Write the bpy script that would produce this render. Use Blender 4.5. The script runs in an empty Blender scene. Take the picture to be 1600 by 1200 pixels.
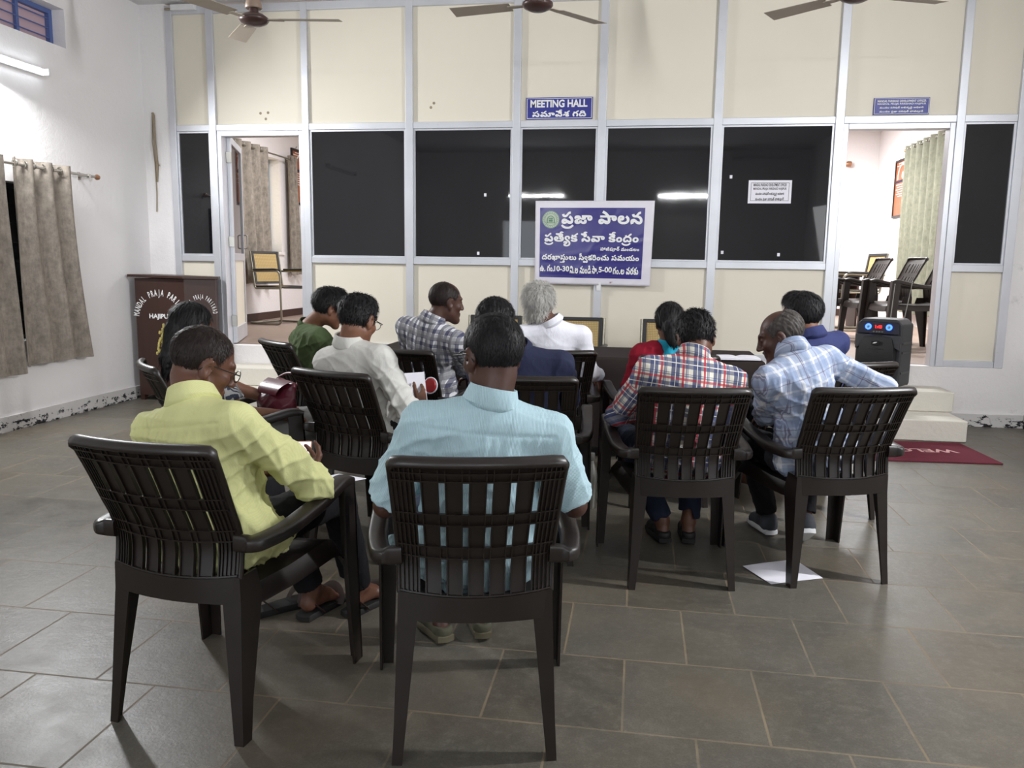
import bpy, bmesh, math, random
import numpy as np
from mathutils import Vector, Matrix

SC = bpy.context.scene
COL = SC.collection
rad = math.radians
random.seed(7)

# ------------------------------------------------------------------ camera, world, lights, exposure
def make_camera():
    f, pitch, yaw, roll = 1265.0, rad(8.32), rad(8.772), rad(0.8056)
    fwd = Vector((-math.sin(yaw) * math.cos(pitch), math.cos(yaw) * math.cos(pitch), -math.sin(pitch)))
    right0 = Vector((math.cos(yaw), math.sin(yaw), 0))
    down0 = fwd.cross(right0)
    c, s = math.cos(roll), math.sin(roll)
    right = c * right0 - s * down0
    down = s * right0 + c * down0
    m = Matrix((right, -down, -fwd)).transposed().to_4x4()
    m.translation = (0, 0, 1.40)
    cd = bpy.data.cameras.new('camera')
    cd.sensor_width = 36.0
    cd.lens = f / 1600 * 36.0
    cd.clip_start = 0.05
    o = bpy.data.objects.new('camera', cd)
    COL.objects.link(o)
    o.matrix_world = m
    SC.camera = o
make_camera()

W = bpy.data.worlds.new('sky')
SC.world = W
W.use_nodes = True
W.node_tree.nodes['Background'].inputs[0].default_value = (0.62, 0.72, 0.85, 1)
W.node_tree.nodes['Background'].inputs[1].default_value = 1.2

SC.view_settings.view_transform = 'Standard'
SC.view_settings.look = 'None'
SC.view_settings.exposure = 0.52
SC.view_settings.gamma = 1.0
SC.view_settings.use_curve_mapping = False

XL, XR, YP, YB, ZC, ZP = -5.06, 3.50, 7.90, -2.70, 3.90, 0.54     # hall: left, right, partition, rear, ceiling, platform

def area(name, loc, target, sx, sy, power, color=(1, 1, 1)):
    l = bpy.data.lights.new(name, 'AREA')
    l.shape = 'RECTANGLE'; l.size = sx; l.size_y = sy; l.energy = power; l.color = color
    o = bpy.data.objects.new(name, l)
    COL.objects.link(o)
    o.location = loc
    d = Vector(target) - Vector(loc)
    o.rotation_euler = d.to_track_quat('-Z', 'X' if abs(d.x) > abs(d.y) else 'Y').to_euler()
    return o
COOL, WARM = (0.97, 0.985, 1.0), (1.0, 0.95, 0.88)
# daylight through unseen openings; the rear door's is added as soft fill
area('daylight_right_window', (XR - 0.06, 0.9, 1.75), (0, 1.6, 1.0), 1.6, 1.9, 22, COOL)
area('rear_fill_light', (-2.2, YB + 0.06, 1.3), (-2.2, 5, 1.0), 1.8, 2.2, 14, COOL)
# light of the fluorescent tubes, set just in front of each fitting
area('tube_light_left', (XL + 0.12, 5.83, 2.93), (XL + 3, 5.4, 0.3), 1.2, 0.05, 125, COOL)
area('tube_light_rear_left', (-2.35, YB + 0.14, 2.95), (-2.3, 4, 0.4), 1.2, 0.02, 26, COOL)
area('tube_light_rear_right', (0.95, YB + 0.14, 2.95), (0.9, 4, 0.4), 1.2, 0.02, 26, COOL)
area('tube_light_right', (XR - 0.12, 3.4, 2.95), (0, 4.2, 2.1), 1.2, 0.05, 125, COOL)
# lights for the bright inner room; the far one added to brighten its back wall
area('inner_room_lamp_left', (-3.6, 10.8, 3.6), (-3.9, 10.8, 0), 1.2, 0.9, 80, COOL)
area('inner_room_lamp_right', (2.7, 11.3, 3.6), (2.8, 11.3, 0), 1.2, 0.9, 165, COOL)
area('inner_room_fill_far', (2.2, 14.0, 3.7), (2.6, 14.2, 0), 1.2, 0.9, 225, COOL)

# ------------------------------------------------------------------ materials
def lin(c):
    return tuple(((v / 255) / 12.92 if v / 255 <= 0.04045 else ((v / 255 + 0.055) / 1.055) ** 2.4) for v in c)

class NT:
    """short-hand for building node materials"""
    def __init__(s, name, rough=0.6, spec=0.5, metal=0.0):
        s.m = bpy.data.materials.new(name); s.m.use_nodes = True
        s.t = s.m.node_tree; s.b = s.t.nodes['Principled BSDF']
        s.b.inputs['Roughness'].default_value = rough
        s.b.inputs['Metallic'].default_value = metal
        s.b.inputs['Specular IOR Level'].default_value = spec
    def n(s, kind, **kw):
        x = s.t.nodes.new(kind)
        for k, v in kw.items(): setattr(x, k, v)
        return x
    def l(s, a, b): s.t.links.new(a, b)
    def coord(s, which='Object'): return s.n('ShaderNodeTexCoord').outputs[which]
    def attr(s, name):
        a = s.n('ShaderNodeAttribute'); a.attribute_name = name; return a.outputs['Vector']
    def mapping(s, v, scale=(1, 1, 1), rot=(0, 0, 0), loc=(0, 0, 0)):
        m = s.n('ShaderNodeMapping'); s.l(v, m.inputs[0])
        m.inputs['Scale'].default_value = scale; m.inputs['Rotation'].default_value = rot; m.inputs['Location'].default_value = loc
        return m.outputs[0]
    def noise(s, v, scale, detail=4, rough=0.55):
        x = s.n('ShaderNodeTexNoise'); s.l(v, x.inputs['Vector'])
        x.inputs['Scale'].default_value = scale; x.inputs['Detail'].default_value = detail; x.inputs['Roughness'].default_value = rough
        return x.outputs['Fac']
    def ramp(s, f, stops):
        r = s.n('ShaderNodeValToRGB'); s.l(f, r.inputs[0])
        e = r.color_ramp.elements
        while len(e) < len(stops): e.new(0.5)
        for el, (p, c) in zip(e, stops): el.position = p; el.color = tuple(c) + (1,) if len(c) == 3 else c
        return r.outputs[0]
    def mix(s, f, a, b):
        x = s.n('ShaderNodeMix', data_type='RGBA')
        for sock, v in ((x.inputs[0], f), (x.inputs[6], a), (x.inputs[7], b)):
            if isinstance(v, (int, float)): sock.default_value = v
            elif isinstance(v, tuple): sock.default_value = v + (1,) if len(v) == 3 else v
            else: s.l(v, sock)
        return x.outputs[2]
    def math(s, op, a, b=0.0, c=0.0):
        x = s.n('ShaderNodeMath', operation=op)
        for sock, v in zip(x.inputs, (a, b, c)):
            if isinstance(v, (int, float)): sock.default_value = v
            else: s.l(v, sock)
        return x.outputs[0]
    def sep(s, v):
        x = s.n('ShaderNodeSeparateXYZ'); s.l(v, x.inputs[0]); return x.outputs
    def color(s, c):
        if isinstance(c, tuple): s.b.inputs['Base Color'].default_value = c + (1,)
        else: s.l(c, s.b.inputs['Base Color'])
        return s
    def bump(s, h, strength=0.3, dist=0.01):
        x = s.n('ShaderNodeBump'); s.l(h, x.inputs['Height'])
        x.inputs['Strength'].default_value = strength; x.inputs['Distance'].default_value = dist
        s.l(x.outputs[0], s.b.inputs['Normal']); return s
    def rough(s, v): s.l(v, s.b.inputs['Roughness']); return s

def plain(name, c, rough=0.6, spec=0.5, metal=0.0, var=0.12, scale=9, bump=0.0):
    """one colour with a little procedural variation"""
    t = NT(name, rough, spec, metal)
    c = lin(c); v = t.coord()
    f = t.noise(v, scale)
    t.color(t.mix(f, tuple(x * (1 - var) for x in c), tuple(min(1, x * (1 + var)) for x in c)))
    if bump: t.bump(t.noise(v, scale * 12, 3), bump, 0.004)
    return t.m

def emissive(name, c, strength):
    t = NT(name)
    t.color(lin(c)); t.b.inputs['Emission Color'].default_value = lin(c) + (1,); t.b.inputs['Emission Strength'].default_value = strength
    return t.m

def mat_plaster(name, c, stain=0.0):
    t = NT(name, 0.85, 0.25)
    v = t.coord(); c = lin(c)
    big = t.noise(v, 0.7, 3)
    col = t.mix(big, tuple(x * 0.93 for x in c), tuple(min(1, x * 1.05) for x in c))
    if stain:
        f = t.ramp(t.noise(v, 5.0, 8, 0.7), [(0.60, (0, 0, 0)), (0.70, (1, 1, 1))])
        col = t.mix(t.math('MULTIPLY', f, stain), col, tuple(x * 0.62 for x in c))
    t.color(col)
    h = t.math('ADD', t.noise(v, 22, 4), t.math('MULTIPLY', t.noise(v, 90, 2), 0.35))
    return t.bump(h, 0.35, 0.012).m

def mat_skirting():
    """white skirting with flaking black paint showing through"""
    t = NT('flaking_skirting', 0.8, 0.3)
    v = t.coord()
    z = t.sep(v)[2]
    f = t.noise(t.mapping(v, (5, 5, 9)), 2.2, 7, 0.72)
    band = t.ramp(z, [(0.0, (1, 1, 1)), (0.035, (0.35, 0.35, 0.35)), (0.06, (0.9, 0.9, 0.9)), (0.10, (0, 0, 0))])
    k = t.ramp(t.math('ADD', f, t.math('MULTIPLY', band, 0.13)), [(0.60, (0, 0, 0)), (0.64, (1, 1, 1))])
    t.color(t.mix(k, lin((205, 202, 200)), lin((38, 36, 40))))
    return t.bump(f, 0.4, 0.01).m

def mat_floor():
    """grey stone slabs in half bond with sandy joints"""
    t = NT('stone_slab_floor', 0.4, 0.4)
    v = t.coord()
    p = t.mapping(v, loc=(-0.2165 + 0.44 * 40, -3.243 + 0.465 * 40, 0))
    b = t.n('ShaderNodeTexBrick'); t.l(p, b.inputs['Vector'])
    b.offset = 0.5; b.offset_frequency = 2; b.squash = 1.0
    b.inputs['Scale'].default_value = 1.0
    b.inputs['Brick Width'].default_value = 0.44; b.inputs['Row Height'].default_value = 0.465
    b.inputs['Mortar Size'].default_value = 0.0045; b.inputs['Mortar Smooth'].default_value = 0.25; b.inputs['Bias'].default_value = 0.0
    b.inputs['Color1'].default_value = (0.0, 0.0, 0.0, 1); b.inputs['Color2'].default_value = (1, 1, 1, 1); b.inputs['Mortar'].default_value = (0.5, 0.5, 0.5, 1)
    tone = t.mix(b.outputs['Color'], lin((74, 70, 62)), lin((96, 93, 86)))
    mott = t.noise(v, 6, 8, 0.65)
    tone = t.mix(t.ramp(mott, [(0.3, (0, 0, 0)), (0.7, (1, 1, 1))]), tone, t.mix(0.45, tone, lin((118, 112, 100))))
    tone = t.mix(t.math('MULTIPLY', t.ramp(t.noise(v, 30, 8, 0.75), [(0.48, (0, 0, 0)), (0.72, (1, 1, 1))]), 0.42), tone, lin((136, 132, 122)))
    tone = t.mix(t.math('MULTIPLY', t.ramp(t.noise(v, 150, 3, 0.8), [(0.42, (1, 1, 1)), (0.56, (0, 0, 0))]), 0.35), tone, lin((62, 59, 53)))
    tone = t.mix(t.ramp(t.noise(v, 1.1, 3, 0.5), [(0.45, (0, 0, 0)), (0.65, (0.35, 0.35, 0.35))]), tone, lin((112, 98, 78)))
    joint = t.math('MULTIPLY', b.outputs['Fac'], t.ramp(t.noise(v, 2.3, 5, 0.7), [(0.36, (0.18, 0.18, 0.18)), (0.62, (1, 1, 1))]))
    t.color(t.mix(joint, tone, lin((128, 114, 92))))
    t.rough(t.math('ADD', 0.25, t.math('ADD', t.math('MULTIPLY', mott, 0.30), t.math('MULTIPLY', b.outputs['Fac'], 0.3))))
    h = t.math('SUBTRACT', t.math('ADD', t.math('ADD', t.math('MULTIPLY', t.noise(v, 16, 8, 0.7), 0.8), t.math('MULTIPLY', t.noise(v, 90, 3, 0.7), 0.25)), t.math('MULTIPLY', t.noise(v, 2.2, 3), 0.5)), t.math('MULTIPLY', b.outputs['Fac'], 0.6))
    return t.bump(h, 0.22, 0.008).m

def mat_wood(name, a, b, scale=3, rough=0.4):
    t = NT(name, rough, 0.45)
    v = t.coord()
    f = t.noise(t.mapping(v, (14, 14, 1.2)), scale, 6, 0.6)
    t.color(t.mix(f, lin(a), lin(b)))
    return t.bump(f, 0.1, 0.003).m

def mat_alu():
    t = NT('brushed_aluminium', 0.42, 0.5, 0.55)
    v = t.coord()
    f = t.noise(v, 3, 5)
    g = t.ramp(t.noise(v, 26, 7, 0.75), [(0.62, (0, 0, 0)), (0.72, (1, 1, 1))])
    t.color(t.mix(t.math('MULTIPLY', g, 0.35), t.mix(f, lin((196, 198, 204)), lin((222, 224, 230))), lin((150, 146, 138))))
    return t.m

def mat_dark_glass():
    t = NT('black_tinted_glass', 0.015, 0.6)
    v = t.coord()
    t.color(t.mix(t.noise(v, 2.0, 3), (0.006, 0.0065, 0.008), (0.012, 0.012, 0.014)))
    t.rough(t.math('MULTIPLY', t.noise(v, 5, 4), 0.06))
    return t.m

def mat_plastic():
    t = NT('dark_brown_plastic', 0.33, 0.5)
    v = t.coord()
    t.color(t.mix(t.noise(v, 5, 4), lin((27, 21, 18)), lin((37, 30, 26))))
    t.rough(t.math('ADD', 0.27, t.math('MULTIPLY', t.noise(v, 16, 5), 0.2)))
    return t.bump(t.noise(v, 240, 2), 0.06, 0.002).m

def mat_cane():
    t = NT('woven_cane', 0.6, 0.3)
    v = t.coord()
    w = []
    for rot in (0.0, math.pi / 2):
        x = t.n('ShaderNodeTexWave'); x.wave_type = 'BANDS'; x.bands_direction = 'X'
        t.l(t.mapping(v, rot=(0, rot, 0)), x.inputs['Vector']); x.inputs['Scale'].default_value = 22
        w.append(x.outputs['Fac'])
    f = t.math('MULTIPLY', w[0], w[1])
    t.color(t.mix(f, lin((158, 132, 84)), lin((212, 192, 142))))
    return t.bump(f, 0.5, 0.004).m

def mat_stripes(name, base, stripes, rough=0.8, bump=0.0, yoke=None, weave=0.15):
    """cloth whose woven stripes follow the garment: attribute 'cloth' = (across, along, 0) in metres"""
    t = NT(name, rough, 0.25)
    a = t.attr('cloth'); s = t.sep(a)
    col = lin(base)
    for axis, period, lo, hi, c, k in stripes:
        u = t.math('FRACT', t.math('DIVIDE', t.math('ADD', s[axis], 10.0), period))
        m = t.math('MULTIPLY', t.math('GREATER_THAN', u, lo), t.math('LESS_THAN', u, hi))
        col = t.mix(t.math('MULTIPLY', m, k), col, lin(c))
    v = t.coord()
    n = t.noise(v, 4, 4)
    hs = t.n('ShaderNodeHueSaturation'); t.l(t.math('ADD', 0.86, t.math('MULTIPLY', n, 0.28)), hs.inputs['Value'])
    if isinstance(col, tuple): hs.inputs['Color'].default_value = col + (1,)
    else: t.l(col, hs.inputs['Color'])
    t.color(hs.outputs[0])
    h = t.math('ADD', t.math('MULTIPLY', t.noise(t.mapping(v, (1, 1, 0.55)), 15, 5, 0.6), 0.9), t.math('MULTIPLY', t.noise(v, 420, 1), weave * 0.12))
    if bump:
        w = t.n('ShaderNodeTexWave'); t.l(a, w.inputs['Vector']); w.inputs['Scale'].default_value = 70; w.inputs['Distortion'].default_value = 0.6
        h = t.math('ADD', h, t.math('MULTIPLY', w.outputs['Fac'], bump))
    if yoke:
        d = t.math('ABSOLUTE', t.math('SUBTRACT', s[1], yoke))
        h = t.math('SUBTRACT', h, t.math('MULTIPLY', t.math('LESS_THAN', d, 0.003), 0.7))
    return t.bump(h, 0.45, 0.014).m

def mat_print(name, a, b, scale=26):
    """cloth with a flowing two-tone print"""
    t = NT(name, 0.8, 0.2)
    v = t.coord()
    w = t.n('ShaderNodeTexWave'); t.l(v, w.inputs['Vector'])
    w.inputs['Scale'].default_value = scale; w.inputs['Distortion'].default_value = 9; w.inputs['Detail'].default_value = 3; w.inputs['Detail Scale'].default_value = 0.6
    t.color(t.ramp(w.outputs['Fac'], [(0.42, lin(a)), (0.60, lin(b))]))
    return t.bump(t.noise(v, 16, 4), 0.4, 0.012).m

def mat_curtain(name, a, b):
    t = NT(name, 0.75, 0.3)
    v = t.coord()
    f = t.noise(v, 13, 7, 0.72)
    g = t.noise(t.mapping(v, (1, 1, 0.25)), 30, 5, 0.7)
    t.color(t.mix(t.ramp(t.math('ADD', t.math('MULTIPLY', f, 0.6), t.math('MULTIPLY', g, 0.4)), [(0.35, (0, 0, 0)), (0.65, (1, 1, 1))]), lin(a), lin(b)))
    return t.bump(g, 0.3, 0.006).m

def mat_skin(name, c):
    t = NT(name, 0.48, 0.45)
    c = lin(c); v = t.coord()
    f = t.noise(v, 22, 5)
    t.color(t.mix(f, tuple(x * 0.85 for x in c), tuple(x * 1.12 for x in c)))
    t.b.inputs['Subsurface Weight'].default_value = 0.06
    t.b.inputs['Subsurface Radius'].default_value = (0.01, 0.004, 0.002)
    return t.bump(t.noise(v, 160, 3), 0.1, 0.003).m

def mat_hair(name, a, b, scalp=(70, 46, 38)):
    t = NT(name, 0.5, 0.22)
    v = t.coord()
    f = t.noise(t.mapping(v, (1, 1, 0.35)), 90, 4, 0.7)
    fa = t.n('ShaderNodeAttribute'); fa.attribute_name = 'cover'
    k = t.ramp(t.math('ADD', fa.outputs['Fac'], t.math('MULTIPLY', t.math('SUBTRACT', t.noise(v, 300, 2), 0.5), 0.7)), [(0.25, (0, 0, 0)), (0.75, (1, 1, 1))])
    t.color(t.mix(k, lin(scalp), t.mix(f, lin(a), lin(b))))
    return t.bump(f, 0.5, 0.004).m

M = dict(
    wall=mat_plaster('white_plaster', (237, 234, 234)), inner_wall=mat_plaster('pinkish_white_plaster', (228, 222, 221)),
    ceiling=mat_plaster('white_ceiling', (222, 222, 222)), plinth=mat_plaster('chipped_white_plaster', (230, 227, 226), 0.55),
    step=mat_plaster('cream_cement', (214, 209, 198), 0.4), skirting=mat_skirting(), floor=mat_floor(),
    inner_floor=mat_wood('brown_vinyl_floor', (128, 108, 98), (158, 138, 124), 1.2, 0.45),
    alu=mat_alu(), panel=plain('cream_laminate', (226, 219, 203), 0.5, 0.4, var=0.03, scale=1.3), glass=mat_dark_glass(),
    plastic=mat_plastic(), cane=mat_cane(), steel=plain('steel', (178, 176, 170), 0.28, 0.5, 0.9, 0.1, 5), chrome=plain('worn_chrome', (150, 146, 132), 0.3, 0.5, 0.85, 0.12, 7),
    black=plain('black_plastic', (24, 24, 26), 0.4, 0.5), wood=mat_wood('dark_brown_laminate', (54, 34, 28), (64, 41, 34), 2, 0.45),
    white_ink=plain('white_lettering', (236, 236, 236), 0.6, 0.3, var=0.02), blue_sign=plain('blue_sign_board', (44, 50, 138), 0.4, 0.5, var=0.05),
    curtain=mat_curtain('grey_brown_curtain', (108, 100, 92), (162, 152, 140)), green_curtain=mat_curtain('grey_green_curtain', (100, 100, 85), (132, 131, 114)),
    lining=plain('grey_lining', (120, 120, 118), 0.8), brass=plain('copper_brass', (168, 124, 96), 0.35, 0.5, 0.7),
    paper=plain('white_paper', (236, 234, 242), 0.75, 0.2, var=0.02), blue_frame=plain('blue_painted_iron', (84, 104, 158), 0.5), teal_frame=plain('teal_painted_iron', (40, 120, 150), 0.5),
    fan=plain('brown_fan_metal', (70, 50, 46), 0.35, 0.5, 0.2), fan_cup=plain('tan_fan_canopy', (140, 120, 104), 0.45), blade=plain('beige_fan_blade', (176, 164, 148), 0.5),
    tablecloth=plain('dark_brown_cloth', (44, 36, 34), 0.85, 0.25, bump=0.2), maroon=plain('maroon_mat', (104, 46, 58), 0.95, 0.1, bump=0.6),
    leather=plain('maroon_leather', (86, 28, 42), 0.35, 0.5, bump=0.1), red=plain('red_plastic', (170, 30, 36), 0.4),
    tube=emissive('lit_tube', (240, 248, 255), 4.0), tube_off=plain('unlit_tube', (206, 208, 212), 0.35), fitting=plain('white_fitting', (226, 226, 226), 0.5),
    pane=emissive('daylit_frosted_pane', (250, 236, 206), 0.9), dusk_pane=emissive('mauve_glow_pane', (150, 128, 136), 0.28),  # mauve pane glows in place of daylight behind it
    rope=plain('jute_rope', (150, 136, 116), 0.9), dark=plain('recess_shade', (30, 30, 36), 0.8),
)

# ------------------------------------------------------------------ mesh helpers
def tag(o, label=None, cat=None, group=None, kind=None):
    for k, v in (('label', label), ('category', cat), ('group', group), ('kind', kind)):
        if v: o[k] = v
    return o

def thing(name, loc=(0, 0, 0), rotz=0.0, **kw):
    o = bpy.data.objects.new(name, None)
    COL.objects.link(o)
    o.empty_display_size = 0.1
    o.location = loc; o.rotation_euler = (0, 0, rotz)
    return tag(o, **kw)

def link(name, me, mat, parent=None, smooth=False):
    o = bpy.data.objects.new(name, me)
    COL.objects.link(o)
    if mat: me.materials.append(mat)
    if smooth: me.polygons.foreach_set('use_smooth', np.ones(len(me.polygons), bool))
    o.parent = parent
    return o

class MB:
    """collects shapes into one mesh"""
    def __init__(s): s.v = []; s.f = []
    def add(s, v, f):
        n = len(s.v); s.v += [tuple(p) for p in v]; s.f += [tuple(i + n for i in q) for q in f]; return s
    def box(s, lo, hi, m=None):
        (a, b, c), (d, e, f) = lo, hi
        v = [Vector(p) for p in ((a, b, c), (d, b, c), (d, e, c), (a, e, c), (a, b, f), (d, b, f), (d, e, f), (a, e, f))]
        if m is not None: v = [m @ p for p in v]
        return s.add(v, [(0, 3, 2, 1), (4, 5, 6, 7), (0, 1, 5, 4), (1, 2, 6, 5), (2, 3, 7, 6), (3, 0, 4, 7)])
    def hexa(s, bot, top):
        return s.add(list(bot) + list(top), [(0, 3, 2, 1), (4, 5, 6, 7), (0, 1, 5, 4), (1, 2, 6, 5), (2, 3, 7, 6), (3, 0, 4, 7)])
    def loft(s, rings, closed=True, caps=True):
        n = len(rings[0]); v = [p for r in rings for p in r]; f = []
        for i in range(len(rings) - 1):
            for j in range(n if closed else n - 1):
                k = (j + 1) % n
                f.append((i * n + j, i * n + k, (i + 1) * n + k, (i + 1) * n + j))
        if caps and closed:
            f.append(tuple(range(n - 1, -1, -1))); f.append(tuple(range((len(rings) - 1) * n, len(rings) * n)))
        return s.add(v, f)
    def tube(s, pts, r, n=10, caps=True, up=None, sq=1.0):
        """round or oval tube along points; r a number, a (side, up) pair, or a list of those"""
        P = [Vector(p) for p in pts]; rings = []; ref = None
        for i, p in enumerate(P):
            t = (P[min(i + 1, len(P) - 1)] - P[max(i - 1, 0)]).normalized()
            if ref is None:
                ref = Vector(up) if up else (Vector((0, 0, 1)) if abs(t.z) < 0.9 else Vector((0, 1, 0)))
            x = t.cross(ref).normalized(); y = x.cross(t).normalized(); ref = y
            q = r[i] if isinstance(r, list) else r
            a, b = q if isinstance(q, tuple) else (q, q)
            pw = lambda c: math.copysign(abs(c) ** sq, c)
            rings.append([p + x * (a * pw(math.cos(2 * math.pi * k / n))) + y * (b * pw(math.sin(2 * math.pi * k / n))) for k in range(n)])
        return s.loft(rings, True, caps)
    def lathe(s, prof, n=24, at=(0, 0, 0), m=None):
        rings = []
        for r, z in prof:
            q = [Vector((at[0] + r * math.cos(2 * math.pi * k / n), at[1] + r * math.sin(2 * math.pi * k / n), at[2] + z)) for k in range(n)]
            rings.append([m @ p for p in q] if m is not None else q)
        return s.loft(rings)
    def prism(s, outline, lo, hi, m=None):
        """outline in x,z extruded along y"""
        a = [Vector((x, lo, z)) for x, z in outline]; b = [Vector((x, hi, z)) for x, z in outline]
        if m is not None: a = [m @ p for p in a]; b = [m @ p for p in b]
        return s.loft([a, b])
    def build(s, name, mat, parent=None, smooth=False, bevel=0.0, seg=2):
        me = bpy.data.meshes.new(name)
        me.from_pydata(s.v, [], s.f)
        bm = bmesh.new(); bm.from_mesh(me)
        bmesh.ops.recalc_face_normals(bm, faces=bm.faces)
        bm.to_mesh(me); bm.free()
        o = link(name, me, mat, parent, smooth or bevel > 0)
        if bevel:
            b = o.modifiers.new('bevel', 'BEVEL'); b.width = bevel; b.segments = seg; b.limit_method = 'ANGLE'; b.angle_limit = rad(40)
            b.harden_normals = True
        elif smooth:
            me.set_sharp_from_angle(angle=rad(50))
        return o

def solid(name, lo, hi, mat, parent=None, bevel=0.0):
    return MB().box(lo, hi).build(name, mat, parent, False, bevel)

def arc(c, r, a0, a1, n, plane='xy'):
    out = []
    for i in range(n + 1):
        a = rad(a0 + (a1 - a0) * i / n); u, v = r * math.cos(a), r * math.sin(a)
        out.append(Vector(c) + (Vector((u, v, 0)) if plane == 'xy' else Vector((u, 0, v)) if plane == 'xz' else Vector((0, u, v))))
    return out

def round_path(pts, r, n=6):
    """polyline with its corners rounded"""
    P = [Vector(p) for p in pts]; out = [P[0]]
    for i in range(1, len(P) - 1):
        a = (P[i - 1] - P[i]); b = (P[i + 1] - P[i]); k = min(r, a.length * 0.49, b.length * 0.49)
        p0, p2 = P[i] + a.normalized() * k, P[i] + b.normalized() * k
        for j in range(n + 1):
            t = j / n; out.append((1 - t) ** 2 * p0 + 2 * t * (1 - t) * P[i] + t * t * p2)
    return out + [P[-1]]

def copy_tree(o, parent=None):
    c = o.copy(); COL.objects.link(c)
    if parent: c.parent = parent
    for ch in list(o.children): copy_tree(ch, c)
    return c

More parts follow.
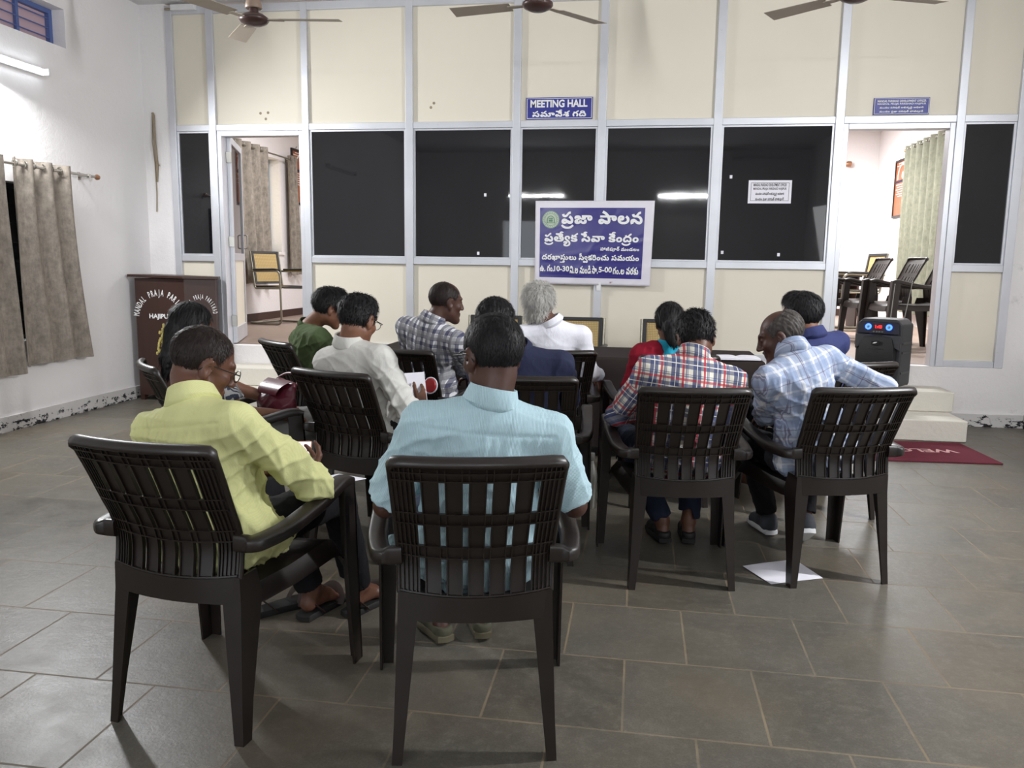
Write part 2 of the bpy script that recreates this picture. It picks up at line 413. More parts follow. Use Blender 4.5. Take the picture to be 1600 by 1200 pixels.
# ------------------------------------------------------------------ smooth bodies: distance fields turned into meshes
class Field:
    def __init__(s, lo, hi, h):
        s.h = h; s.lo = np.array(lo, np.float32)
        n = np.ceil((np.array(hi) - np.array(lo)) / h).astype(int) + 1
        s.n = n
        s.D = np.full(n, 0.15, np.float32)
        s.ax = [s.lo[i] + h * np.arange(n[i], dtype=np.float32) for i in range(3)]
    def _sub(s, lo, hi, pad):
        i0 = np.clip(np.floor((np.array(lo) - pad - s.lo) / s.h).astype(int), 0, s.n); i1 = np.clip(np.ceil((np.array(hi) + pad - s.lo) / s.h).astype(int) + 1, 0, s.n)
        sl = tuple(slice(a, b) for a, b in zip(i0, i1))
        return sl, np.meshgrid(*[s.ax[i][sl[i]] for i in range(3)], indexing='ij', sparse=True)
    def _put(s, sl, d, k, neg):
        A = s.D[sl]
        if neg:
            h = np.maximum(k - np.abs(A + d), 0) / k
            s.D[sl] = np.maximum(A, -d) + h * h * k * 0.25
        else:
            h = np.maximum(k - np.abs(A - d), 0) / k
            s.D[sl] = np.minimum(A, d) - h * h * k * 0.25
    def cap(s, a, b, ra, rb=None, k=0.02, neg=False):
        rb = ra if rb is None else rb
        a = np.array(a, np.float32); b = np.array(b, np.float32); r = max(ra, rb)
        sl, (X, Y, Z) = s._sub(np.minimum(a, b) - r, np.maximum(a, b) + r, k + 0.012)
        if s.D[sl].size == 0: return s
        ab = b - a; L = float(ab @ ab) + 1e-9
        t = np.clip(((X - a[0]) * ab[0] + (Y - a[1]) * ab[1] + (Z - a[2]) * ab[2]) / L, 0, 1)
        d = np.sqrt((X - a[0] - t * ab[0]) ** 2 + (Y - a[1] - t * ab[1]) ** 2 + (Z - a[2] - t * ab[2]) ** 2) - (ra + (rb - ra) * t)
        s._put(sl, d, k, neg); return s
    def ell(s, c, r, R=None, k=0.02, neg=False):
        c = np.array(c, np.float32); R = np.eye(3) if R is None else np.array(R); r = np.array(r, np.float32)
        e = np.sqrt(((R * r) ** 2).sum(1))
        sl, (X, Y, Z) = s._sub(c - e, c + e, k + 0.012)
        if s.D[sl].size == 0: return s
        q = [(X - c[0]) * R[0, i] + (Y - c[1]) * R[1, i] + (Z - c[2]) * R[2, i] for i in range(3)]
        k0 = np.sqrt(sum((q[i] / r[i]) ** 2 for i in range(3))); k1 = np.sqrt(sum((q[i] / r[i] ** 2) ** 2 for i in range(3))) + 1e-6
        s._put(sl, k0 * (k0 - 1) / k1, k, neg); return s
    def clip(s, fn):
        X, Y, Z = np.meshgrid(*s.ax, indexing='ij', sparse=True)
        s.D = np.maximum(s.D, fn(X, Y, Z).astype(np.float32)); return s
    def cut_near(s, c, nrm, reach):
        """remove everything in front of a plane, within reach of its centre"""
        c = np.array(c, np.float32); nrm = np.array(nrm, np.float32)
        sl, (X, Y, Z) = s._sub(c - reach, c + reach, 0)
        if s.D[sl].size == 0: return s
        d = (X - c[0]) * nrm[0] + (Y - c[1]) * nrm[1] + (Z - c[2]) * nrm[2]
        rr = np.sqrt((X - c[0]) ** 2 + (Y - c[1]) ** 2 + (Z - c[2]) ** 2)
        s.D[sl] = np.where(rr < reach, np.maximum(s.D[sl], d), s.D[sl]); return s
    def arrays(s):
        """surface nets: vertices at edge crossings averaged per cell, one quad per crossed edge"""
        D = s.D; D[[0, -1]] = 0.1; D[:, [0, -1]] = 0.1; D[:, :, [0, -1]] = 0.1
        S = D < 0
        cnt = np.zeros(np.array(D.shape) - 1, np.int8)
        sls = [(slice(0, -1), slice(1, None))[i] for i in (0, 1)]
        for i in (0, 1):
            for j in (0, 1):
                for k in (0, 1): cnt += S[sls[i], sls[j], sls[k]]
        cells = np.argwhere((cnt > 0) & (cnt < 8))
        vid = np.full(cnt.shape, -1, np.int32); vid[tuple(cells.T)] = np.arange(len(cells))
        off = np.array([[i, j, k] for i in (0, 1) for j in (0, 1) for k in (0, 1)])
        val = np.stack([D[tuple((cells + o).T)] for o in off], 1)
        acc = np.zeros((len(cells), 3)); num = np.zeros(len(cells))
        for a in range(8):
            for b in range(a + 1, 8):
                if np.abs(off[a] - off[b]).sum() != 1: continue
                m = (val[:, a] < 0) != (val[:, b] < 0)
                t = val[m, a] / (val[m, a] - val[m, b])
                acc[m] += off[a] + t[:, None] * (off[b] - off[a]); num[m] += 1
        co = (cells + acc / num[:, None]) * s.h + s.lo
        quads = []
        for ax in range(3):
            u, v = (ax + 1) % 3, (ax + 2) % 3
            s0 = [slice(None)] * 3; s1 = [slice(None)] * 3; s0[ax] = slice(0, -1); s1[ax] = slice(1, None)
            A, B = S[tuple(s0)], S[tuple(s1)]
            e = np.argwhere(A != B); flip = A[tuple(e.T)]
            du = np.zeros(3, int); dv = np.zeros(3, int); du[u] = 1; dv[v] = 1
            q = np.stack([vid[tuple((e - du - dv).T)], vid[tuple((e - dv).T)], vid[tuple(e.T)], vid[tuple((e - du).T)]], 1)
            q[~flip] = q[~flip][:, ::-1]
            quads.append(q)
        return co, np.concatenate(quads)

def quad_mesh(name, co, q):
    me = bpy.data.meshes.new(name)
    me.vertices.add(len(co)); me.vertices.foreach_set('co', np.asarray(co, np.float32).ravel())
    me.loops.add(len(q) * 4); me.loops.foreach_set('vertex_index', np.asarray(q, np.int32).ravel())
    me.polygons.add(len(q)); me.polygons.foreach_set('loop_start', np.arange(0, len(q) * 4, 4, dtype=np.int32))
    me.update(calc_edges=True)
    return me

def vert_normals(co, q):
    n = np.cross(co[q[:, 2]] - co[q[:, 0]], co[q[:, 3]] - co[q[:, 1]])
    out = np.zeros_like(co)
    for i in range(4): np.add.at(out, q[:, i], n)
    return out / (np.linalg.norm(out, axis=1, keepdims=True) + 1e-9)

def relax(co, q, it=2):
    for _ in range(it):
        s = np.zeros_like(co); c = np.zeros(len(co))
        for a, b in ((0, 1), (1, 2), (2, 3), (3, 0)):
            np.add.at(s, q[:, a], co[q[:, b]]); np.add.at(s, q[:, b], co[q[:, a]])
            np.add.at(c, q[:, a], 1); np.add.at(c, q[:, b], 1)
        co = co * 0.5 + 0.5 * s / np.maximum(c, 1)[:, None]
    return co

def wrinkle(p, seed, f=1.0):
    """folds: sums of bent waves, stronger where the cloth bunches"""
    r = np.random.RandomState(seed); out = np.zeros(len(p))
    for i in range(7):
        d = r.randn(3) * np.array([1, 1, 0.8]); d /= np.linalg.norm(d)
        e = np.cross(d, r.randn(3)); w = r.uniform(26, 62) * f
        ph = p @ d * w + 1.6 * np.sin(p @ e * 11 * f + r.uniform(0, 6)) + r.uniform(0, 6)
        env = 0.5 + 0.5 * np.sin(p @ (r.randn(3) * 7) + r.uniform(0, 6))
        out += (1 - np.abs(np.sin(ph))) ** 2 * env * (26 / w)
    return out - out.mean()

# ------------------------------------------------------------------ lettering
GLYPHS = {
 57: "105,-2 93,0 82,4 77,8 71,12 58,25 42,15 45,11 47,7 14,-3 11,2 9,7 8,12 6,18 6,24 5,30 7,42 13,51 23,59 29,61 42,63 48,63 59,61 82,45 87,40 118,28 121,34 121,43 115,57 112,61 108,65 103,69 93,75 111,101 119,97 127,92 139,80 145,73 149,66 152,58 154,50 154,33 152,25 150,19 146,13 141,8 135,3 128,0 120,-2|49,77 36,79 31,81 21,87 14,98 12,105 9,112 41,120 43,109 47,103 62,107 79,128 87,136 96,142 101,144 113,146 120,146 121,120 102,114 100,111 97,109 82,91 75,85 61,79",
 163: "105,-2 94,0 89,2 84,5 79,9 73,13 67,19 57,31 37,24 51,22 57,28 61,38 81,19 69,5 55,-1 49,-2 33,-2 20,2 12,9 9,14 7,19 5,30 7,42 10,47 14,52 18,56 23,59 36,63 49,63 72,54 76,50 81,46 118,28 120,31 121,35 121,44 119,52 110,65 100,71 93,74 86,76 78,77 59,77 95,101 107,98 118,94 127,89 136,83 148,69 152,60 154,51 155,41 153,25 150,19 142,7 136,3 129,0 121,-2|181,-2 171,-2 154,4 147,9 134,22 152,42 187,27 191,31 193,39 191,49 189,53 183,61 175,69 165,75 183,101 186,100 197,91 198,87 213,75 216,70 220,66 224,55 226,48 226,41 225,29 221,18 215,10 206,3 195,-1|269,35 263,35 254,37 238,53 238,57 237,68 238,73 240,77 241,81 245,87 270,85 260,71 264,58 276,73 269,75 182,75 183,101 260,101 266,100 271,100 280,98 300,82 303,66 302,57 299,50 294,43 287,38 279,36|59,77 46,79 41,81 31,87 27,92 21,105 19,112 50,120 52,114 53,109 57,103 72,107 84,122 88,128 93,132 97,136 106,142 111,144 123,146 130,146 131,120 127,120 104,105 97,98 92,91 84,85 71,79",
 321: "105,-2 94,0 89,2 84,5 79,9 73,13 67,19 57,31 37,24 51,22 57,28 61,38 81,19 69,5 55,-1 49,-2 33,-2 20,2 12,9 9,14 7,19 5,30 7,42 10,47 14,52 18,56 23,59 36,63 49,63 72,54 76,50 81,46 118,28 120,31 121,35 121,45 117,56 109,66 103,70 96,73 89,75 80,76 67,76 67,101 87,101 93,96 106,94 118,90 128,85 136,80 143,74 148,67 152,59 154,51 155,41 153,25 150,19 142,7 136,3 129,0 121,-2|143,105 142,100 136,88 133,85 128,83 124,80 119,79 114,77 107,77 100,76 72,76 72,101 18,117 18,143 105,143 118,141 124,139 133,134 142,120 143,115|118,173 126,172 133,170 139,167 144,163 148,158 152,152 128,146 109,149 108,145 109,141 116,134 94,125 86,135 85,139 83,143 83,152 89,163 98,169 103,171",
 55: "81,-2 73,-1 66,1 61,4 57,8 51,16 49,26 52,38 68,53 73,55 82,80 78,80 88,101 107,98 111,95 115,93 120,86 122,78 120,67 117,63 109,55 94,45 87,41 95,37 87,43 77,47 64,49 51,49 46,48 40,44 42,28 12,20 7,30 6,34 6,47 8,53 10,57 14,62 19,65 34,71 44,72 64,72 80,70 95,66 110,58 117,53 122,47 126,41 128,34 129,26 128,18 124,11 119,5 111,1 101,-2|69,77 56,79 50,81 41,87 37,92 31,105 29,112 60,120 61,114 66,103 98,128 102,132 116,142 121,144 132,146 139,146 141,120 137,120 124,116 116,109 94,85 80,79",
 25: "66,101 77,100 87,98 96,95 104,90 111,84 116,77 120,69 122,60 123,50 123,42 121,29 119,22 113,7 108,-2 77,10 85,24 89,37 89,42 90,47 89,52 89,57 83,69 71,75 60,75 56,74 52,72 48,69 42,58 41,53 41,41 42,34 44,27 53,10 22,-2 18,5 15,13 11,21 9,30 7,48 8,57 10,66 14,74 19,82 25,88 33,94 43,98 54,100|62,77 49,79 43,81 34,87 30,92 24,105 22,112 53,120 54,114 59,103 91,128 95,132 109,142 114,144 125,146 132,146 134,120 130,120 117,116 109,109 87,85 73,79",
 192: "76,142 88,141 98,139 107,135 115,130 121,123 126,116 129,108 131,100 130,78 103,89 101,103 92,112 81,116 70,116 66,115 59,109 65,95 38,87 31,97 30,101 30,114 34,124 38,129 43,133 49,137 57,140|103,-2 94,1 90,3 86,6 82,10 79,14 75,18 84,18 80,13 72,5 69,3 60,-1 56,-2 45,-2 33,-1 24,3 16,9 11,18 7,28 6,41 7,52 10,62 15,72 22,80 31,88 41,93 52,98 66,100 80,101 94,100 107,98 119,93 129,87 138,80 144,72 149,62 152,52 153,41 153,32 151,24 145,12 140,7 135,3 129,0 122,-2|108,25 117,29 120,43 118,54 112,64 107,68 102,71 89,75 71,75 58,71 52,68 48,64 44,59 40,49 40,37 41,33 43,29 45,27 51,25 58,27 62,32 64,37 65,42 95,42 97,32 99,29",
 43: "105,-2 94,0 89,2 84,5 79,9 73,13 67,19 57,31 37,24 51,22 57,28 61,38 81,19 69,5 55,-1 49,-2 33,-2 20,2 12,9 9,14 7,19 5,30 7,42 10,47 14,52 18,56 23,59 36,63 49,63 72,54 76,50 81,46 120,31 121,35 121,44 120,49 118,53 112,61 104,69 94,75 112,101 120,97 127,92 134,86 140,80 145,73 149,66 152,58 154,50 155,41 153,25 147,13 142,7 136,3 129,0 121,-2|49,77 36,79 31,81 21,87 14,98 12,105 9,112 41,120 43,109 47,103 62,107 79,128 87,136 96,142 101,144 113,146 120,146 121,120 102,114 100,111 97,109 82,91 75,85 61,79",
 572: "-93,-60 -114,-56 -124,-52 -132,-48 -140,-43 -148,-37 -160,-23 -142,-6 -133,-15 -125,-22 -115,-27 -105,-31 -93,-34 -68,-34 -57,-31 -46,-27 -37,-22 -28,-15 -20,-6 -1,-23 -7,-30 -14,-37 -21,-43 -29,-48 -37,-52 -47,-56 -57,-58 -69,-60",
 146: "115,-2 100,1 91,6 88,10 84,14 80,19 89,18 85,14 81,9 73,3 68,1 63,0 58,-2 37,-2 30,-1 24,2 18,4 14,8 11,12 7,26 10,40 21,51 26,54 41,60 53,67 40,65 11,56 6,71 6,79 10,88 19,95 24,97 39,101 56,101 64,99 70,97 76,94 80,91 83,87 85,83 86,78 86,69 84,61 78,53 68,46 53,40 55,25 59,26 61,28 64,29 70,42 100,42 101,36 105,29 108,27 116,25 127,30 126,44 155,52 158,46 161,34 161,24 157,14 154,9 150,5 144,2 138,0 130,-2|150,74 149,67 146,60 141,54 133,50 124,47 112,46 92,49 76,58 69,65 66,69 74,90 78,84 83,79 88,75 94,72 101,70 101,78 99,96 123,98 134,96 143,91 146,88 150,79|198,37 192,37 187,38 178,41 172,46 165,62 165,71 166,75 174,90 198,88 192,60 208,68 204,75 197,77 98,77 98,103 194,103 212,99 216,97 223,91 228,84 229,79 231,74 231,68 230,60 227,52 222,46 215,41 207,38",
 159: "106,-2 94,0 89,2 84,5 79,9 73,13 67,19 57,31 37,24 51,22 57,28 61,38 81,19 69,5 55,-1 49,-2 33,-2 20,2 12,9 9,14 7,19 5,30 7,42 10,47 14,52 18,56 23,59 36,63 49,63 72,54 76,50 81,46 121,35 121,48 120,56 114,71 111,77 106,84 105,92 97,100 88,107 78,114 68,120 57,126 47,130 62,158 92,143 102,136 111,129 135,105 141,95 143,87 147,79 150,72 154,57 155,49 155,41 153,25 147,12 142,7 136,3 129,0 121,-2|199,35 193,35 184,37 168,53 168,57 167,68 168,73 170,77 171,81 175,87 200,85 190,71 208,71 199,75 25,75 25,101 190,101 196,100 201,100 210,98 221,92 227,86 231,77 233,66 232,57 229,50 224,43 217,38 209,36",
 51: "64,-2 51,1 39,5 29,11 21,18 14,26 10,35 7,45 6,55 7,64 9,72 12,79 16,85 22,91 28,95 35,98 44,100 52,101 68,99 79,93 83,89 88,80 90,70 88,59 82,50 78,46 67,42 53,40 48,41 43,41 34,44 19,54 24,75 35,65 59,71 43,77 41,73 38,69 37,65 48,32 64,26 72,26 80,25 91,26 101,28 109,31 115,36 118,42 120,49 119,55 115,64 111,68 98,75 117,101 127,95 136,88 144,80 149,71 152,60 153,49 152,40 150,31 146,23 139,16 131,9 122,4 110,1 96,-2",
 42: "105,-2 93,0 82,4 77,8 71,12 58,25 42,15 45,11 47,7 14,-3 11,2 9,7 8,12 6,18 6,24 5,30 7,42 13,51 23,59 29,61 42,63 48,63 59,61 82,45 87,40 116,27 120,31 121,35 121,44 120,48 116,57 113,61 109,65 105,68 93,74 86,76 78,77 59,77 95,101 107,98 118,94 127,89 135,83 142,76 147,69 151,60 154,51 154,33 150,19 146,13 141,8 135,3 128,0 120,-2|59,77 46,79 41,81 31,87 24,98 22,105 19,112 50,120 52,114 53,109 57,103 72,107 89,128 97,136 106,142 111,144 123,146 130,146 131,120 127,120 112,114 110,111 107,109 104,105 97,98 92,91 85,85 71,79",
 306: "164,110 163,105 163,100 159,92 156,88 149,83 134,77 127,77 120,76 86,76 86,101 38,117 38,143 125,143 139,141 149,137 154,134 163,120 163,115|138,173 147,172 154,170 160,167 165,163 169,158 172,152 149,146 130,149 129,145 137,134 115,125 107,135 105,139 104,143 104,152 106,156 107,160 118,169 124,171|71,-2 42,4 31,9 22,15 15,23 10,31 7,40 6,50 7,57 9,65 12,71 16,76 21,81 27,85 34,88 50,90 65,88 71,86 75,83 79,79 85,70 86,65 86,60 85,51 82,44 77,39 70,35 61,33 51,32 46,32 37,34 29,38 25,41 21,43 16,48 23,65 29,58 33,55 41,51 55,53 42,66 35,57 35,53 35,41 39,35 50,29 56,27 79,24 100,24 110,25 118,25 125,27 131,28 137,30 141,32 147,38 150,45 148,60 141,66 137,68 124,54 145,56 146,59 148,61 150,68 164,56 159,47 152,40 148,37 138,33 127,31 111,34 107,36 97,46 95,57 96,64 99,71 104,76 111,79 120,82 127,80 105,83 118,99 133,97 147,93 153,90 159,86 164,82 169,77 173,71 177,57 178,49 176,34 170,22 165,16 159,11 151,7 142,4 131,1 119,-1 105,-2",
 496: "26,-81 10,-79 -1,-75 -12,-63 -14,-56 -14,-52 -13,-46 -11,-41 -8,-36 -2,-32 5,-28 18,-22 22,-21 13,-20 -13,-27 -16,-6 -13,-1 -8,4 -1,8 8,10 20,11 28,11 35,9 45,5 49,2 53,-2 55,-6 57,-14 56,-20 54,-25 51,-29 47,-33 41,-37 33,-40 29,-42 25,-43 28,-57 41,-57 48,-56 60,-52 69,-45 72,-40 74,-30 74,-25 71,-16 65,-7 60,-3 54,3 47,9 38,15 25,26 15,36 8,47 6,53 4,64 5,70 7,76 10,82 14,87 19,92 25,96 32,99 50,101 57,101 69,99 79,95 87,89 93,81 95,76 96,71 96,59 95,53 93,48 88,39 85,36 61,51 65,69 50,77 41,75 38,73 35,59 37,57 38,54 47,46 51,42 56,39 65,32 86,14 95,3 101,-7 102,-12 104,-18 104,-23 105,-29 104,-37 102,-45 99,-52 95,-59 90,-64 84,-69 77,-73 69,-76 53,-80 44,-81",
 23: "53,-2 35,0 27,2 21,5 15,9 10,14 5,20 2,27 32,36 34,33 53,24 76,24 57,38 30,41 24,43 18,46 6,61 6,65 5,69 6,75 8,80 11,85 16,90 30,97 49,101 69,101 85,99 98,95 104,91 114,81 117,74 86,66 68,76 50,76 45,64 49,64 53,63 76,62 84,62 91,61 97,59 102,58 111,53 118,44 120,36 120,24 117,17 113,12 107,7 101,3 84,-1 74,-2|55,77 42,79 36,81 27,87 23,92 17,105 15,112 46,120 47,114 52,103 84,128 89,132 93,136 102,142 107,144 118,146 125,146 127,120 123,120 110,116 102,109 80,85 66,79",
 324: "105,-2 93,0 82,4 77,8 71,12 58,25 42,15 45,11 47,7 14,-3 11,2 9,7 8,12 6,18 6,24 5,30 7,42 13,51 23,59 29,61 42,63 48,63 59,61 82,45 87,40 118,28 121,34 121,43 115,57 112,61 108,65 103,69 93,75 111,101 119,97 127,92 139,80 145,73 149,66 152,58 154,50 154,33 152,25 150,19 146,13 141,8 135,3 128,0 120,-2|97,105 95,96 93,92 87,85 83,83 79,80 74,79 68,77 62,77 55,76 40,76 40,101 -3,117 -3,143 59,143 73,141 83,137 93,128 95,124 97,115|72,173 81,172 88,170 94,167 99,163 103,158 106,152 83,146 70,134 48,125 43,131 39,139 38,143 38,152 39,156 41,160 52,169 58,171",
 169: "105,-2 94,0 89,2 84,5 79,9 73,13 67,19 57,31 37,24 51,22 57,28 61,38 81,19 69,5 55,-1 49,-2 33,-2 20,2 12,9 9,14 7,19 5,30 7,42 10,47 14,52 18,56 23,59 36,63 49,63 72,54 76,50 81,46 116,27 120,31 121,35 121,44 120,49 118,54 115,59 107,67 95,75 87,78 131,83 136,80 144,72 150,63 154,53 155,47 155,41 153,25 150,19 142,7 136,3 129,0 121,-2|200,35 194,35 184,37 177,41 167,63 170,77 176,87 200,85 197,83 191,74 209,61 210,66 206,73 200,75 28,75 28,101 191,101 197,100 202,100 211,98 228,86 232,77 233,72 233,66 232,57 229,50 224,43 218,38 209,36",
 291: "53,-2 35,0 27,2 21,5 15,9 10,14 5,20 2,27 32,36 34,33 53,24 76,24 57,38 30,41 24,43 18,46 6,61 6,65 5,69 6,75 8,80 11,85 16,90 30,97 49,101 69,101 85,99 98,95 104,91 114,81 117,74 86,66 68,76 50,76 45,64 49,64 53,63 76,62 84,62 91,61 97,59 102,58 111,53 118,44 120,36 120,24 117,17 113,12 107,7 101,3 84,-1 74,-2|114,105 113,100 107,88 104,85 95,80 90,79 85,77 78,77 71,76 59,76 59,101 11,117 11,143 76,143 89,141 95,139 104,134 113,120 114,115|89,173 97,172 104,170 110,167 115,163 119,158 123,152 99,146 80,149 79,145 80,141 87,134 65,125 56,139 54,148 56,156 60,163 69,169 74,171",
 6: "6,50 12,65 17,71 23,76 30,81 38,84 47,86 67,86 77,84 85,80 92,76 97,71 102,65 105,58 107,50 108,42 107,33 105,26 101,19 97,13 91,7 84,3 76,0 67,-2 46,-2 37,0 29,3 22,8 16,13 12,19 8,26 6,34|38,37 42,28 46,25 51,23 57,22 61,22 75,35 75,39 76,42 75,47 71,56 67,59 63,61 57,62 50,61 38,46",
 40: "103,-2 94,1 90,3 86,6 82,10 79,14 75,18 84,18 80,13 72,5 69,3 60,-1 56,-2 45,-2 33,-1 24,3 16,9 11,18 7,28 6,41 7,52 10,62 15,72 22,80 31,88 41,93 52,98 66,100 80,101 94,100 107,98 119,93 129,87 138,80 144,72 149,62 152,52 153,41 153,32 151,24 145,12 140,7 135,3 129,0 122,-2|108,25 117,29 120,43 118,54 112,64 107,68 102,71 89,75 71,75 58,71 52,68 48,64 44,59 40,49 40,37 41,33 43,29 45,27 51,25 58,27 62,32 64,37 65,42 95,42 97,32 99,29|74,77 61,79 56,81 46,87 42,92 36,105 34,112 65,120 67,114 68,109 72,103 87,107 99,122 103,128 108,132 112,136 121,142 126,144 138,146 145,146 146,120 142,120 119,105 112,98 107,91 99,85 86,79",
 569: "-92,-60 -113,-56 -131,-48 -139,-42 -153,-30 -158,-23 -140,-6 -131,-14 -123,-22 -114,-27 -103,-31 -92,-34 -67,-34 -56,-31 -46,-27 -37,-22 -28,-15 -20,-6 -1,-23 -7,-30 -13,-36 -21,-42 -28,-48 -46,-56 -56,-58 -68,-60",
 173: "213,131 220,129 226,126 231,121 235,116 238,110 215,104 196,99 200,95 177,90 170,110 171,114 173,118 176,122 184,128 190,130 196,131|105,-2 94,0 89,2 84,5 79,9 73,13 67,19 57,31 37,24 51,22 57,28 61,38 81,19 69,5 55,-1 49,-2 33,-2 20,2 12,9 9,14 7,19 5,30 7,42 10,47 14,52 18,56 23,59 36,63 49,63 72,54 76,50 81,46 120,31 121,35 121,44 120,49 118,53 112,61 104,69 94,75 112,101 126,91 127,87 142,75 145,70 149,65 155,48 155,41 153,25 147,13 142,7 136,3 129,0 121,-2|198,35 192,35 183,37 170,47 167,53 166,68 168,77 174,87 199,85 188,67 208,69 204,73 198,75 110,75 112,101 189,101 195,100 200,100 209,98 220,92 226,86 230,77 231,72 231,57 228,50 223,43 216,38 208,36|49,77 36,79 31,81 21,87 14,98 12,105 9,112 41,120 43,109 47,103 62,107 79,128 87,136 96,142 101,144 113,146 120,146 121,120 102,114 100,111 97,109 82,91 75,85 61,79",
 218: "115,-2 100,1 91,6 88,10 84,14 80,19 89,18 85,14 81,9 73,3 68,1 63,0 58,-2 37,-2 30,-1 24,2 18,4 14,8 11,12 7,26 10,40 21,51 26,54 41,60 53,67 40,65 11,56 6,71 6,79 10,88 19,95 24,97 39,101 56,101 64,99 70,97 79,91 83,87 85,83 86,78 86,69 84,61 78,53 68,46 53,40 55,25 59,26 61,28 64,29 70,42 100,42 101,36 105,29 108,27 116,25 127,30 126,44 155,52 158,46 161,34 161,24 157,14 154,9 150,5 144,2 138,0 130,-2|112,46 92,49 76,58 69,65 66,69 74,90 78,84 83,79 88,75 94,72 101,70 109,69 121,71 127,76 129,80 129,92 126,100 119,105 118,95 126,99 135,109 143,92 136,87 134,84 115,77 110,77 100,78 93,80 87,83 83,88 80,93 79,99 80,106 83,112 88,117 94,121 103,123 114,124 122,123 137,119 143,115 151,105 154,99 156,92 156,78 152,66 149,61 144,56 138,52 131,49 122,47|118,154 126,153 134,151 140,148 145,144 149,139 152,133 128,126 116,115 94,106 89,112 85,120 83,129 85,137 87,141 93,147 98,150 104,152",
 252: "96,-1 90,1 79,8 74,13 67,19 57,31 37,24 51,22 57,28 61,38 81,19 69,5 55,-1 49,-2 33,-2 20,2 12,9 9,14 7,19 5,30 7,42 10,47 14,52 18,56 23,59 36,63 49,63 72,54 76,50 81,46 120,31 121,35 121,44 120,49 118,53 112,61 104,69 94,75 112,101 120,97 127,92 134,86 140,80 145,73 149,66 152,58 154,50 155,41 154,29 150,18 144,10 136,4 125,0|149,-32 132,-28 124,-25 116,-20 107,-15 99,-8 90,-1 80,8 115,18 119,14 122,9 126,6 129,2 142,-4 148,-5 159,-5 164,-4 173,0 176,4 180,8 182,13 184,20 184,35 180,47 174,58 169,63 165,68 154,75 172,101 183,94 188,86 194,82 199,77 204,71 208,65 214,52 216,45 218,29 217,16 214,5 210,-5 205,-13 198,-20 189,-25 180,-29 169,-32|259,35 253,35 243,37 226,68 227,73 235,87 259,85 256,83 249,71 253,58 269,66 265,73 258,75 170,75 172,101 250,101 256,100 261,100 269,98 287,86 291,77 292,72 292,66 291,57 288,50 283,43 276,38 268,36|49,77 36,79 31,81 21,87 14,98 12,105 9,112 41,120 43,109 47,103 62,107 79,128 87,136 96,142 101,144 113,146 120,146 121,120 102,114 100,111 97,109 82,91 75,85 61,79",
 129: "6,48 7,57 9,66 13,74 18,82 24,88 32,94 42,98 53,100 65,101 78,100 88,98 98,94 106,89 112,83 117,75 121,67 123,58 124,48 123,38 121,30 117,22 112,15 106,9 98,4 88,0 77,-2 52,-2 41,0 32,4 24,9 18,15 13,22 9,30 7,39|40,50 41,43 43,37 46,32 51,28 57,26 65,25 79,28 88,37 91,50 88,63 79,72 75,74 71,75 60,75 55,74 51,72 41,59 40,55|26,109 27,113 31,121 38,127 38,123 34,126 28,133 24,147 25,154 28,161 54,173 59,173 65,174 129,174 129,150 95,137 95,113 72,101 72,77 55,77 49,78 38,82 34,85 28,93 26,99",
 47: "59,77 46,79 41,81 31,87 27,92 21,105 19,112 50,120 52,114 53,109 57,103 72,107 84,122 88,128 93,132 97,136 106,142 111,144 123,146 130,146 131,120 127,120 104,105 97,98 92,91 84,85 71,79|105,-2 94,0 89,2 84,5 79,9 73,13 67,19 57,31 37,24 51,22 57,28 61,38 81,19 69,5 55,-1 49,-2 33,-2 20,2 12,9 9,14 7,19 5,30 7,42 10,47 14,52 18,56 23,59 36,63 49,63 72,54 76,50 81,46 118,28 120,31 121,35 121,44 119,52 110,65 100,71 93,74 86,76 78,77 59,77 95,101 107,98 118,94 127,89 136,83 148,69 152,60 154,51 155,41 153,25 150,19 142,7 136,3 129,0 121,-2|181,-2 171,-2 162,1 155,4 147,9 134,22 152,42 187,27 191,31 193,39 191,49 189,53 183,61 175,69 165,75 183,101 191,97 198,92 205,86 211,80 216,73 220,66 224,58 226,41 225,29 221,18 215,10 206,3 195,-1",
 35: "115,-2 96,1 92,4 87,6 77,15 81,15 72,5 60,-1 55,-2 45,-2 33,-1 24,3 16,9 11,18 7,28 6,41 7,53 11,64 16,73 23,82 32,88 44,94 56,98 71,100 87,101 95,101 102,100 109,100 116,98 123,97 129,95 136,94 150,88 137,64 113,72 97,75 75,75 66,73 59,71 53,67 48,63 44,59 40,48 40,37 41,33 43,29 45,27 51,25 58,27 60,29 64,37 64,41 93,41 93,37 97,29 106,25 122,34 121,29 126,19 129,17 107,11 103,18 101,40 104,47 108,53 114,57 121,60 137,60 142,59 148,57 152,54 156,50 159,46 161,41 163,31 163,27 161,19 155,9 147,3 143,1 137,-1 130,-2|80,77 67,79 61,81 52,87 48,92 42,105 40,112 71,120 72,114 77,103 109,128 114,132 118,136 127,142 132,144 143,146 150,146 152,120 148,120 135,116 127,109 105,85 91,79",
 49: "6,48 7,57 9,66 13,74 18,82 24,88 32,94 42,98 53,100 65,101 78,100 88,98 98,94 106,89 112,83 117,75 121,67 123,58 124,48 123,38 121,30 117,22 112,15 106,9 98,4 88,0 77,-2 52,-2 41,0 32,4 24,9 18,15 13,22 9,30 7,39|40,50 41,43 43,37 46,32 51,28 57,26 65,25 79,28 88,37 91,50 88,63 79,72 75,74 71,75 60,75 55,74 51,72 41,59 40,55|59,77 46,79 40,81 31,87 27,92 21,105 19,112 50,120 51,114 56,103 88,128 92,132 106,142 111,144 122,146 129,146 131,120 127,120 114,116 106,109 84,85 70,79",
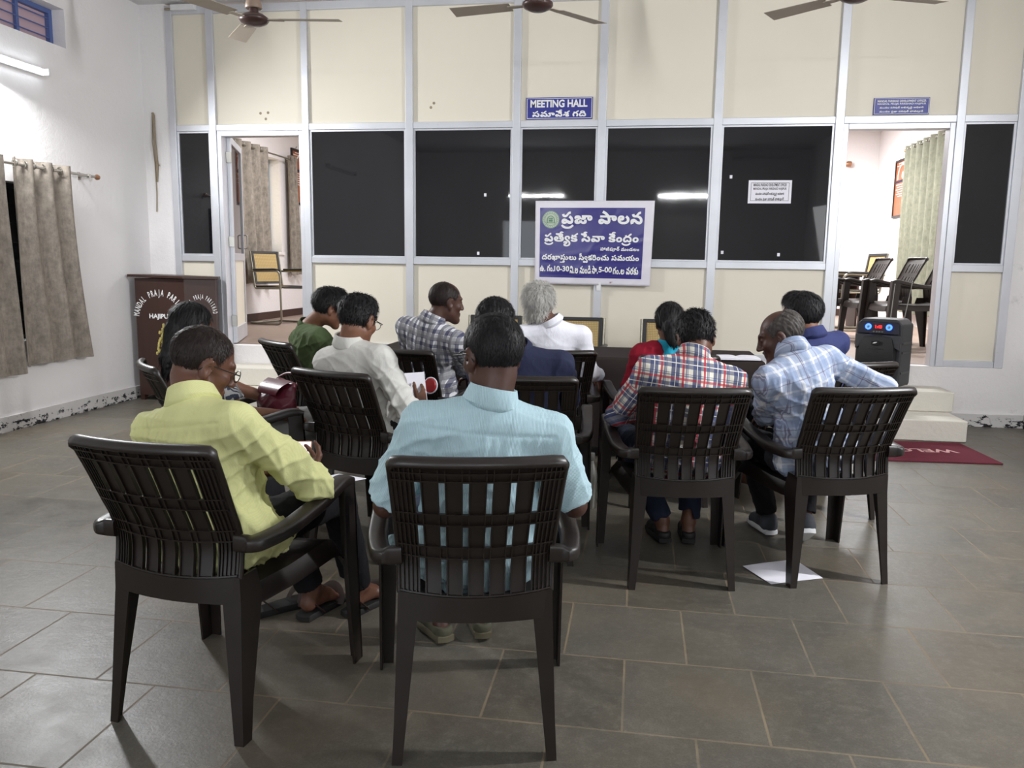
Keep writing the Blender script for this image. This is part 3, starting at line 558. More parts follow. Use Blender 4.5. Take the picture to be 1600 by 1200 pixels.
 140: "107,-2 90,2 83,6 75,10 51,25 47,26 44,28 30,21 38,19 50,21 55,23 59,26 65,34 67,39 68,44 34,69 37,90 59,93 60,90 62,88 65,79 65,70 63,62 53,52 49,50 36,48 31,49 26,49 18,53 11,59 9,63 7,73 8,81 11,87 16,93 24,97 33,100 46,101 63,99 71,96 77,93 83,89 91,79 97,68 100,51 98,37 92,24 88,18 83,13 78,9 72,5 57,-1 49,-2 33,-2 26,-1 20,1 15,4 9,11 7,15 5,24 6,31 9,37 14,42 20,45 28,48 45,48 52,47 58,45 71,38 77,34 86,34 89,32 93,31 124,27 128,29 132,40 130,50 128,54 122,62 114,70 104,76 119,96 128,92 135,87 143,82 149,77 155,71 159,65 163,58 165,50 165,33 163,25 156,12 151,7 145,3 137,0 127,-2|62,-28 64,1 91,1 92,-28|208,35 203,35 193,37 176,68 177,73 185,87 209,85 206,83 199,71 203,58 219,66 215,73 208,75 98,75 98,101 200,101 205,100 211,100 219,98 234,89 239,82 241,77 242,72 242,66 241,57 238,50 233,43 226,38 218,36",
 486: "-35,-9 -25,-10 -18,-13 -11,-18 -7,-24 -4,-31 -3,-40 -3,-45 -9,-59 -15,-65 -23,-69 -41,-73 -142,-73 -142,-48 -36,-48 -29,-46 -25,-39 -44,-44 -42,-50 -34,-58 -58,-61 -66,-46 -67,-42 -67,-33 -66,-29 -62,-21 -59,-17 -49,-11",
 63: "20,-2 10,-2 -7,4 -14,9 -21,15 -27,22 -9,42 -1,33 8,27 15,25 19,25 26,27 30,31 31,35 31,44 30,49 28,53 22,61 14,69 4,75 22,101 30,97 37,92 44,86 50,80 55,73 59,66 62,58 64,50 65,41 64,29 60,18 54,10 45,3 34,-1",
 244: "105,-2 93,0 82,4 77,8 71,12 58,25 42,15 45,11 47,7 14,-3 11,2 9,7 8,12 6,18 6,24 5,30 7,42 13,51 23,59 29,61 42,63 48,63 59,61 82,45 87,40 118,28 121,34 121,43 115,57 112,61 108,65 103,69 93,75 111,101 119,97 127,92 139,80 145,73 149,66 152,58 154,50 154,33 152,25 150,19 146,13 141,8 135,3 128,0 120,-2|54,84 43,84 23,89 30,107 56,103 61,104 68,108 70,112 69,127 63,132 59,125 63,126 72,134 74,138 82,122 56,109 41,109 34,111 28,114 24,118 21,123 21,133 22,136 28,143 42,149 48,150 55,150 67,149 77,146 85,141 91,134 94,126 95,117 94,108 91,100 85,93 77,88 66,85|60,174 76,172 82,170 88,167 97,155 72,150 54,156 61,142 40,132 28,144 26,152 27,158 30,163 35,168 42,171 50,173",
 501: "64,-70 58,-70 48,-68 34,-61 30,-57 25,-53 20,-47 11,-37 12,-47 17,-43 19,-39 20,-34 36,-52 22,-66 17,-67 13,-69 7,-70 1,-70 -13,-68 -18,-66 -22,-63 -28,-55 -30,-51 -31,-46 -31,-42 -29,-31 -27,-27 -24,-23 -20,-19 -10,-15 2,-13 7,-13 16,-15 24,-19 32,-25 74,-26 71,-17 60,-3 47,8 38,14 32,20 25,25 15,35 8,46 6,52 4,64 5,70 7,76 10,82 14,87 19,92 25,96 32,99 50,101 57,101 69,99 79,95 87,89 93,81 95,76 96,71 96,59 95,53 93,48 88,39 85,36 61,51 65,69 50,77 41,75 38,73 35,59 37,57 38,54 47,46 51,42 56,39 73,26 80,20 85,14 90,9 94,3 98,-2 102,-13 105,-31 104,-38 100,-52 96,-57 91,-62 86,-65 79,-68",
 201: "61,142 72,141 82,139 90,135 97,130 103,124 107,117 110,109 112,100 111,78 84,89 81,107 72,114 67,116 58,116 55,95 27,87 21,97 20,101 20,114 21,119 27,129 37,137 44,140|6,48 7,57 9,66 13,74 18,82 24,88 32,94 42,98 53,100 65,101 78,100 88,98 98,94 106,89 112,83 117,75 121,67 123,58 124,48 123,38 121,30 117,22 112,15 106,9 98,4 88,0 77,-2 52,-2 41,0 32,4 24,9 18,15 13,22 9,30 7,39|40,50 41,43 43,37 46,32 51,28 57,26 65,25 79,28 88,37 91,50 88,63 79,72 75,74 71,75 60,75 55,74 51,72 41,59 40,55",
 28: "119,-2 104,1 97,6 89,14 86,19 94,18 90,14 86,9 78,3 69,-1 64,-2 45,-2 38,-1 32,1 23,7 19,11 15,21 15,32 16,36 21,45 30,51 31,45 5,45 5,72 64,72 64,47 59,46 49,40 50,28 53,26 58,25 67,27 70,30 74,38 75,42 105,42 108,32 135,44 134,49 132,54 126,62 113,71 95,77 88,78 112,100 132,94 141,89 149,83 156,76 161,68 165,60 168,51 169,41 168,33 164,18 160,12 155,7 149,3 142,0 134,-2|90,77 77,79 71,81 62,87 58,92 52,105 50,112 81,120 82,114 87,103 119,128 123,132 137,142 142,144 153,146 160,146 162,120 158,120 145,116 137,109 115,85 101,79",
 48: "6,49 7,58 9,66 13,75 18,82 24,88 32,94 42,98 53,100 65,101 78,100 88,98 98,94 106,89 112,83 117,75 121,67 123,58 124,48 123,39 121,30 117,22 112,15 106,9 98,4 88,0 77,-2 52,-2 41,1 32,4 24,9 18,15 13,22 9,30 7,39|40,49 41,43 43,37 46,32 51,28 57,26 65,25 79,28 83,30 88,36 91,49 88,62 83,68 75,72 71,73 60,73 55,72 41,58 40,54|150,-2 140,-2 124,4 117,9 110,15 103,22 122,42 146,25 150,25 159,29 162,35 162,39 160,49 158,54 152,63 148,67 138,75 132,78 151,100 160,95 174,85 180,79 190,65 193,58 195,50 195,41 194,29 190,18 184,10 175,3 164,-1|222,-2 212,-2 195,4 188,9 181,15 175,22 193,42 217,25 221,25 232,31 233,35 233,44 230,53 224,61 220,65 211,72 205,75 224,101 239,92 245,86 252,80 257,73 261,66 264,58 266,50 267,41 265,29 262,18 255,10 247,3 235,-1|140,77 127,79 122,81 112,87 108,92 102,105 100,112 131,120 133,114 134,109 138,103 153,107 165,122 169,128 174,132 178,136 187,142 192,144 204,146 211,146 212,120 208,120 185,105 178,98 173,91 165,85 157,81 151,79",
 13: "118,-2 105,0 90,6 80,15 84,15 62,-1 57,-2 46,-2 34,-1 25,3 17,9 11,18 8,28 6,41 7,53 11,64 16,73 24,82 33,88 45,94 58,98 73,100 89,101 98,101 106,100 113,100 120,98 127,97 133,95 140,94 154,88 141,65 122,71 100,75 79,75 65,73 54,69 44,60 41,32 43,29 53,25 65,31 67,39 95,39 96,35 104,27 110,25 126,34 132,17 111,10 107,17 104,37 114,50 118,52 128,54 143,54 151,52 158,48 163,43 166,37 167,30 165,19 159,8 155,5 141,-1 134,-2|16,44 28,65 180,65 180,44|102,126 100,97 73,97 71,126",
 626: "11,15 13,26 21,32 25,33 35,33 40,32 47,26 49,21 49,10 47,5 40,-1 35,-2 25,-2 21,-1 13,5",
 194: "105,-2 93,0 82,4 77,8 71,12 58,25 42,15 45,11 47,7 14,-3 11,2 9,7 8,12 6,18 6,24 5,30 7,42 13,51 23,59 29,61 42,63 48,63 59,61 82,45 87,40 121,30 124,41 124,54 122,62 121,70 115,85 111,92 101,104 88,113 81,116 50,112 67,116 66,119 60,126 57,127 84,131 90,119 91,112 90,103 87,96 82,91 76,87 68,85 58,84 52,84 46,85 37,89 29,97 27,101 25,107 25,119 29,128 33,133 43,139 57,143 66,143 80,142 93,140 105,135 115,129 125,122 133,114 140,104 146,94 154,72 156,60 156,38 154,29 151,21 147,14 142,8 136,3 129,0 120,-2",
 187: "115,-2 96,1 92,4 87,6 77,15 81,15 72,5 60,-1 55,-2 45,-2 33,-1 24,3 16,9 11,18 7,28 6,41 7,53 11,64 16,73 23,82 32,88 44,94 56,98 71,100 87,101 95,101 102,100 109,100 116,98 123,97 129,95 136,94 150,88 137,64 113,72 97,75 75,75 66,73 59,71 53,67 48,63 44,59 40,48 40,37 41,33 43,29 45,27 51,25 58,27 60,29 64,37 64,41 93,41 93,37 97,29 106,25 122,34 121,29 126,19 129,17 107,11 103,18 101,40 104,47 108,53 114,57 121,60 137,60 142,59 148,57 152,54 156,50 159,46 161,41 163,31 163,27 161,19 155,9 147,3 143,1 137,-1 130,-2|82,84 71,84 51,89 58,108 67,104 71,104 74,103 82,103 98,112 97,129 94,133 87,137 87,127 91,128 104,141 112,124 100,114 96,113 93,111 89,110 84,110 79,109 62,112 58,114 54,117 50,123 49,127 49,131 50,138 52,143 57,148 64,152 72,155 91,155 99,153 105,151 111,147 115,143 119,138 122,132 124,119 122,108 119,100 113,93 105,88 95,85",
 172: "105,-2 93,0 82,4 77,8 71,12 58,25 42,15 45,11 47,7 14,-3 11,2 9,7 8,12 6,18 6,24 5,30 7,42 13,51 23,59 29,61 42,63 48,63 59,61 82,45 87,40 116,27 120,31 121,35 121,48 117,63 114,70 106,84 105,92 97,100 88,107 78,114 68,120 57,126 47,130 62,158 92,143 101,136 111,129 127,113 134,105 141,95 143,87 152,64 155,41 153,26 150,19 146,13 142,8 136,3 128,0 120,-2|199,35 193,35 184,37 168,53 168,57 167,68 168,73 170,77 171,81 175,87 200,85 190,71 208,71 199,75 25,75 25,101 190,101 196,100 201,100 210,98 221,92 227,86 231,77 233,66 232,57 229,50 224,43 217,38 209,36",
 54: "105,-2 94,0 89,2 84,5 79,9 73,13 67,19 57,31 37,24 51,22 57,28 61,38 81,19 69,5 55,-1 49,-2 33,-2 20,2 12,9 9,14 7,19 5,30 7,42 10,47 14,52 18,56 23,59 36,63 49,63 72,54 76,50 81,46 118,28 120,31 121,35 121,44 119,52 110,65 100,71 93,74 86,76 78,77 59,77 95,101 107,98 118,94 127,89 136,83 148,69 152,60 154,51 155,41 153,25 150,19 142,7 136,3 129,0 121,-2|59,77 46,79 41,81 31,87 27,92 21,105 19,112 50,120 52,114 53,109 57,103 72,107 84,122 88,128 93,132 97,136 106,142 111,144 123,146 130,146 131,120 127,120 104,105 97,98 92,91 84,85 71,79",
 56: "105,-2 94,0 89,2 84,5 79,9 73,13 67,19 57,31 37,24 51,22 57,28 61,38 81,19 69,5 55,-1 49,-2 33,-2 20,2 12,9 9,14 7,19 5,30 7,42 10,47 14,52 18,56 23,59 36,63 49,63 72,54 76,50 81,46 120,31 121,35 121,44 120,49 118,53 112,61 104,69 94,75 112,101 120,97 127,92 134,86 140,80 145,73 149,66 152,58 154,50 155,41 153,25 147,13 142,7 136,3 129,0 121,-2|133,-29 127,-28 122,-26 117,-23 111,-16 108,-7 110,9 141,8 156,1 170,-19 161,-25 156,-27 146,-29|49,77 36,79 31,81 21,87 14,98 12,105 9,112 41,120 43,109 47,103 62,107 79,128 87,136 96,142 101,144 113,146 120,146 121,120 102,114 100,111 97,109 82,91 75,85 61,79",
 118: "71,-2 42,4 31,9 22,15 15,23 10,31 7,40 6,50 7,57 9,65 12,71 16,76 21,81 27,85 34,88 50,90 65,88 71,86 75,83 79,79 85,70 86,65 86,60 85,51 82,44 77,39 70,35 61,33 51,32 46,32 37,34 29,38 25,41 21,43 16,48 23,65 29,58 33,55 41,51 55,53 42,66 35,57 35,53 35,41 39,35 50,29 56,27 79,24 100,24 110,25 118,25 125,27 131,28 137,30 141,32 147,38 150,45 148,60 141,66 137,68 124,54 145,56 146,59 148,61 150,68 164,56 159,47 152,40 148,37 138,33 127,31 111,34 107,36 97,46 95,57 96,64 99,71 104,76 111,80 120,82 127,80 105,83 116,101 122,101 129,100 143,96 155,90 165,82 170,76 173,71 176,64 178,49 176,34 170,22 165,16 159,11 151,7 142,4 131,1 119,-1 105,-2|74,105 74,109 75,113 79,121 87,127 86,123 82,126 76,133 72,147 73,154 76,161 102,173 107,173 113,174 177,174 177,150 144,137 144,113 120,101 126,79 101,79 91,81 86,83 79,89 76,94",
 9: "78,-2 64,0 52,2 42,5 26,14 19,20 14,26 8,40 6,56 7,64 9,72 12,79 16,86 21,91 28,95 35,98 43,100 52,101 66,99 71,97 80,90 85,81 87,70 85,58 79,49 75,46 65,42 51,40 44,41 32,45 19,54 24,75 35,65 59,71 43,77 40,73 38,69 37,65 37,48 42,39 46,35 59,29 69,27 94,25 112,26 127,29 138,33 145,39 150,47 148,70 142,75 137,76 132,75 127,67 129,62 139,56 139,36 83,36 83,59 109,59 107,56 102,83 104,87 107,91 111,95 129,101 136,101 154,99 162,95 169,91 174,86 179,80 182,73 184,65 185,56 184,47 182,39 179,32 175,25 169,19 162,13 154,8 145,5 134,2 121,-1 108,-2",
 198: "109,-2 95,3 84,14 80,19 89,18 85,14 81,9 73,3 68,1 63,0 58,-2 37,-2 30,-1 24,2 18,4 14,8 11,12 9,16 7,26 10,40 16,47 21,50 26,54 41,60 53,67 40,65 11,56 6,71 6,79 10,88 19,95 24,97 39,101 56,101 70,97 75,94 79,90 85,82 86,78 86,69 84,61 78,53 68,46 53,40 55,25 59,26 61,28 64,29 70,42 100,42 103,32 125,26 131,30 135,37 137,46 137,52 134,74 132,80 126,93 118,103 113,108 102,115 85,116 84,119 78,126 75,127 101,131 106,123 108,115 108,111 107,103 104,97 100,91 86,85 70,85 64,86 54,90 50,94 47,98 43,107 43,118 45,124 47,128 51,133 55,136 61,139 67,141 75,143 84,143 97,142 109,140 120,136 130,130 139,124 147,116 154,107 164,87 167,76 169,64 169,41 167,32 164,23 159,15 154,9 147,4 130,-2|70,-28 71,1 98,1 100,-28",
 65: "23,-82 13,-81 3,-79 -5,-77 -13,-73 -19,-68 -24,-62 -28,-55 -30,-47 -30,-31 -26,-19 -22,-14 -17,-9 -6,-3 1,-1 16,-1 31,-7 35,-11 38,-15 40,-19 41,-24 41,-34 37,-43 34,-47 21,-53 16,-54 6,-54 -8,-50 -10,-48 -10,-30 -6,-34 4,-37 13,-35 8,-21 2,-23 -5,-33 -5,-47 1,-54 6,-57 22,-59 27,-58 31,-58 36,-57 44,-53 54,-43 58,-33 60,-19 59,-9 55,10 51,19 46,28 41,36 35,44 28,51 12,65 4,71 -5,77 12,102 23,95 33,88 51,72 60,63 74,43 79,32 84,20 90,-4 90,-28 88,-38 85,-46 81,-54 71,-66 64,-71 57,-75 49,-78 41,-80",
 489: "-40,-81 -46,-80 -54,-76 -58,-72 -62,-69 -57,-68 -61,-72 -66,-76 -74,-80 -79,-81 -91,-81 -100,-77 -110,-67 -113,-52 -112,-44 -110,-37 -106,-30 -101,-24 -95,-20 -87,-16 -79,-13 -70,-11 -60,-10 -50,-11 -40,-13 -32,-16 -24,-20 -18,-25 -13,-30 -7,-44 -7,-57 -8,-62 -12,-71 -19,-77 -23,-79 -29,-81|-34,-45 -36,-40 -40,-36 -45,-33 -52,-31 -60,-30 -68,-31 -75,-33 -80,-36 -84,-40 -86,-45 -70,-51 -49,-51|-72,-94 -71,-77 -49,-77 -48,-94",
 193: "76,142 88,141 98,139 107,135 115,130 121,123 126,116 129,108 131,100 130,78 103,89 101,103 92,112 81,116 70,116 66,115 59,109 65,95 38,87 31,97 30,101 30,114 34,124 38,129 43,133 49,137 57,140|103,-2 94,1 90,3 86,6 82,10 79,14 75,18 84,18 80,13 72,5 69,3 60,-1 56,-2 45,-2 33,-1 24,3 16,9 11,18 7,28 6,41 7,52 10,62 15,72 22,80 31,88 41,93 52,98 66,100 80,101 94,100 107,98 119,93 129,87 138,80 144,72 149,62 152,52 153,41 153,32 151,24 145,12 140,7 135,3 129,0 122,-2|108,25 117,29 120,43 118,54 112,64 107,68 102,71 89,75 71,75 58,71 52,68 48,64 44,59 40,49 40,37 41,33 43,29 45,27 51,25 58,27 62,32 64,37 65,42 95,42 97,32 99,29|65,-28 66,1 93,1 95,-28",
 139: "53,-2 35,0 27,2 21,5 15,9 10,14 5,20 2,27 32,36 34,33 53,24 76,24 57,38 30,41 24,43 18,46 6,61 6,65 5,69 6,75 8,80 11,84 16,88 22,91 30,94 39,96 49,97 78,97 86,96 99,92 105,89 110,85 114,80 117,74 86,66 68,76 50,76 45,64 49,64 53,63 76,62 84,62 91,61 97,59 102,58 111,53 118,44 120,36 120,24 117,17 113,12 107,7 101,3 84,-1 74,-2|163,35 157,35 148,37 140,41 130,63 133,77 139,87 164,85 153,67 154,62 173,69 169,73 163,75 85,75 59,79 39,75 8,75 8,101 154,101 160,100 165,100 174,98 185,92 191,86 195,77 196,72 196,66 195,57 192,50 187,43 181,38 173,36",
}
TELUGU = {
 'hall': (1107, "57:0,0 163:161,0 321:466,0 55:628,0 25:818,0 192:948,0"),
 'b1': (1007, "43:0,0 572:161,0 146:161,0 159:452,0 51:687,0 42:846,0"),
 'b2': (1594, "43:0,0 572:161,0 306:161,0 496:345,0 23:449,0 324:630,0 169:791,0 291:1084,0 6:1208,0 40:1322,0 569:1463,0 6:1481,0"),
 'b3': (1669, "173:0,0 218:234,0 252:401,0 129:696,0 47:883,0 6:1115,0 35:1229,0 51:1396,0 6:1556,0"),
 'b4': (2769, "40:0,0 49:159,0 140:290,0 57:534,0 486:668,0 63:695,0 51:766,0 63:926,0 244:1053,0 501:1214,0 23:1319,0 201:1443,0 6:1573,0 28:1687,0 63:1862,0 57:1989,0 47:2150,0 48:2383,0 6:2656,0"),
 'b5a': (606, "13:0,0 626:186,0 25:303,0 6:433,0 626:546,0"),
 'b5b': (1304, "194:0,0 626:163,0 51:223,0 42:439,0 63:600,0 6:671,0 187:784,0 172:1008,0 626:1244,0"),
 'b5c': (1007, "25:0,0 6:130,0 626:244,0 51:304,0 54:520,0 49:681,0 23:811,0 63:936,0"),
 'o1': (2937, "47:0,0 6:233,0 35:346,0 51:514,0 43:729,0 201:891,0 56:1021,0 118:1182,0 9:1423,0 198:1613,0 54:1789,0 65:1950,0 192:2042,0 489:2165,0 9:2258,0 193:2448,0 139:2608,0 201:2807,0"),
 'o2': (2700, "47:0,0 6:233,0 35:346,0 51:514,0 43:729,0 572:891,0 146:891,0 43:1181,0 201:1342,0 56:1473,0 118:1634,0 173:1874,0 218:2109,0 252:2275,0 129:2570,0"),
}

def curve_to_mesh(cu, name):
    o = bpy.data.objects.new(name, cu); COL.objects.link(o)
    dg = bpy.context.evaluated_depsgraph_get()
    me = bpy.data.meshes.new_from_object(o.evaluated_get(dg))
    bpy.data.objects.remove(o)
    n = len(me.vertices); a = np.empty(n * 3, np.float32); me.vertices.foreach_get('co', a)
    v = a.reshape(-1, 3).copy(); f = [tuple(p.vertices) for p in me.polygons]
    bpy.data.meshes.remove(me)
    return v, f

def latin(text, bold=0.0):
    """flat lettering: vertices (x, y in letter heights of about 0.7) and faces, and its width"""
    cu = bpy.data.curves.new('t', 'FONT'); cu.body = text; cu.size = 1.0; cu.offset = bold; cu.resolution_u = 4
    v, f = curve_to_mesh(cu, 't')
    return v, f

def telugu(key):
    """outlines triangulated with the winding rule, so crossing strokes stay solid"""
    from mathutils.geometry import delaunay_2d_cdt
    pen, seq = TELUGU[key]; V = []; F = []
    for item in seq.split():
        g, xy = item.split(':'); off = np.array([int(t) for t in xy.split(',')])
        cs = [np.array([[float(t) for t in p.split(',')] for p in c.split()]) + off for c in GLYPHS[int(g)].split('|')]
        pts = [Vector(p) for c in cs for p in c]; ed = []; n = 0
        for c in cs: ed += [(n + k, n + (k + 1) % len(c)) for k in range(len(c))]; n += len(c)
        v, _, f = delaunay_2d_cdt(pts, ed, [], 0, 1e-4)[:3]
        v = np.array([tuple(p) for p in v]); base = sum(len(x) for x in V)
        for t in f:
            x, y = v[list(t)].mean(0); w = 0
            for c in cs:
                d = np.roll(c, -1, 0); up = (c[:, 1] <= y) & (d[:, 1] > y); dn = (c[:, 1] > y) & (d[:, 1] <= y)
                side = (d[:, 0] - c[:, 0]) * (y - c[:, 1]) - (x - c[:, 0]) * (d[:, 1] - c[:, 1])
                w += int((up & (side > 0)).sum()) - int((dn & (side < 0)).sum())
            if w: F.append(tuple(base + k for k in t))
        V.append(np.c_[v * 0.005, np.zeros(len(v))])
    return np.concatenate(V), F

def fit_text(mb, vf, x0, x1, z0, z1, y=0.0, frame=None):
    """place flat lettering so that it spans x0..x1 and z0..z1 on the plane facing -y"""
    v, f = vf
    lo, hi = v.min(0), v.max(0)
    p = [Vector((x0 + (a[0] - lo[0]) / (hi[0] - lo[0]) * (x1 - x0), y, z0 + (a[1] - lo[1]) / (hi[1] - lo[1]) * (z1 - z0))) for a in v]
    if frame is not None: p = [frame @ q for q in p]
    mb.add(p, f)

# ------------------------------------------------------------------ the setting
def wall_cells(a0, a1, z0, z1, holes, place):
    """slab pieces around rectangular openings; place(a0, a1, z0, z1) gives a box"""
    A = sorted({a0, a1, *[h[0] for h in holes], *[h[1] for h in holes]}); Z = sorted({z0, z1, *[h[2] for h in holes], *[h[3] for h in holes]})
    mb = MB()
    for p, q in zip(A, A[1:]):
        for r, s in zip(Z, Z[1:]):
            m, n = (p + q) / 2, (r + s) / 2
            if not any(h[0] < m < h[1] and h[2] < n < h[3] for h in holes): mb.box(*place(p, q, r, s))
    return mb

def struct(o): o['kind'] = 'structure'; return o

struct(solid('floor', (XL - 0.2, YB - 0.2, -0.12), (XR + 0.2, YP + 0.02, 0.0), M['floor']))
struct(solid('floor_platform', (-5.8, YP + 0.10, 0.30), (4.5, 16.5, ZP), M['inner_floor']))
struct(solid('ceiling', (-5.9, YB - 0.3, ZC + 0.03), (4.6, 16.6, ZC + 0.2), M['ceiling']))
VENT, WIN = (4.75, 6.78, 3.235, 3.56), (4.55, 6.72, 0.72, 2.02)
struct(wall_cells(YB - 0.2, YP + 0.1, 0, ZC + 0.03, [VENT, WIN], lambda a, b, c, d: ((XL - 0.24, a, c), (XL, b, d))).build('wall_left', M['wall']))
struct(wall_cells(YB - 0.2, YP + 0.1, 0, ZC + 0.03, [(-0.1, 1.9, 0.8, 2.7)], lambda a, b, c, d: ((XR, a, c), (XR + 0.24, b, d))).build('wall_right', M['wall']))
struct(wall_cells(XL, XR, 0, ZC + 0.03, [(-3.1, -1.3, 0, 2.4)], lambda a, b, c, d: ((a, YB - 0.24, c), (b, YB, d))).build('wall_rear', M['wall']))
struct(solid('wall_front_left', (-5.06, YP - 0.02, 0), (-4.775, YP + 0.16, ZC + 0.03), M['wall']))
struct(solid('wall_front_right', (3.275, YP - 0.02, 0), (3.5, YP + 0.16, ZC + 0.03), M['plinth']))
struct(solid('wall_front_plinth', (-4.775, YP - 0.03, 0), (3.275, YP + 0.13, ZP), M['plinth']))
struct(solid('wall_inner_back', (-5.8, 16.3, 0.4), (4.5, 16.5, ZC + 0.03), M['inner_wall']))
IWIN = (10.75, 12.25, 1.56, 2.98)
struct(wall_cells(YP + 0.16, 16.3, 0.4, ZC + 0.03, [IWIN], lambda a, b, c, d: ((-5.86, a, c), (-5.6, b, d))).build('wall_inner_left', M['inner_wall']))
struct(solid('wall_inner_right', (4.3, YP + 0.16, 0.4), (4.5, 16.3, ZC + 0.03), M['inner_wall']))
struct(solid('wall_inner_front_left', (-5.86, YP + 0.12, 0.3), (-5.06, YP + 0.16, ZC + 0.03), M['inner_wall']))
struct(solid('wall_inner_front_right', (3.5, YP + 0.12, 0.3), (4.5, YP + 0.16, ZC + 0.03), M['inner_wall']))
struct(solid('baseboard_left', (XL, YB, 0), (XL + 0.018, YP - 0.02, 0.125), M['skirting']))
struct(solid('baseboard_front_right', (2.76, YP - 0.05, 0), (XR, YP - 0.02, 0.115), M['skirting']))
struct(solid('baseboard_front_left', (XL + 0.02, YP - 0.05, 0), (-4.45, YP - 0.02, 0.115), M['skirting']))
struct(solid('baseboard_right', (XR - 0.018, YB, 0), (XR, YP - 0.05, 0.125), M['skirting']))
struct(solid('baseboard_inner_left', (-5.6, YP + 0.16, ZP), (-5.575, 16.3, ZP + 0.11), M['wood']))
struct(solid('baseboard_inner_back', (-5.6, 16.27, ZP), (4.3, 16.3, ZP + 0.13), M['wood']))

# partition: aluminium frame with cream boards above and below black glass
part = thing('wall_partition', (0, 0, 0), kind='structure')
MU = [(-4.77, -4.70), (-4.34, -4.265), (-3.350, -3.283), (-2.295, -2.222), (-1.244, -1.170), (-0.434, -0.360), (0.620, 0.697), (1.685, 1.760), (2.700, 2.768), (3.197, 3.272)]
for a, b in MU:
    solid('mullion', (a, YP - 0.035, ZP), (b, YP + 0.04, 3.90), M['alu'], part, 0.004)
solid('top_rail', (-4.77, YP - 0.03, 3.825), (3.272, YP + 0.035, 3.90), M['alu'], part, 0.004)
for i in range(9):
    a, b = MU[i][1], MU[i + 1][0]
    solid('rail', (a, YP - 0.028, 2.700), (b, YP + 0.03, 2.762), M['alu'], part, 0.004)
    solid('upper_board', (a, YP + 0.002, 2.762), (b, YP + 0.016, 3.825), M['panel'], part)
    if i in (1, 7): continue
    solid('rail', (a, YP - 0.028, 1.400), (b, YP + 0.03, 1.462), M['alu'], part, 0.004)
    solid('rail', (a, YP - 0.028, ZP), (b, YP + 0.03, ZP + 0.06), M['alu'], part, 0.004)
    solid('lower_board', (a, YP + 0.002, ZP + 0.06), (b, YP + 0.016, 1.400), M['panel'], part)
    f = MB()
    for lo, hi in (((a, 1.462), (a + 0.02, 2.70)), ((b - 0.02, 1.462), (b, 2.70)), ((a + 0.02, 2.682), (b - 0.02, 2.70)), ((a + 0.02, 1.462), (b - 0.02, 1.478))):
        f.box((lo[0], YP - 0.015, lo[1]), (hi[0], YP + 0.02, hi[1]))
    f.build('glazing_bead', M['alu'], part, False, 0.002)
    solid('glass_pane', (a + 0.018, YP + 0.002, 1.476), (b - 0.018, YP + 0.010, 2.684), M['glass'], part)
for x, z in ((-1.52, 2.06), (-1.585, 1.50), (0.745, 1.535), (1.255, 1.52), (0.79, 2.225)):
    solid('paper_scrap', (x, YP + 0.0005, z), (x + 0.024, YP + 0.002, z + 0.03), M['paper'], part)
# stains left on the boards by old stickers
for x, z in ((-3.80, 2.87), (-3.745, 2.815), (-3.72, 2.875), (-2.02, 2.94), (-2.05, 2.90)):
    mb = MB(); mb.lathe([(0.0, 0), (0.014, 0.0), (0.012, 0.0015), (0.0, 0.0015)], 9, (0, 0, 0), Matrix.Translation((x, YP + 0.002, z)) @ Matrix.Rotation(rad(90), 4, 'X'))
    mb.build('sticker_mark', plain('old_glue', (150, 136, 116), 0.9), part)

def frame_trim(name, a, b, z1):
    t = MB()
    t.box((a, YP - 0.02, ZP), (a + 0.045, YP + 0.10, z1)); t.box((b - 0.045, YP - 0.02, ZP), (b, YP + 0.10, z1)); t.box((a + 0.045, YP - 0.02, z1 - 0.05), (b - 0.045, YP + 0.10, z1))
    return struct(t.build(name, M['alu'], None, False, 0.004))
frame_trim('trim_1', MU[1][1], MU[2][0], 2.70)
frame_trim('trim_2', MU[7][1], MU[8][0], 2.70)

# open leaf of the left doorway, hinged on its left jamb and swung into the inner room
leaf = thing('door_1', (-4.20, YP + 0.09, ZP + 0.01), rad(110.5), kind='structure')
st = MB()
Wd, Hd = 0.93, 2.12
for lo, hi in (((0, 0), (0.07, Hd)), ((Wd - 0.07, 0), (Wd, Hd)), ((0.07, Hd - 0.07), (Wd - 0.07, Hd)), ((0.07, 0.86), (Wd - 0.07, 0.94)), ((0.07, 0), (Wd - 0.07, 0.16))):
    st.box((lo[0], -0.02, lo[1]), (hi[0], 0.02, hi[1]))
st.build('leaf_frame', M['alu'], leaf, False, 0.003)
solid('leaf_board', (0.07, -0.006, 0.16), (Wd - 0.07, 0.006, 0.86), M['panel'], leaf)
solid('leaf_glass', (0.07, -0.004, 0.94), (Wd - 0.07, 0.004, Hd - 0.07), M['glass'], leaf)
hd = MB(); hd.tube(round_path([(Wd - 0.035, -0.02, 1.0), (Wd - 0.035, -0.055, 1.0), (Wd - 0.035, -0.055, 1.15), (Wd - 0.035, -0.02, 1.15)], 0.02), 0.008)
hd.build('door_handle', M['steel'], leaf, True)
for z in (0.18, 1.0, 1.85):
    solid('hinge', (-0.018, -0.026, z), (0.006, 0.026, z + 0.11), M['steel'], leaf, 0.003)

# steps up to both doorways
def steps(name, x0, x1, label):
    t = thing(name, ((x0 + x1) / 2, 7.5, 0), label=label, cat='steps')
    h = (x1 - x0) / 2
    solid('lower_step', (-h, -0.44, 0), (h, 0.365, 0.18), M['step'], t, 0.012)
    solid('upper_step', (-h + 0.02, -0.02, 0.18), (h + 0.03, 0.365, 0.36), M['step'], t, 0.012)
steps('cement_steps', 1.35, 2.72, 'cream cement steps below the right doorway, behind the maroon mat')
steps('cement_steps', -4.12, -3.20, 'cream cement steps below the left doorway, beside the lectern')

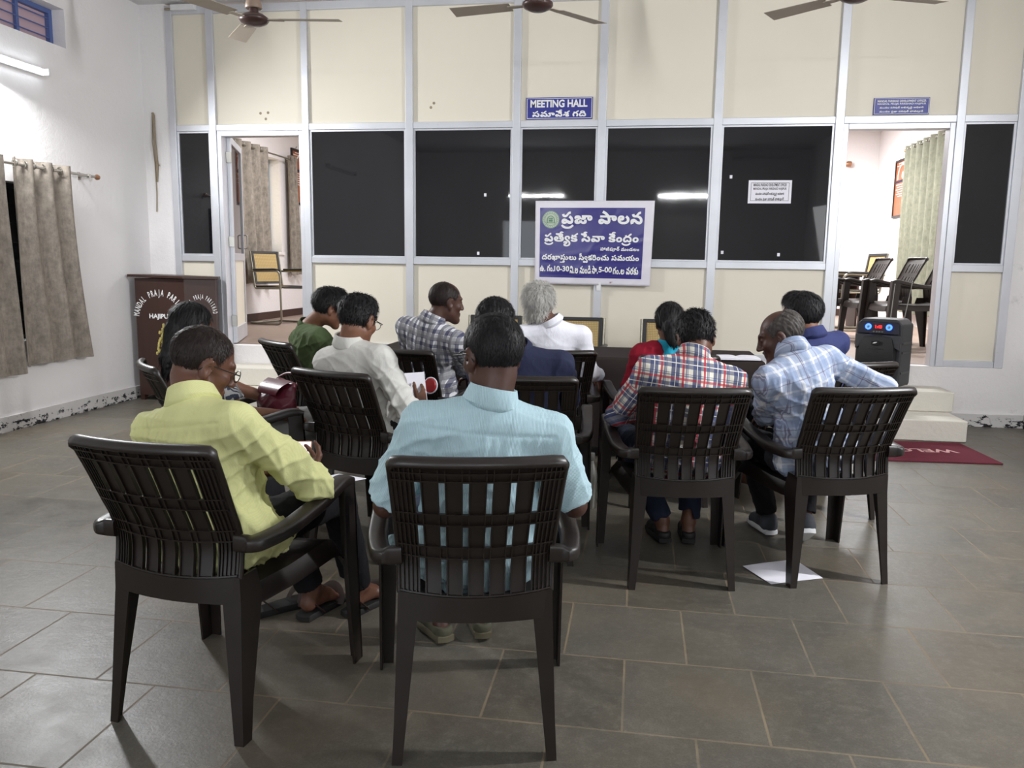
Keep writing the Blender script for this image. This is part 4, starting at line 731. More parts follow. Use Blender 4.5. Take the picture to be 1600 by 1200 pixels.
# ventilator and window in the left wall
def grid_window(name, x, y0, y1, z0, z1, nv, nh, frame, pane, back=-1, bars=None):
    w = thing(name, (x, (y0 + y1) / 2, z0), kind='structure')
    a, h = (y1 - y0) / 2, z1 - z0
    fr = MB()
    for lo, hi in (((-a, 0), (-a + 0.04, h)), ((a - 0.04, 0), (a, h)), ((-a + 0.04, 0), (a - 0.04, 0.04)), ((-a + 0.04, h - 0.04), (a - 0.04, h))):
        fr.box((-0.02, lo[0], lo[1]), (0.02, hi[0], hi[1]))
    for i in range(1, nv): fr.box((-0.014, -a + 2 * a * i / nv - 0.016, 0.04), (0.014, -a + 2 * a * i / nv + 0.016, h - 0.04))
    fr.build('window_frame', frame, w)
    br = MB()
    for j in range(1, nh): br.tube([(0.012, -a + 0.03, h * j / nh), (0.012, a - 0.03, h * j / nh)], 0.006, 6)
    br.build('grill', bars or frame, w)
    solid('pane', (back * 0.03 - 0.004, -a, 0), (back * 0.03 + 0.004, a, h), pane, w)
    return w
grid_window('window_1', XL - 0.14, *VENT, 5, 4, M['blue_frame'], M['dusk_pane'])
grid_window('window_2', XL - 0.16, *WIN, 4, 8, M['dark'], M['dark'])  # frame, grill and pane coloured dark for the shade between the curtains
grid_window('window_3', -5.80, *IWIN, 3, 11, M['teal_frame'], M['pane'])
solid('window_sill', (-5.84, IWIN[0] - 0.05, IWIN[2] - 0.04), (-5.57, IWIN[1] + 0.05, IWIN[2]), M['inner_wall']).name = 'trim_3'
bpy.data.objects['trim_3']['kind'] = 'structure'

# ------------------------------------------------------------------ fittings on the walls
def tube_light(name, x, y, z, axis, lit, label, group=None):
    t = thing(name, (x, y, z), axis, label=label, cat='tube light', group=group)
    solid('batten', (-0.61, 0.0, -0.03), (0.61, 0.035, 0.035), M['fitting'], t, 0.004)
    for sx in (-1, 1): solid('end_cap', (sx * 0.61 - 0.012, 0.0, -0.028), (sx * 0.61 + 0.012, -0.055, 0.03), M['fitting'], t, 0.004)
    MB().tube([(-0.597, -0.036, 0.0), (0.597, -0.036, 0.0)], 0.0135, 12).build('tube', M['tube' if lit else 'tube_off'], t, True)
tube_light('tube_light', XL + 0.035, 5.83, 2.955, rad(90), True, 'lit fluorescent tube on the left wall under the blue ventilator')
tube_light('tube_light', XL + 0.035, 2.4, 2.955, rad(90), False, 'unlit fluorescent tube on the left wall, mirrored faintly in the black glass')
tube_light('tube_light', -2.35, YB + 0.035, 2.965, rad(180), True, 'lit fluorescent tube on the rear wall, mirrored left in the black glass')
tube_light('tube_light', 0.95, YB + 0.035, 2.965, rad(180), True, 'lit fluorescent tube on the rear wall, mirrored right in the black glass')
tube_light('tube_light', 2.5, YB + 0.035, 3.75, rad(180), False, 'unlit fluorescent tube high on the rear wall')
tube_light('tube_light', XR - 0.035, 3.0, 2.965, rad(-90), True, 'lit fluorescent tube on the right wall')

t = thing('junction_box', (-4.52, YP - 0.03, 3.87), label='small white electrical box on top of the partition corner', cat='electrical box')
solid('box_body', (-0.16, -0.05, -0.02), (0.10, 0.0, 0.035), M['fitting'], t, 0.006)
solid('cable_stub', (-0.24, -0.02, -0.008), (-0.16, -0.006, 0.012), M['rope'], t, 0.003)

mb = MB()
mb.tube([(-4.95, YP - 0.03, 2.885), (-4.94, YP - 0.032, 2.86), (-4.935, YP - 0.034, 2.6), (-4.925, YP - 0.03, 2.36), (-4.932, YP - 0.033, 2.2)], [0.012, 0.013, 0.011, 0.014, 0.006], 8)
mb.tube([(-4.955, YP - 0.028, 2.88), (-4.965, YP - 0.034, 2.6), (-4.95, YP - 0.03, 2.4), (-4.945, YP - 0.03, 2.1), (-4.955, YP - 0.03, 1.90)], 0.006, 6)
mb.tube([(-4.925, YP - 0.03, 2.37), (-4.90, YP - 0.05, 2.385), (-4.89, YP - 0.05, 2.36)], 0.005, 6)
tag(mb.build('hanging_rope', M['rope'], None, True), 'frayed jute rope hanging from a nail on the white pier beside the partition', 'rope')

def curtain(mb, path, top, bot0, bot1, waves, amp, seed, flare=0.0, n=140, rows=26):
    """pleated sheet; path(t) -> (x, y) on the rod; hangs from top to a hem running from bot0 to bot1"""
    r = random.Random(seed); ph = r.uniform(0, 6)
    front, backs = [], []
    for j in range(rows + 1):
        v = j / rows; row = []
        for i in range(n + 1):
            u = i / n
            x, y, nx, ny, tx, ty = path(u)
            a = amp * (1 - 0.25 * v) * math.sin(2 * math.pi * waves * u + ph + 0.5 * math.sin(v * 2.2 + u * 5)) + 0.012 * v * math.sin(u * 23 + v * 4 + seed)
            d = flare * v * v * u
            z = top + (bot0 + (bot1 - bot0) * u - top) * v + 0.006 * math.sin(u * 17 + seed) * v
            row.append(Vector((x + nx * a + tx * d, y + ny * a + ty * d, z)))
        front.append(row); backs.append([p - Vector((path(0)[2], path(0)[3], 0)) * 0.004 for p in row])
    m = n + 1
    V = [p for row in front for p in row] + [p for row in backs for p in row]; N = len(front) * m; F = []
    for j in range(rows):
        for i in range(n):
            a = j * m + i
            F.append((a, a + 1, a + m + 1, a + m)); F.append((N + a, N + a + m, N + a + m + 1, N + a + 1))
    for i in range(n):
        F.append((i, N + i, N + i + 1, i + 1)); a = rows * m + i; F.append((a, a + 1, N + a + 1, N + a))
    for j in range(rows):
        a = j * m; F.append((a, a + m, N + a + m, N + a)); a = j * m + n; F.append((a, N + a, N + a + m, a + m))
    return mb.add(V, F)

def wall_curtain(name, x, y0, y1, top, b0, b1, waves, amp, seed, mat, label, cat='curtain', group=None, flare=0.0, side=1, rings=True):
    t = thing(name, (x, y0, b0), label=label, cat=cat, group=group)
    s = 1 if y1 > y0 else -1
    mb = MB(); curtain(mb, lambda u: (0, u * (y1 - y0), side, 0, 0, s), top - b0, 0, b1 - b0, waves, amp, seed, flare)
    mb.build('drape', mat, t, True)
    if rings:
        n = max(2, int(waves * 2))
        for i in range(n):
            yy = (y1 - y0) * (i + 0.5) / n
            MB().tube([(0.026 * math.cos(a), yy, top - b0 - 0.045 + 0.026 * math.sin(a)) for a in [2 * math.pi * k / 14 for k in range(15)]], 0.005, 6, False).build('eyelet', M['steel'], t, True)
    return t

def rod(name, x, y0, y1, z, label, wall_x, ends=(True, True), metal='steel'):
    t = thing(name, (x, y0, z), label=label, cat='curtain rod')
    MB().tube([(0, 0, 0), (0, y1 - y0, 0)], 0.012, 12).build('pole', M[metal], t, True)
    for e, yy in zip(ends, (0, y1 - y0)):
        if e:
            sg = 1 if yy else -1
            MB().lathe([(0, -0.02), (0.012, -0.02), (0.014, -0.008), (0.020, 0.0), (0.026, 0.014), (0.022, 0.034), (0.010, 0.044), (0, 0.046)], 14, m=Matrix.Translation((0, yy, 0)) @ Matrix.Rotation(rad(-90 * sg), 4, 'X')).build('finial', M['brass'], t, True)
    for yy in (0.12 * (1 if y1 > y0 else -1), (y1 - y0) - 0.10 * (1 if y1 > y0 else -1)):
        b = MB(); b.tube([(0, yy, -0.004), (wall_x - x, yy, -0.004)], 0.008, 8); b.box((min(0, wall_x - x) if wall_x < x else wall_x - x - 0.006, yy - 0.015, -0.035), ((min(0, wall_x - x) if wall_x < x else wall_x - x - 0.006) + 0.006, yy + 0.015, 0.035)); b.box((-0.013, yy - 0.012, -0.02), (0.013, yy + 0.012, 0.016))
        b.build('bracket', M[metal], t, True)

rod('curtain_rod', XL + 0.10, 4.3, 6.94, 2.150, 'steel curtain rod with copper ball end on the left wall', XL)
wall_curtain('curtain', XL + 0.10, 5.90, 6.62, 2.20, 0.52, 0.53, 3.5, 0.045, 3, M['curtain'], 'grey brown curtain on the left wall, the panel nearer the lectern', group=None, flare=0.20)
wall_curtain('curtain', XL + 0.10, 4.65, 5.80, 2.20, 0.46, 0.47, 5, 0.045, 8, M['curtain'], 'grey brown curtain cut by the left edge of the picture', flare=0.10)
mb = MB(); curtain(mb, lambda u: (XL + 0.028, 6.50 + u * 0.16, 1, 0, 0, 1), 2.10, 0.62, 0.62, 1.2, 0.012, 5, 0.10, 40)
tag(mb.build('curtain_lining', M['lining'], None, True), 'plain grey lining edge peeping out behind the curtain beside the lectern', 'curtain lining')

rod('curtain_rod', -5.48, 10.15, 12.56, 3.00, 'thin curtain rod over the window of the left inner room', -5.6, metal='chrome')
wall_curtain('curtain', -5.48, 10.25, 11.52, 3.06, 1.10, 1.10, 5, 0.05, 11, M['curtain'], 'long brown curtain left of the window in the left inner room', flare=0.18)
wall_curtain('curtain', -5.48, 12.35, 12.62, 3.06, 1.20, 1.22, 2.5, 0.04, 12, M['curtain'], 'gathered brown curtain right of the window in the left inner room', flare=0.25)
rod('curtain_rod', 4.18, 14.35, 12.2, 3.33, 'curtain rod in the right inner room', 4.3, metal='steel')
wall_curtain('curtain', 4.18, 14.2, 12.5, 3.38, 0.75, 0.75, 6, 0.05, 21, M['green_curtain'], 'grey green eyelet curtain in the right inner room', side=-1)
t = thing('rod_holder', (3.69, 16.3, 3.35), label='brass rod holder on the back wall of the right inner room', cat='rod holder')
MB().tube([(0, 0, 0), (0, -0.07, 0), (0.0, -0.075, 0.0)], 0.022, 10).build('stem', M['steel'], t, True)
MB().tube([(-0.18, -0.075, 0), (0.02, -0.075, 0)], 0.03, 10).build('socket', M['steel'], t, True)
MB().lathe([(0, 0), (0.04, 0.0), (0.055, 0.04), (0.05, 0.09), (0, 0.11)], 14, m=Matrix.Translation((0.02, -0.075, 0)) @ Matrix.Rotation(rad(90), 4, 'Y')).build('finial', M['brass'], t, True)

def poster(name, x, y0, y1, z0, z1, side, label):
    """framed orange-brown wall chart"""
    t = thing(name, (x, (y0 + y1) / 2, z0), label=label, cat='framed poster')
    a, h = abs(y1 - y0) / 2, z1 - z0
    f = MB()
    for lo, hi in (((-a, 0), (-a + 0.035, h)), ((a - 0.035, 0), (a, h)), ((-a + 0.035, 0), (a - 0.035, 0.035)), ((-a + 0.035, h - 0.035), (a - 0.035, h))):
        f.box((0, lo[0], lo[1]), (side * 0.03, hi[0], hi[1]))
    f.build('frame', M['black'], t)
    solid('print', (0, -a + 0.03, 0.03), (side * 0.015, a - 0.03, h - 0.03), mat_wood('orange_print', (110, 52, 28), (196, 110, 60), 2.5, 0.35), t)
    k = MB()
    def bar(u0, u1, v0, v1): k.box((side * 0.015, -a + 2 * a * u0, h * v0), (side * 0.017, -a + 2 * a * u1, h * v1))
    for v, u in ((0.93, 0.3), (0.89, 0.4), (0.56, 0.38), (0.52, 0.33), (0.48, 0.38), (0.44, 0.3), (0.40, 0.36), (0.36, 0.24)): bar(0.5 - u, 0.5 + u, v, v + 0.012)
    pts = [(side * 0.017, 0.30 * 2 * a * math.cos(rad(b)), h * 0.66 + 0.30 * 2 * a * math.sin(rad(b))) for b in range(0, 181, 12)]
    k.tube(pts, 0.012, 6)
    k.lathe([(0, 0), (0.07 * 2 * a, 0), (0.07 * 2 * a, 0.003), (0, 0.003)], 14, m=Matrix.Translation((side * 0.014, 0, h * 0.72)) @ Matrix.Rotation(rad(90 * side), 4, 'Y'))
    k.build('print_marks', M['white_ink'], t)
    b = MB(); b.box((side * 0.0155, -a + 0.06, h * 0.60), (side * 0.0165, a - 0.06, h * 0.645)); b.build('dark_band', plain('dark_band', (40, 30, 60)), t)
    hook = MB()
    for s in (-0.5, 0.5): hook.tube([(0.0, s * a, h - 0.01), (side * 0.02, s * a + 0.03, h + 0.05)], 0.005, 6)
    hook.build('hanging_hook', M['steel'], t)
poster('framed_poster', -5.6, 12.66, 13.42, 2.34, 3.22, 1, 'framed orange poster on the left inner room wall beside the window')
poster('framed_poster', 4.3, 14.32, 15.14, 2.30, 3.26, -1, 'framed orange poster on the right inner room wall beside the green curtain')

# ceiling fans at rest
def fan(x, y, z, turn, label):
    t = thing('ceiling_fan', (x, y, z), rad(turn), label=label, cat='ceiling fan', group='ceiling fans in front of the partition')
    MB().lathe([(0, ZC + 0.03 - z), (0.012, ZC + 0.03 - z), (0.012, 0.06), (0, 0.06)], 10).build('down_rod', M['fan_cup'], t, True)
    MB().lathe([(0.0, 0.30), (0.022, 0.30), (0.030, 0.20), (0.058, 0.115), (0.063, 0.085), (0.058, 0.078), (0, 0.085)], 22).build('canopy_cup', M['fan_cup'], t, True)
    MB().lathe([(0, 0.078), (0.034, 0.078), (0.036, 0.045), (0.075, 0.036), (0.108, 0.012), (0.110, -0.004), (0.095, -0.022), (0.055, -0.040), (0, -0.046)], 28).build('motor', M['fan'], t, True)
    for i in range(3):
        m = Matrix.Rotation(rad(120 * i), 4, 'Z')
        b = MB(); b.hexa([m @ Vector(p) for p in ((0.10, -0.02, -0.004), (0.22, -0.03, -0.004), (0.22, 0.03, -0.004), (0.10, 0.02, -0.004))], [m @ Vector(p) for p in ((0.10, -0.02, 0.002), (0.22, -0.03, 0.002), (0.22, 0.03, 0.002), (0.10, 0.02, 0.002))])
        for k in range(6):
            x0, x1 = 0.20 + 0.075 * k, 0.20 + 0.075 * (k + 1)
            w0, w1 = 0.058 + 0.002 * k, 0.058 + 0.002 * (k + 1)
            tl = lambda w: w * math.tan(rad(9))
            b.hexa([m @ Vector(p) for p in ((x0, -w0, -tl(w0)), (x1, -w1, -tl(w1)), (x1, w1, tl(w1)), (x0, w0, tl(w0)))], [m @ Vector(p) for p in ((x0, -w0, -tl(w0) + 0.003), (x1, -w1, -tl(w1) + 0.003), (x1, w1, tl(w1) + 0.003), (x0, w0, tl(w0) + 0.003))])
        b.build('blade', M['blade'], t)
fan(-2.915, 6.0, 3.19, 8, 'brown ceiling fan hanging above the left doorway')
fan(-0.78, 6.0, 3.225, 50, 'brown ceiling fan hanging above the blue hall sign')
fan(1.359, 6.0, 3.215, 20, 'brown ceiling fan hub cut by the top edge of the picture, right of centre')

# ------------------------------------------------------------------ signs
def board(name, x0, x1, z0, z1, y, mat, label, cat, bevel=0.002):
    t = thing(name, ((x0 + x1) / 2, y, z0), label=label, cat=cat)
    w = x1 - x0
    solid('board', (-w / 2, -0.012, 0), (w / 2, 0, z1 - z0), mat, t, bevel)
    return t, w, z1 - z0
def border(t, w, h, inset, th, mat, name='border_line', y=-0.0125):
    b = MB(); a = w / 2 - inset; z0, z1 = inset, h - inset
    b.box((-a, y - 0.001, z0), (a, y, z0 + th)); b.box((-a, y - 0.001, z1 - th), (a, y, z1)); b.box((-a, y - 0.001, z0 + th), (-a + th, y, z1 - th)); b.box((a - th, y - 0.001, z0 + th), (a, y, z1 - th))
    b.build(name, mat, t)
YF = YP - 0.0
t, w, h = board('hall_sign', -1.118, -0.490, 2.772, 2.972, YF, M['blue_sign'], 'blue board reading MEETING HALL above the black glass', 'sign')
border(t, w, h, 0.008, 0.004, M['white_ink'])
k = MB(); fit_text(k, latin('MEETING HALL', 0.035), -w / 2 + 0.04, w / 2 - 0.05, 0.108, 0.178, -0.0135); k.build('english_lettering', M['white_ink'], t)
k = MB(); fit_text(k, telugu('hall'), -w / 2 + 0.06, w / 2 - 0.06, 0.022, 0.088, -0.0135); k.build('telugu_lettering', M['white_ink'], t)

t, w, h = board('office_sign', 2.003, 2.470, 2.772, 2.918, YF, M['blue_sign'], 'blue board of the development officer above the right doorway', 'sign')
border(t, w, h, 0.006, 0.003, M['white_ink'])
def four_lines(t, w, h, mat, y, m=0.055):
    k = MB(); a = w / 2 - m
    fit_text(k, latin('MANDAL PARISHAD DEVELOPMENT OFFICER', 0.02), -a, a, h * 0.735, h * 0.865, y)
    fit_text(k, latin('MANDAL PRAJA PARISHAD HAJIPUR', 0.02), -a, a, h * 0.555, h * 0.685, y)
    k.build('english_lettering', mat, t)
    k = MB(); fit_text(k, telugu('o1'), -a + 0.02, a - 0.02, h * 0.31, h * 0.49, y); fit_text(k, telugu('o2'), -a + 0.02, a - 0.02, h * 0.10, h * 0.26, y)
    k.build('telugu_lettering', mat, t)
four_lines(t, w, h, M['white_ink'], -0.0135, 0.03)

nt = thing('paper_notice', (1.155, YP + 0.0, 2.0), label='white printed notice pasted on the black glass near the right doorway', cat='notice')
solid('sheet', (-0.192, -0.002, 0), (0.192, 0.001, 0.208), M['paper'], nt)
border(nt, 0.384, 0.208, 0.022, 0.003, M['black'], y=-0.002)
four_lines(nt, 0.384, 0.208, M['black'], -0.0032, 0.045)

# printed banner tied over the partition, a little creased, hanging slightly askew
def banner():
    t = thing('vinyl_banner', (-0.45, YP - 0.05, 1.225), label='blue and white Telugu vinyl banner tied over the black glass', cat='banner')
    x0, x1, H = -0.555, 0.558, 0.79
    r = random.Random(4); cr = [(r.uniform(-1, 1), r.uniform(0, 1), r.uniform(0.5, 2.6), r.uniform(0.001, 0.003)) for _ in range(14)]
    def warp(p):
        x, y, z = p
        u = (x - x0) / (x1 - x0)
        d = sum(a * math.exp(-(((x - cx) * math.cos(th) + (z - cz * H) * math.sin(th)) / 0.02) ** 2) for cx, cz, th, a in cr)
        return Vector((x + 0.018 * (z / H - 0.5) * (1 if u > 0.5 else -0.3), y - d - 0.010 * math.sin(u * 3.1) * math.sin(3.1 * z / H), z + 0.012 * (0.5 - u) * (1 - z / H) + 0.004 * u))
    def sheet(a, b, c, d, y, n, m):
        mb = MB(); V = [warp((a + (b - a) * i / n, y, c + (d - c) * j / m)) for j in range(m + 1) for i in range(n + 1)]
        return mb.add(V, [(j * (n + 1) + i, j * (n + 1) + i + 1, (j + 1) * (n + 1) + i + 1, (j + 1) * (n + 1) + i) for j in range(m) for i in range(n)])
    vin = NT('white_vinyl', 0.25, 0.5); v = vin.coord(); f = vin.ramp(vin.noise(v, 9, 6, 0.7), [(0.62, (0, 0, 0)), (0.72, (1, 1, 1))])
    z = vin.sep(v)[2]; edge = vin.math('GREATER_THAN', vin.math('ABSOLUTE', vin.math('SUBTRACT', z, 0.395)), 0.36)
    vin.color(vin.mix(vin.math('MULTIPLY', f, edge), lin((222, 218, 228)), lin((140, 116, 104))))
    o = sheet(x0, x1, 0, H, 0, 60, 40).build('vinyl_sheet', vin.m, t, True)
    so = o.modifiers.new('thick', 'SOLIDIFY'); so.thickness = 0.002; so.offset = 1
    bl = NT('blue_vinyl_print', 0.22, 0.5); bl.color(bl.mix(bl.noise(bl.coord(), 5), lin((42, 38, 112)), lin((54, 48, 130))))
    sheet(x0 + 0.045, x1 - 0.085, 0.065, H - 0.065, -0.004, 56, 36).build('blue_field', bl.m, t, True)
    def lines(name, parts, y=-0.0065):
        k = MB()
        for vf, a, b, c, d in parts: fit_text(k, vf, a, b, c, d, y)
        k.v = [tuple(warp(p)) for p in k.v]; k.build(name, M['white_ink'], t)
    X = lambda p: x0 + (p - 190) / 985 * (x1 - x0)        # across
    Z = lambda p: H * (895 - p) / 715                       # up
    lines('heading', [(telugu('b1'), X(410), X(1083), Z(418), Z(262))])
    lines('second_line', [(telugu('b2'), X(268), X(1060), Z(568), Z(440))])
    lines('small_line', [(telugu('b3'), X(745), X(1070), Z(606), Z(565))])
    lines('third_line', [(telugu('b4'), X(250), X(1072), Z(708), Z(625))])
    lines('time_line', [(telugu('b5a'), X(235), X(352), Z(786), Z(726)), (latin('10-30', 0.03), X(356), X(485), Z(784), Z(736)), (telugu('b5b'), X(490), X(735), Z(800), Z(726)), (latin('5-00', 0.03), X(740), X(852), Z(786), Z(738)), (telugu('b5c'), X(860), X(1072), Z(800), Z(735))])
    # round state seal: ring, arch and towers
    cx, cz, R0 = X(322), Z(340), 0.083
    def disc(r0, r1, y, a0=0, a1=360, n=40):
        mb = MB(); V = []
        for i in range(n + 1):
            a = rad(a0 + (a1 - a0) * i / n)
            V += [warp((cx + r0 * math.cos(a), y, cz + r0 * math.sin(a))), warp((cx + r1 * math.cos(a), y, cz + r1 * math.sin(a)))]
        return mb.add(V, [(2 * i, 2 * i + 1, 2 * i + 3, 2 * i + 2) for i in range(n)])
    pale = plain('pale_seal_green', (196, 206, 190), 0.5); green = plain('seal_green', (86, 132, 104), 0.5)
    disc(0.0005, R0, -0.006).build('seal_disc', pale, t)
    g = disc(R0 * 0.93, R0 * 0.99, -0.0075); q = disc(R0 * 0.66, R0 * 0.70, -0.0075); g.add(q.v, q.f); q = disc(R0 * 0.36, R0 * 0.44, -0.0075, 0, 180); g.add(q.v, q.f)
    def bar(a, b, c, d): g.add([warp((cx + R0 * p, -0.0075, cz + R0 * s)) for p, s in ((a, c), (b, c), (b, d), (a, d))], [(0, 1, 2, 3)])
    for s in (-1, 1): bar(min(s * 0.36, s * 0.46), max(s * 0.36, s * 0.46), -0.34, 0.02)
    bar(-0.5, 0.5, -0.40, -0.33); bar(-0.26, 0.26, 0.08, 0.14); bar(-0.2, 0.2, -0.2, -0.05)
    for s in (-0.2, -0.07, 0.07, 0.2): bar(s - 0.03, s + 0.03, -0.3, 0.24)
    for i in range(24):
        a = 2 * math.pi * i / 24; bar(0.8 * math.cos(a) - 0.03, 0.8 * math.cos(a) + 0.03, 0.8 * math.sin(a) - 0.06, 0.8 * math.sin(a) + 0.06)
    g.build('seal_emblem', green, t)
    # tie tape below
    solid('tie_tape', (0.045, -0.003, -0.05), (0.085, 0.0, 0.03), M['fitting'], t)
banner()

# ------------------------------------------------------------------ moulded plastic armchair
def make_chair():
    t = thing('plastic_armchair')
    pl = M['plastic']
    def hw(v): return 0.212 + 0.019 * v ** 1.5
    def Sf(u, v, d=0.0):
        """back panel: u across -1..1, v up 0..1, d out of the rear face"""
        y = -0.264 + 0.012 * math.sin(math.pi * min(1, v / 0.55)) - 0.128 * max(0, (v - 0.22) / 0.78) ** 1.35 - 0.034 * (1 - u * u)
        return Vector((u * hw(v), y - d, 0.495 + 0.405 * v - 0.012 * (1 - u * u) * (1 - v)))
    slots = [0.155, 0.293, 0.431, 0.569, 0.707, 0.845]; sw = 0.0175
    ub = [0.0]; hole_u = []
    for c in slots: ub += [c - sw, c + sw]
    ub.append(1.0)
    vb = [0.0, 0.035, 0.275, 0.37, 0.535, 0.63, 0.865, 1.0]; hole_v = (1, 3, 5)
    bm = bmesh.new(); cache = {}
    def vert(f, v):
        k = (round(f, 5), round(v, 5))
        if k not in cache: cache[k] = bm.verts.new(Sf(2 * f - 1, v))
        return cache[k]
    for i in range(len(ub) - 1):
        nu = 2 if i in (0, len(ub) - 2) else 1
        for j in range(len(vb) - 1):
            if i % 2 == 1 and j in hole_v: continue
            nv = 4 if j in hole_v else 1
            for a in range(nu):
                for b in range(nv):
                    f0, f1 = ub[i] + (ub[i + 1] - ub[i]) * a / nu, ub[i] + (ub[i + 1] - ub[i]) * (a + 1) / nu
                    # side strips need the same rows as their neighbours
                    v0, v1 = vb[j] + (vb[j + 1] - vb[j]) * b / nv, vb[j] + (vb[j + 1] - vb[j]) * (b + 1) / nv
                    bm.faces.new([vert(f0, v0), vert(f1, v0), vert(f1, v1), vert(f0, v1)])
    bmesh.ops.recalc_face_normals(bm, faces=bm.faces)
    me = bpy.data.meshes.new('backrest'); bm.to_mesh(me); bm.free()
    mb = MB(); mb.v = [tuple(v.co) for v in me.vertices]; mb.f = [tuple(p.vertices) for p in me.polygons]
    front = MB()
    # give the sheet its thickness
    n = len(mb.v); edge = {}
    for f in mb.f:
        for a, b in zip(f, f[1:] + f[:1]): edge[tuple(sorted((a, b)))] = edge.get(tuple(sorted((a, b))), 0) + 1
    V = list(mb.v) + [(x, y - 0.007, z) for x, y, z in mb.v]; F = list(mb.f) + [tuple(i + n for i in reversed(f)) for f in mb.f]
    for (a, b), c in edge.items():
        if c == 1: F.append((a, b, b + n, a + n))
    front.add(V, F)
    def rib_v(f, d, th=0.0016, v0=0.03, v1=0.97):
        rings = []
        for k in range(13):
            v = v0 + (v1 - v0) * k / 12; du = th / hw(v)
            rings.append([Sf(2 * f - 1 - du, v, 0.005), Sf(2 * f - 1 + du, v, 0.005), Sf(2 * f - 1 + du, v, 0.007 + d), Sf(2 * f - 1 - du, v, 0.007 + d)])
        front.loft(rings)
    def rib_h(v, d, th=0.0022):
        rings = []
        for k in range(25):
            u = -0.985 + 1.97 * k / 24; dv = th / 0.405
            rings.append([Sf(u, v - dv, 0.005), Sf(u, v + dv, 0.005), Sf(u, v + dv, 0.007 + d), Sf(u, v - dv, 0.007 + d)])
        front.loft(rings)
    for c in slots:
        rib_v(c - sw - 0.003, 0.007); rib_v(c + sw + 0.003, 0.007)
    for f in (0.03, 0.058, 0.086, 0.113, 0.887, 0.914, 0.942, 0.97): rib_v(f, 0.007)
    for v in (0.030, 0.282, 0.365, 0.542, 0.625, 0.872, 0.93): rib_h(v, 0.008)
    o = front.build('backrest', pl, t, True)
    # rounded rim over the top and down both edges
    rim = MB()
    pts = [Sf(-1.0, v, 0.002) for v in np.linspace(0.0, 0.93, 10)]
    pts += [Sf(-0.985, 0.975, 0.002), Sf(-0.95, 1.0, 0.002)] + [Sf(u, 1.005, 0.002) for u in np.linspace(-0.85, 0.85, 15)] + [Sf(0.95, 1.0, 0.002), Sf(0.985, 0.975, 0.002)]
    pts += [Sf(1.0, v, 0.002) for v in np.linspace(0.93, 0.0, 10)]
    m = len(pts)
    rr = [(0.008, 0.010) if i < 10 or i >= m - 10 else (0.012, 0.019) for i in range(m)]
    rim.tube(pts, rr, 10, True, (0, 1, 0))
    rim.build('back_rim', pl, o, True)
    # rear apron joining the rear legs
    ap = MB(); rings = []
    for k in range(21):
        u = -1 + 2 * k / 20; x = u * 0.214; y = -0.266 - 0.034 * (1 - u * u)
        zt = 0.502 - 0.012 * (1 - u * u)
        rings.append([Vector((x, y, zt)), Vector((x, y - 0.008, zt)), Vector((x, y - 0.008, 0.418)), Vector((x, y + 0.016, 0.415)), Vector((x, y + 0.016, 0.421)), Vector((x, y, 0.424))])
    ap.loft(rings); ap.build('rear_apron', pl, t, True)
    for s in (-1, 1):
        g = MB()
        q = lambda x, y, z: Vector((s * x, y, z))
        # rear leg: an L of a rear plate and a side plate, both tapering to the foot
        g.loft([[q(0.216, -0.276, 0.50), q(0.158, -0.285, 0.50), q(0.158, -0.277, 0.50), q(0.216, -0.268, 0.50)], [q(0.218, -0.277, 0.42), q(0.163, -0.285, 0.42), q(0.163, -0.277, 0.42), q(0.218, -0.269, 0.42)],
                [q(0.228, -0.302, 0.12), q(0.193, -0.306, 0.12), q(0.193, -0.298, 0.12), q(0.228, -0.294, 0.12)], [q(0.234, -0.312, 0), q(0.205, -0.314, 0), q(0.205, -0.306, 0), q(0.234, -0.304, 0)]])
        g.loft([[q(0.216, -0.276, 0.50), q(0.216, -0.19, 0.50), q(0.208, -0.19, 0.50), q(0.208, -0.276, 0.50)], [q(0.218, -0.277, 0.42), q(0.220, -0.17, 0.42), q(0.212, -0.17, 0.42), q(0.210, -0.277, 0.42)],
                [q(0.228, -0.302, 0.12), q(0.229, -0.247, 0.12), q(0.221, -0.247, 0.12), q(0.220, -0.302, 0.12)], [q(0.234, -0.312, 0), q(0.235, -0.270, 0), q(0.227, -0.270, 0), q(0.226, -0.312, 0)]])
        g.build('leg', pl, t, True)
        g = MB()
        g.loft([[q(0.312, 0.262, 0.655), q(0.250, 0.262, 0.655), q(0.250, 0.254, 0.655), q(0.312, 0.254, 0.655)], [q(0.312, 0.275, 0.42), q(0.254, 0.275, 0.42), q(0.254, 0.267, 0.42), q(0.312, 0.267, 0.42)], [q(0.315, 0.296, 0), q(0.272, 0.296, 0), q(0.272, 0.288, 0), q(0.315, 0.288, 0)]])
        g.loft([[q(0.312, 0.262, 0.655), q(0.304, 0.262, 0.655), q(0.304, 0.185, 0.655), q(0.312, 0.185, 0.655)], [q(0.312, 0.275, 0.42), q(0.304, 0.275, 0.42), q(0.304, 0.195, 0.42), q(0.312, 0.195, 0.42)], [q(0.315, 0.296, 0), q(0.307, 0.296, 0), q(0.307, 0.235, 0), q(0.315, 0.235, 0)]])
        g.build('leg', pl, t, True)
        g = MB()
        path = round_path([q(0.205, -0.272, 0.606), q(0.262, -0.272, 0.604), q(0.284, -0.15, 0.606), q(0.286, 0.06, 0.632), q(0.285, 0.205, 0.668), q(0.282, 0.262, 0.660)], 0.07, 7)
        g.tube(path, [(0.014, 0.026)] * 3 + [(0.030, 0.021)] * (len(path) - 4) + [(0.030, 0.014)], 20, True, None, 0.55)
        g.build('armrest', pl, t, True)
    g = MB(); rows = []
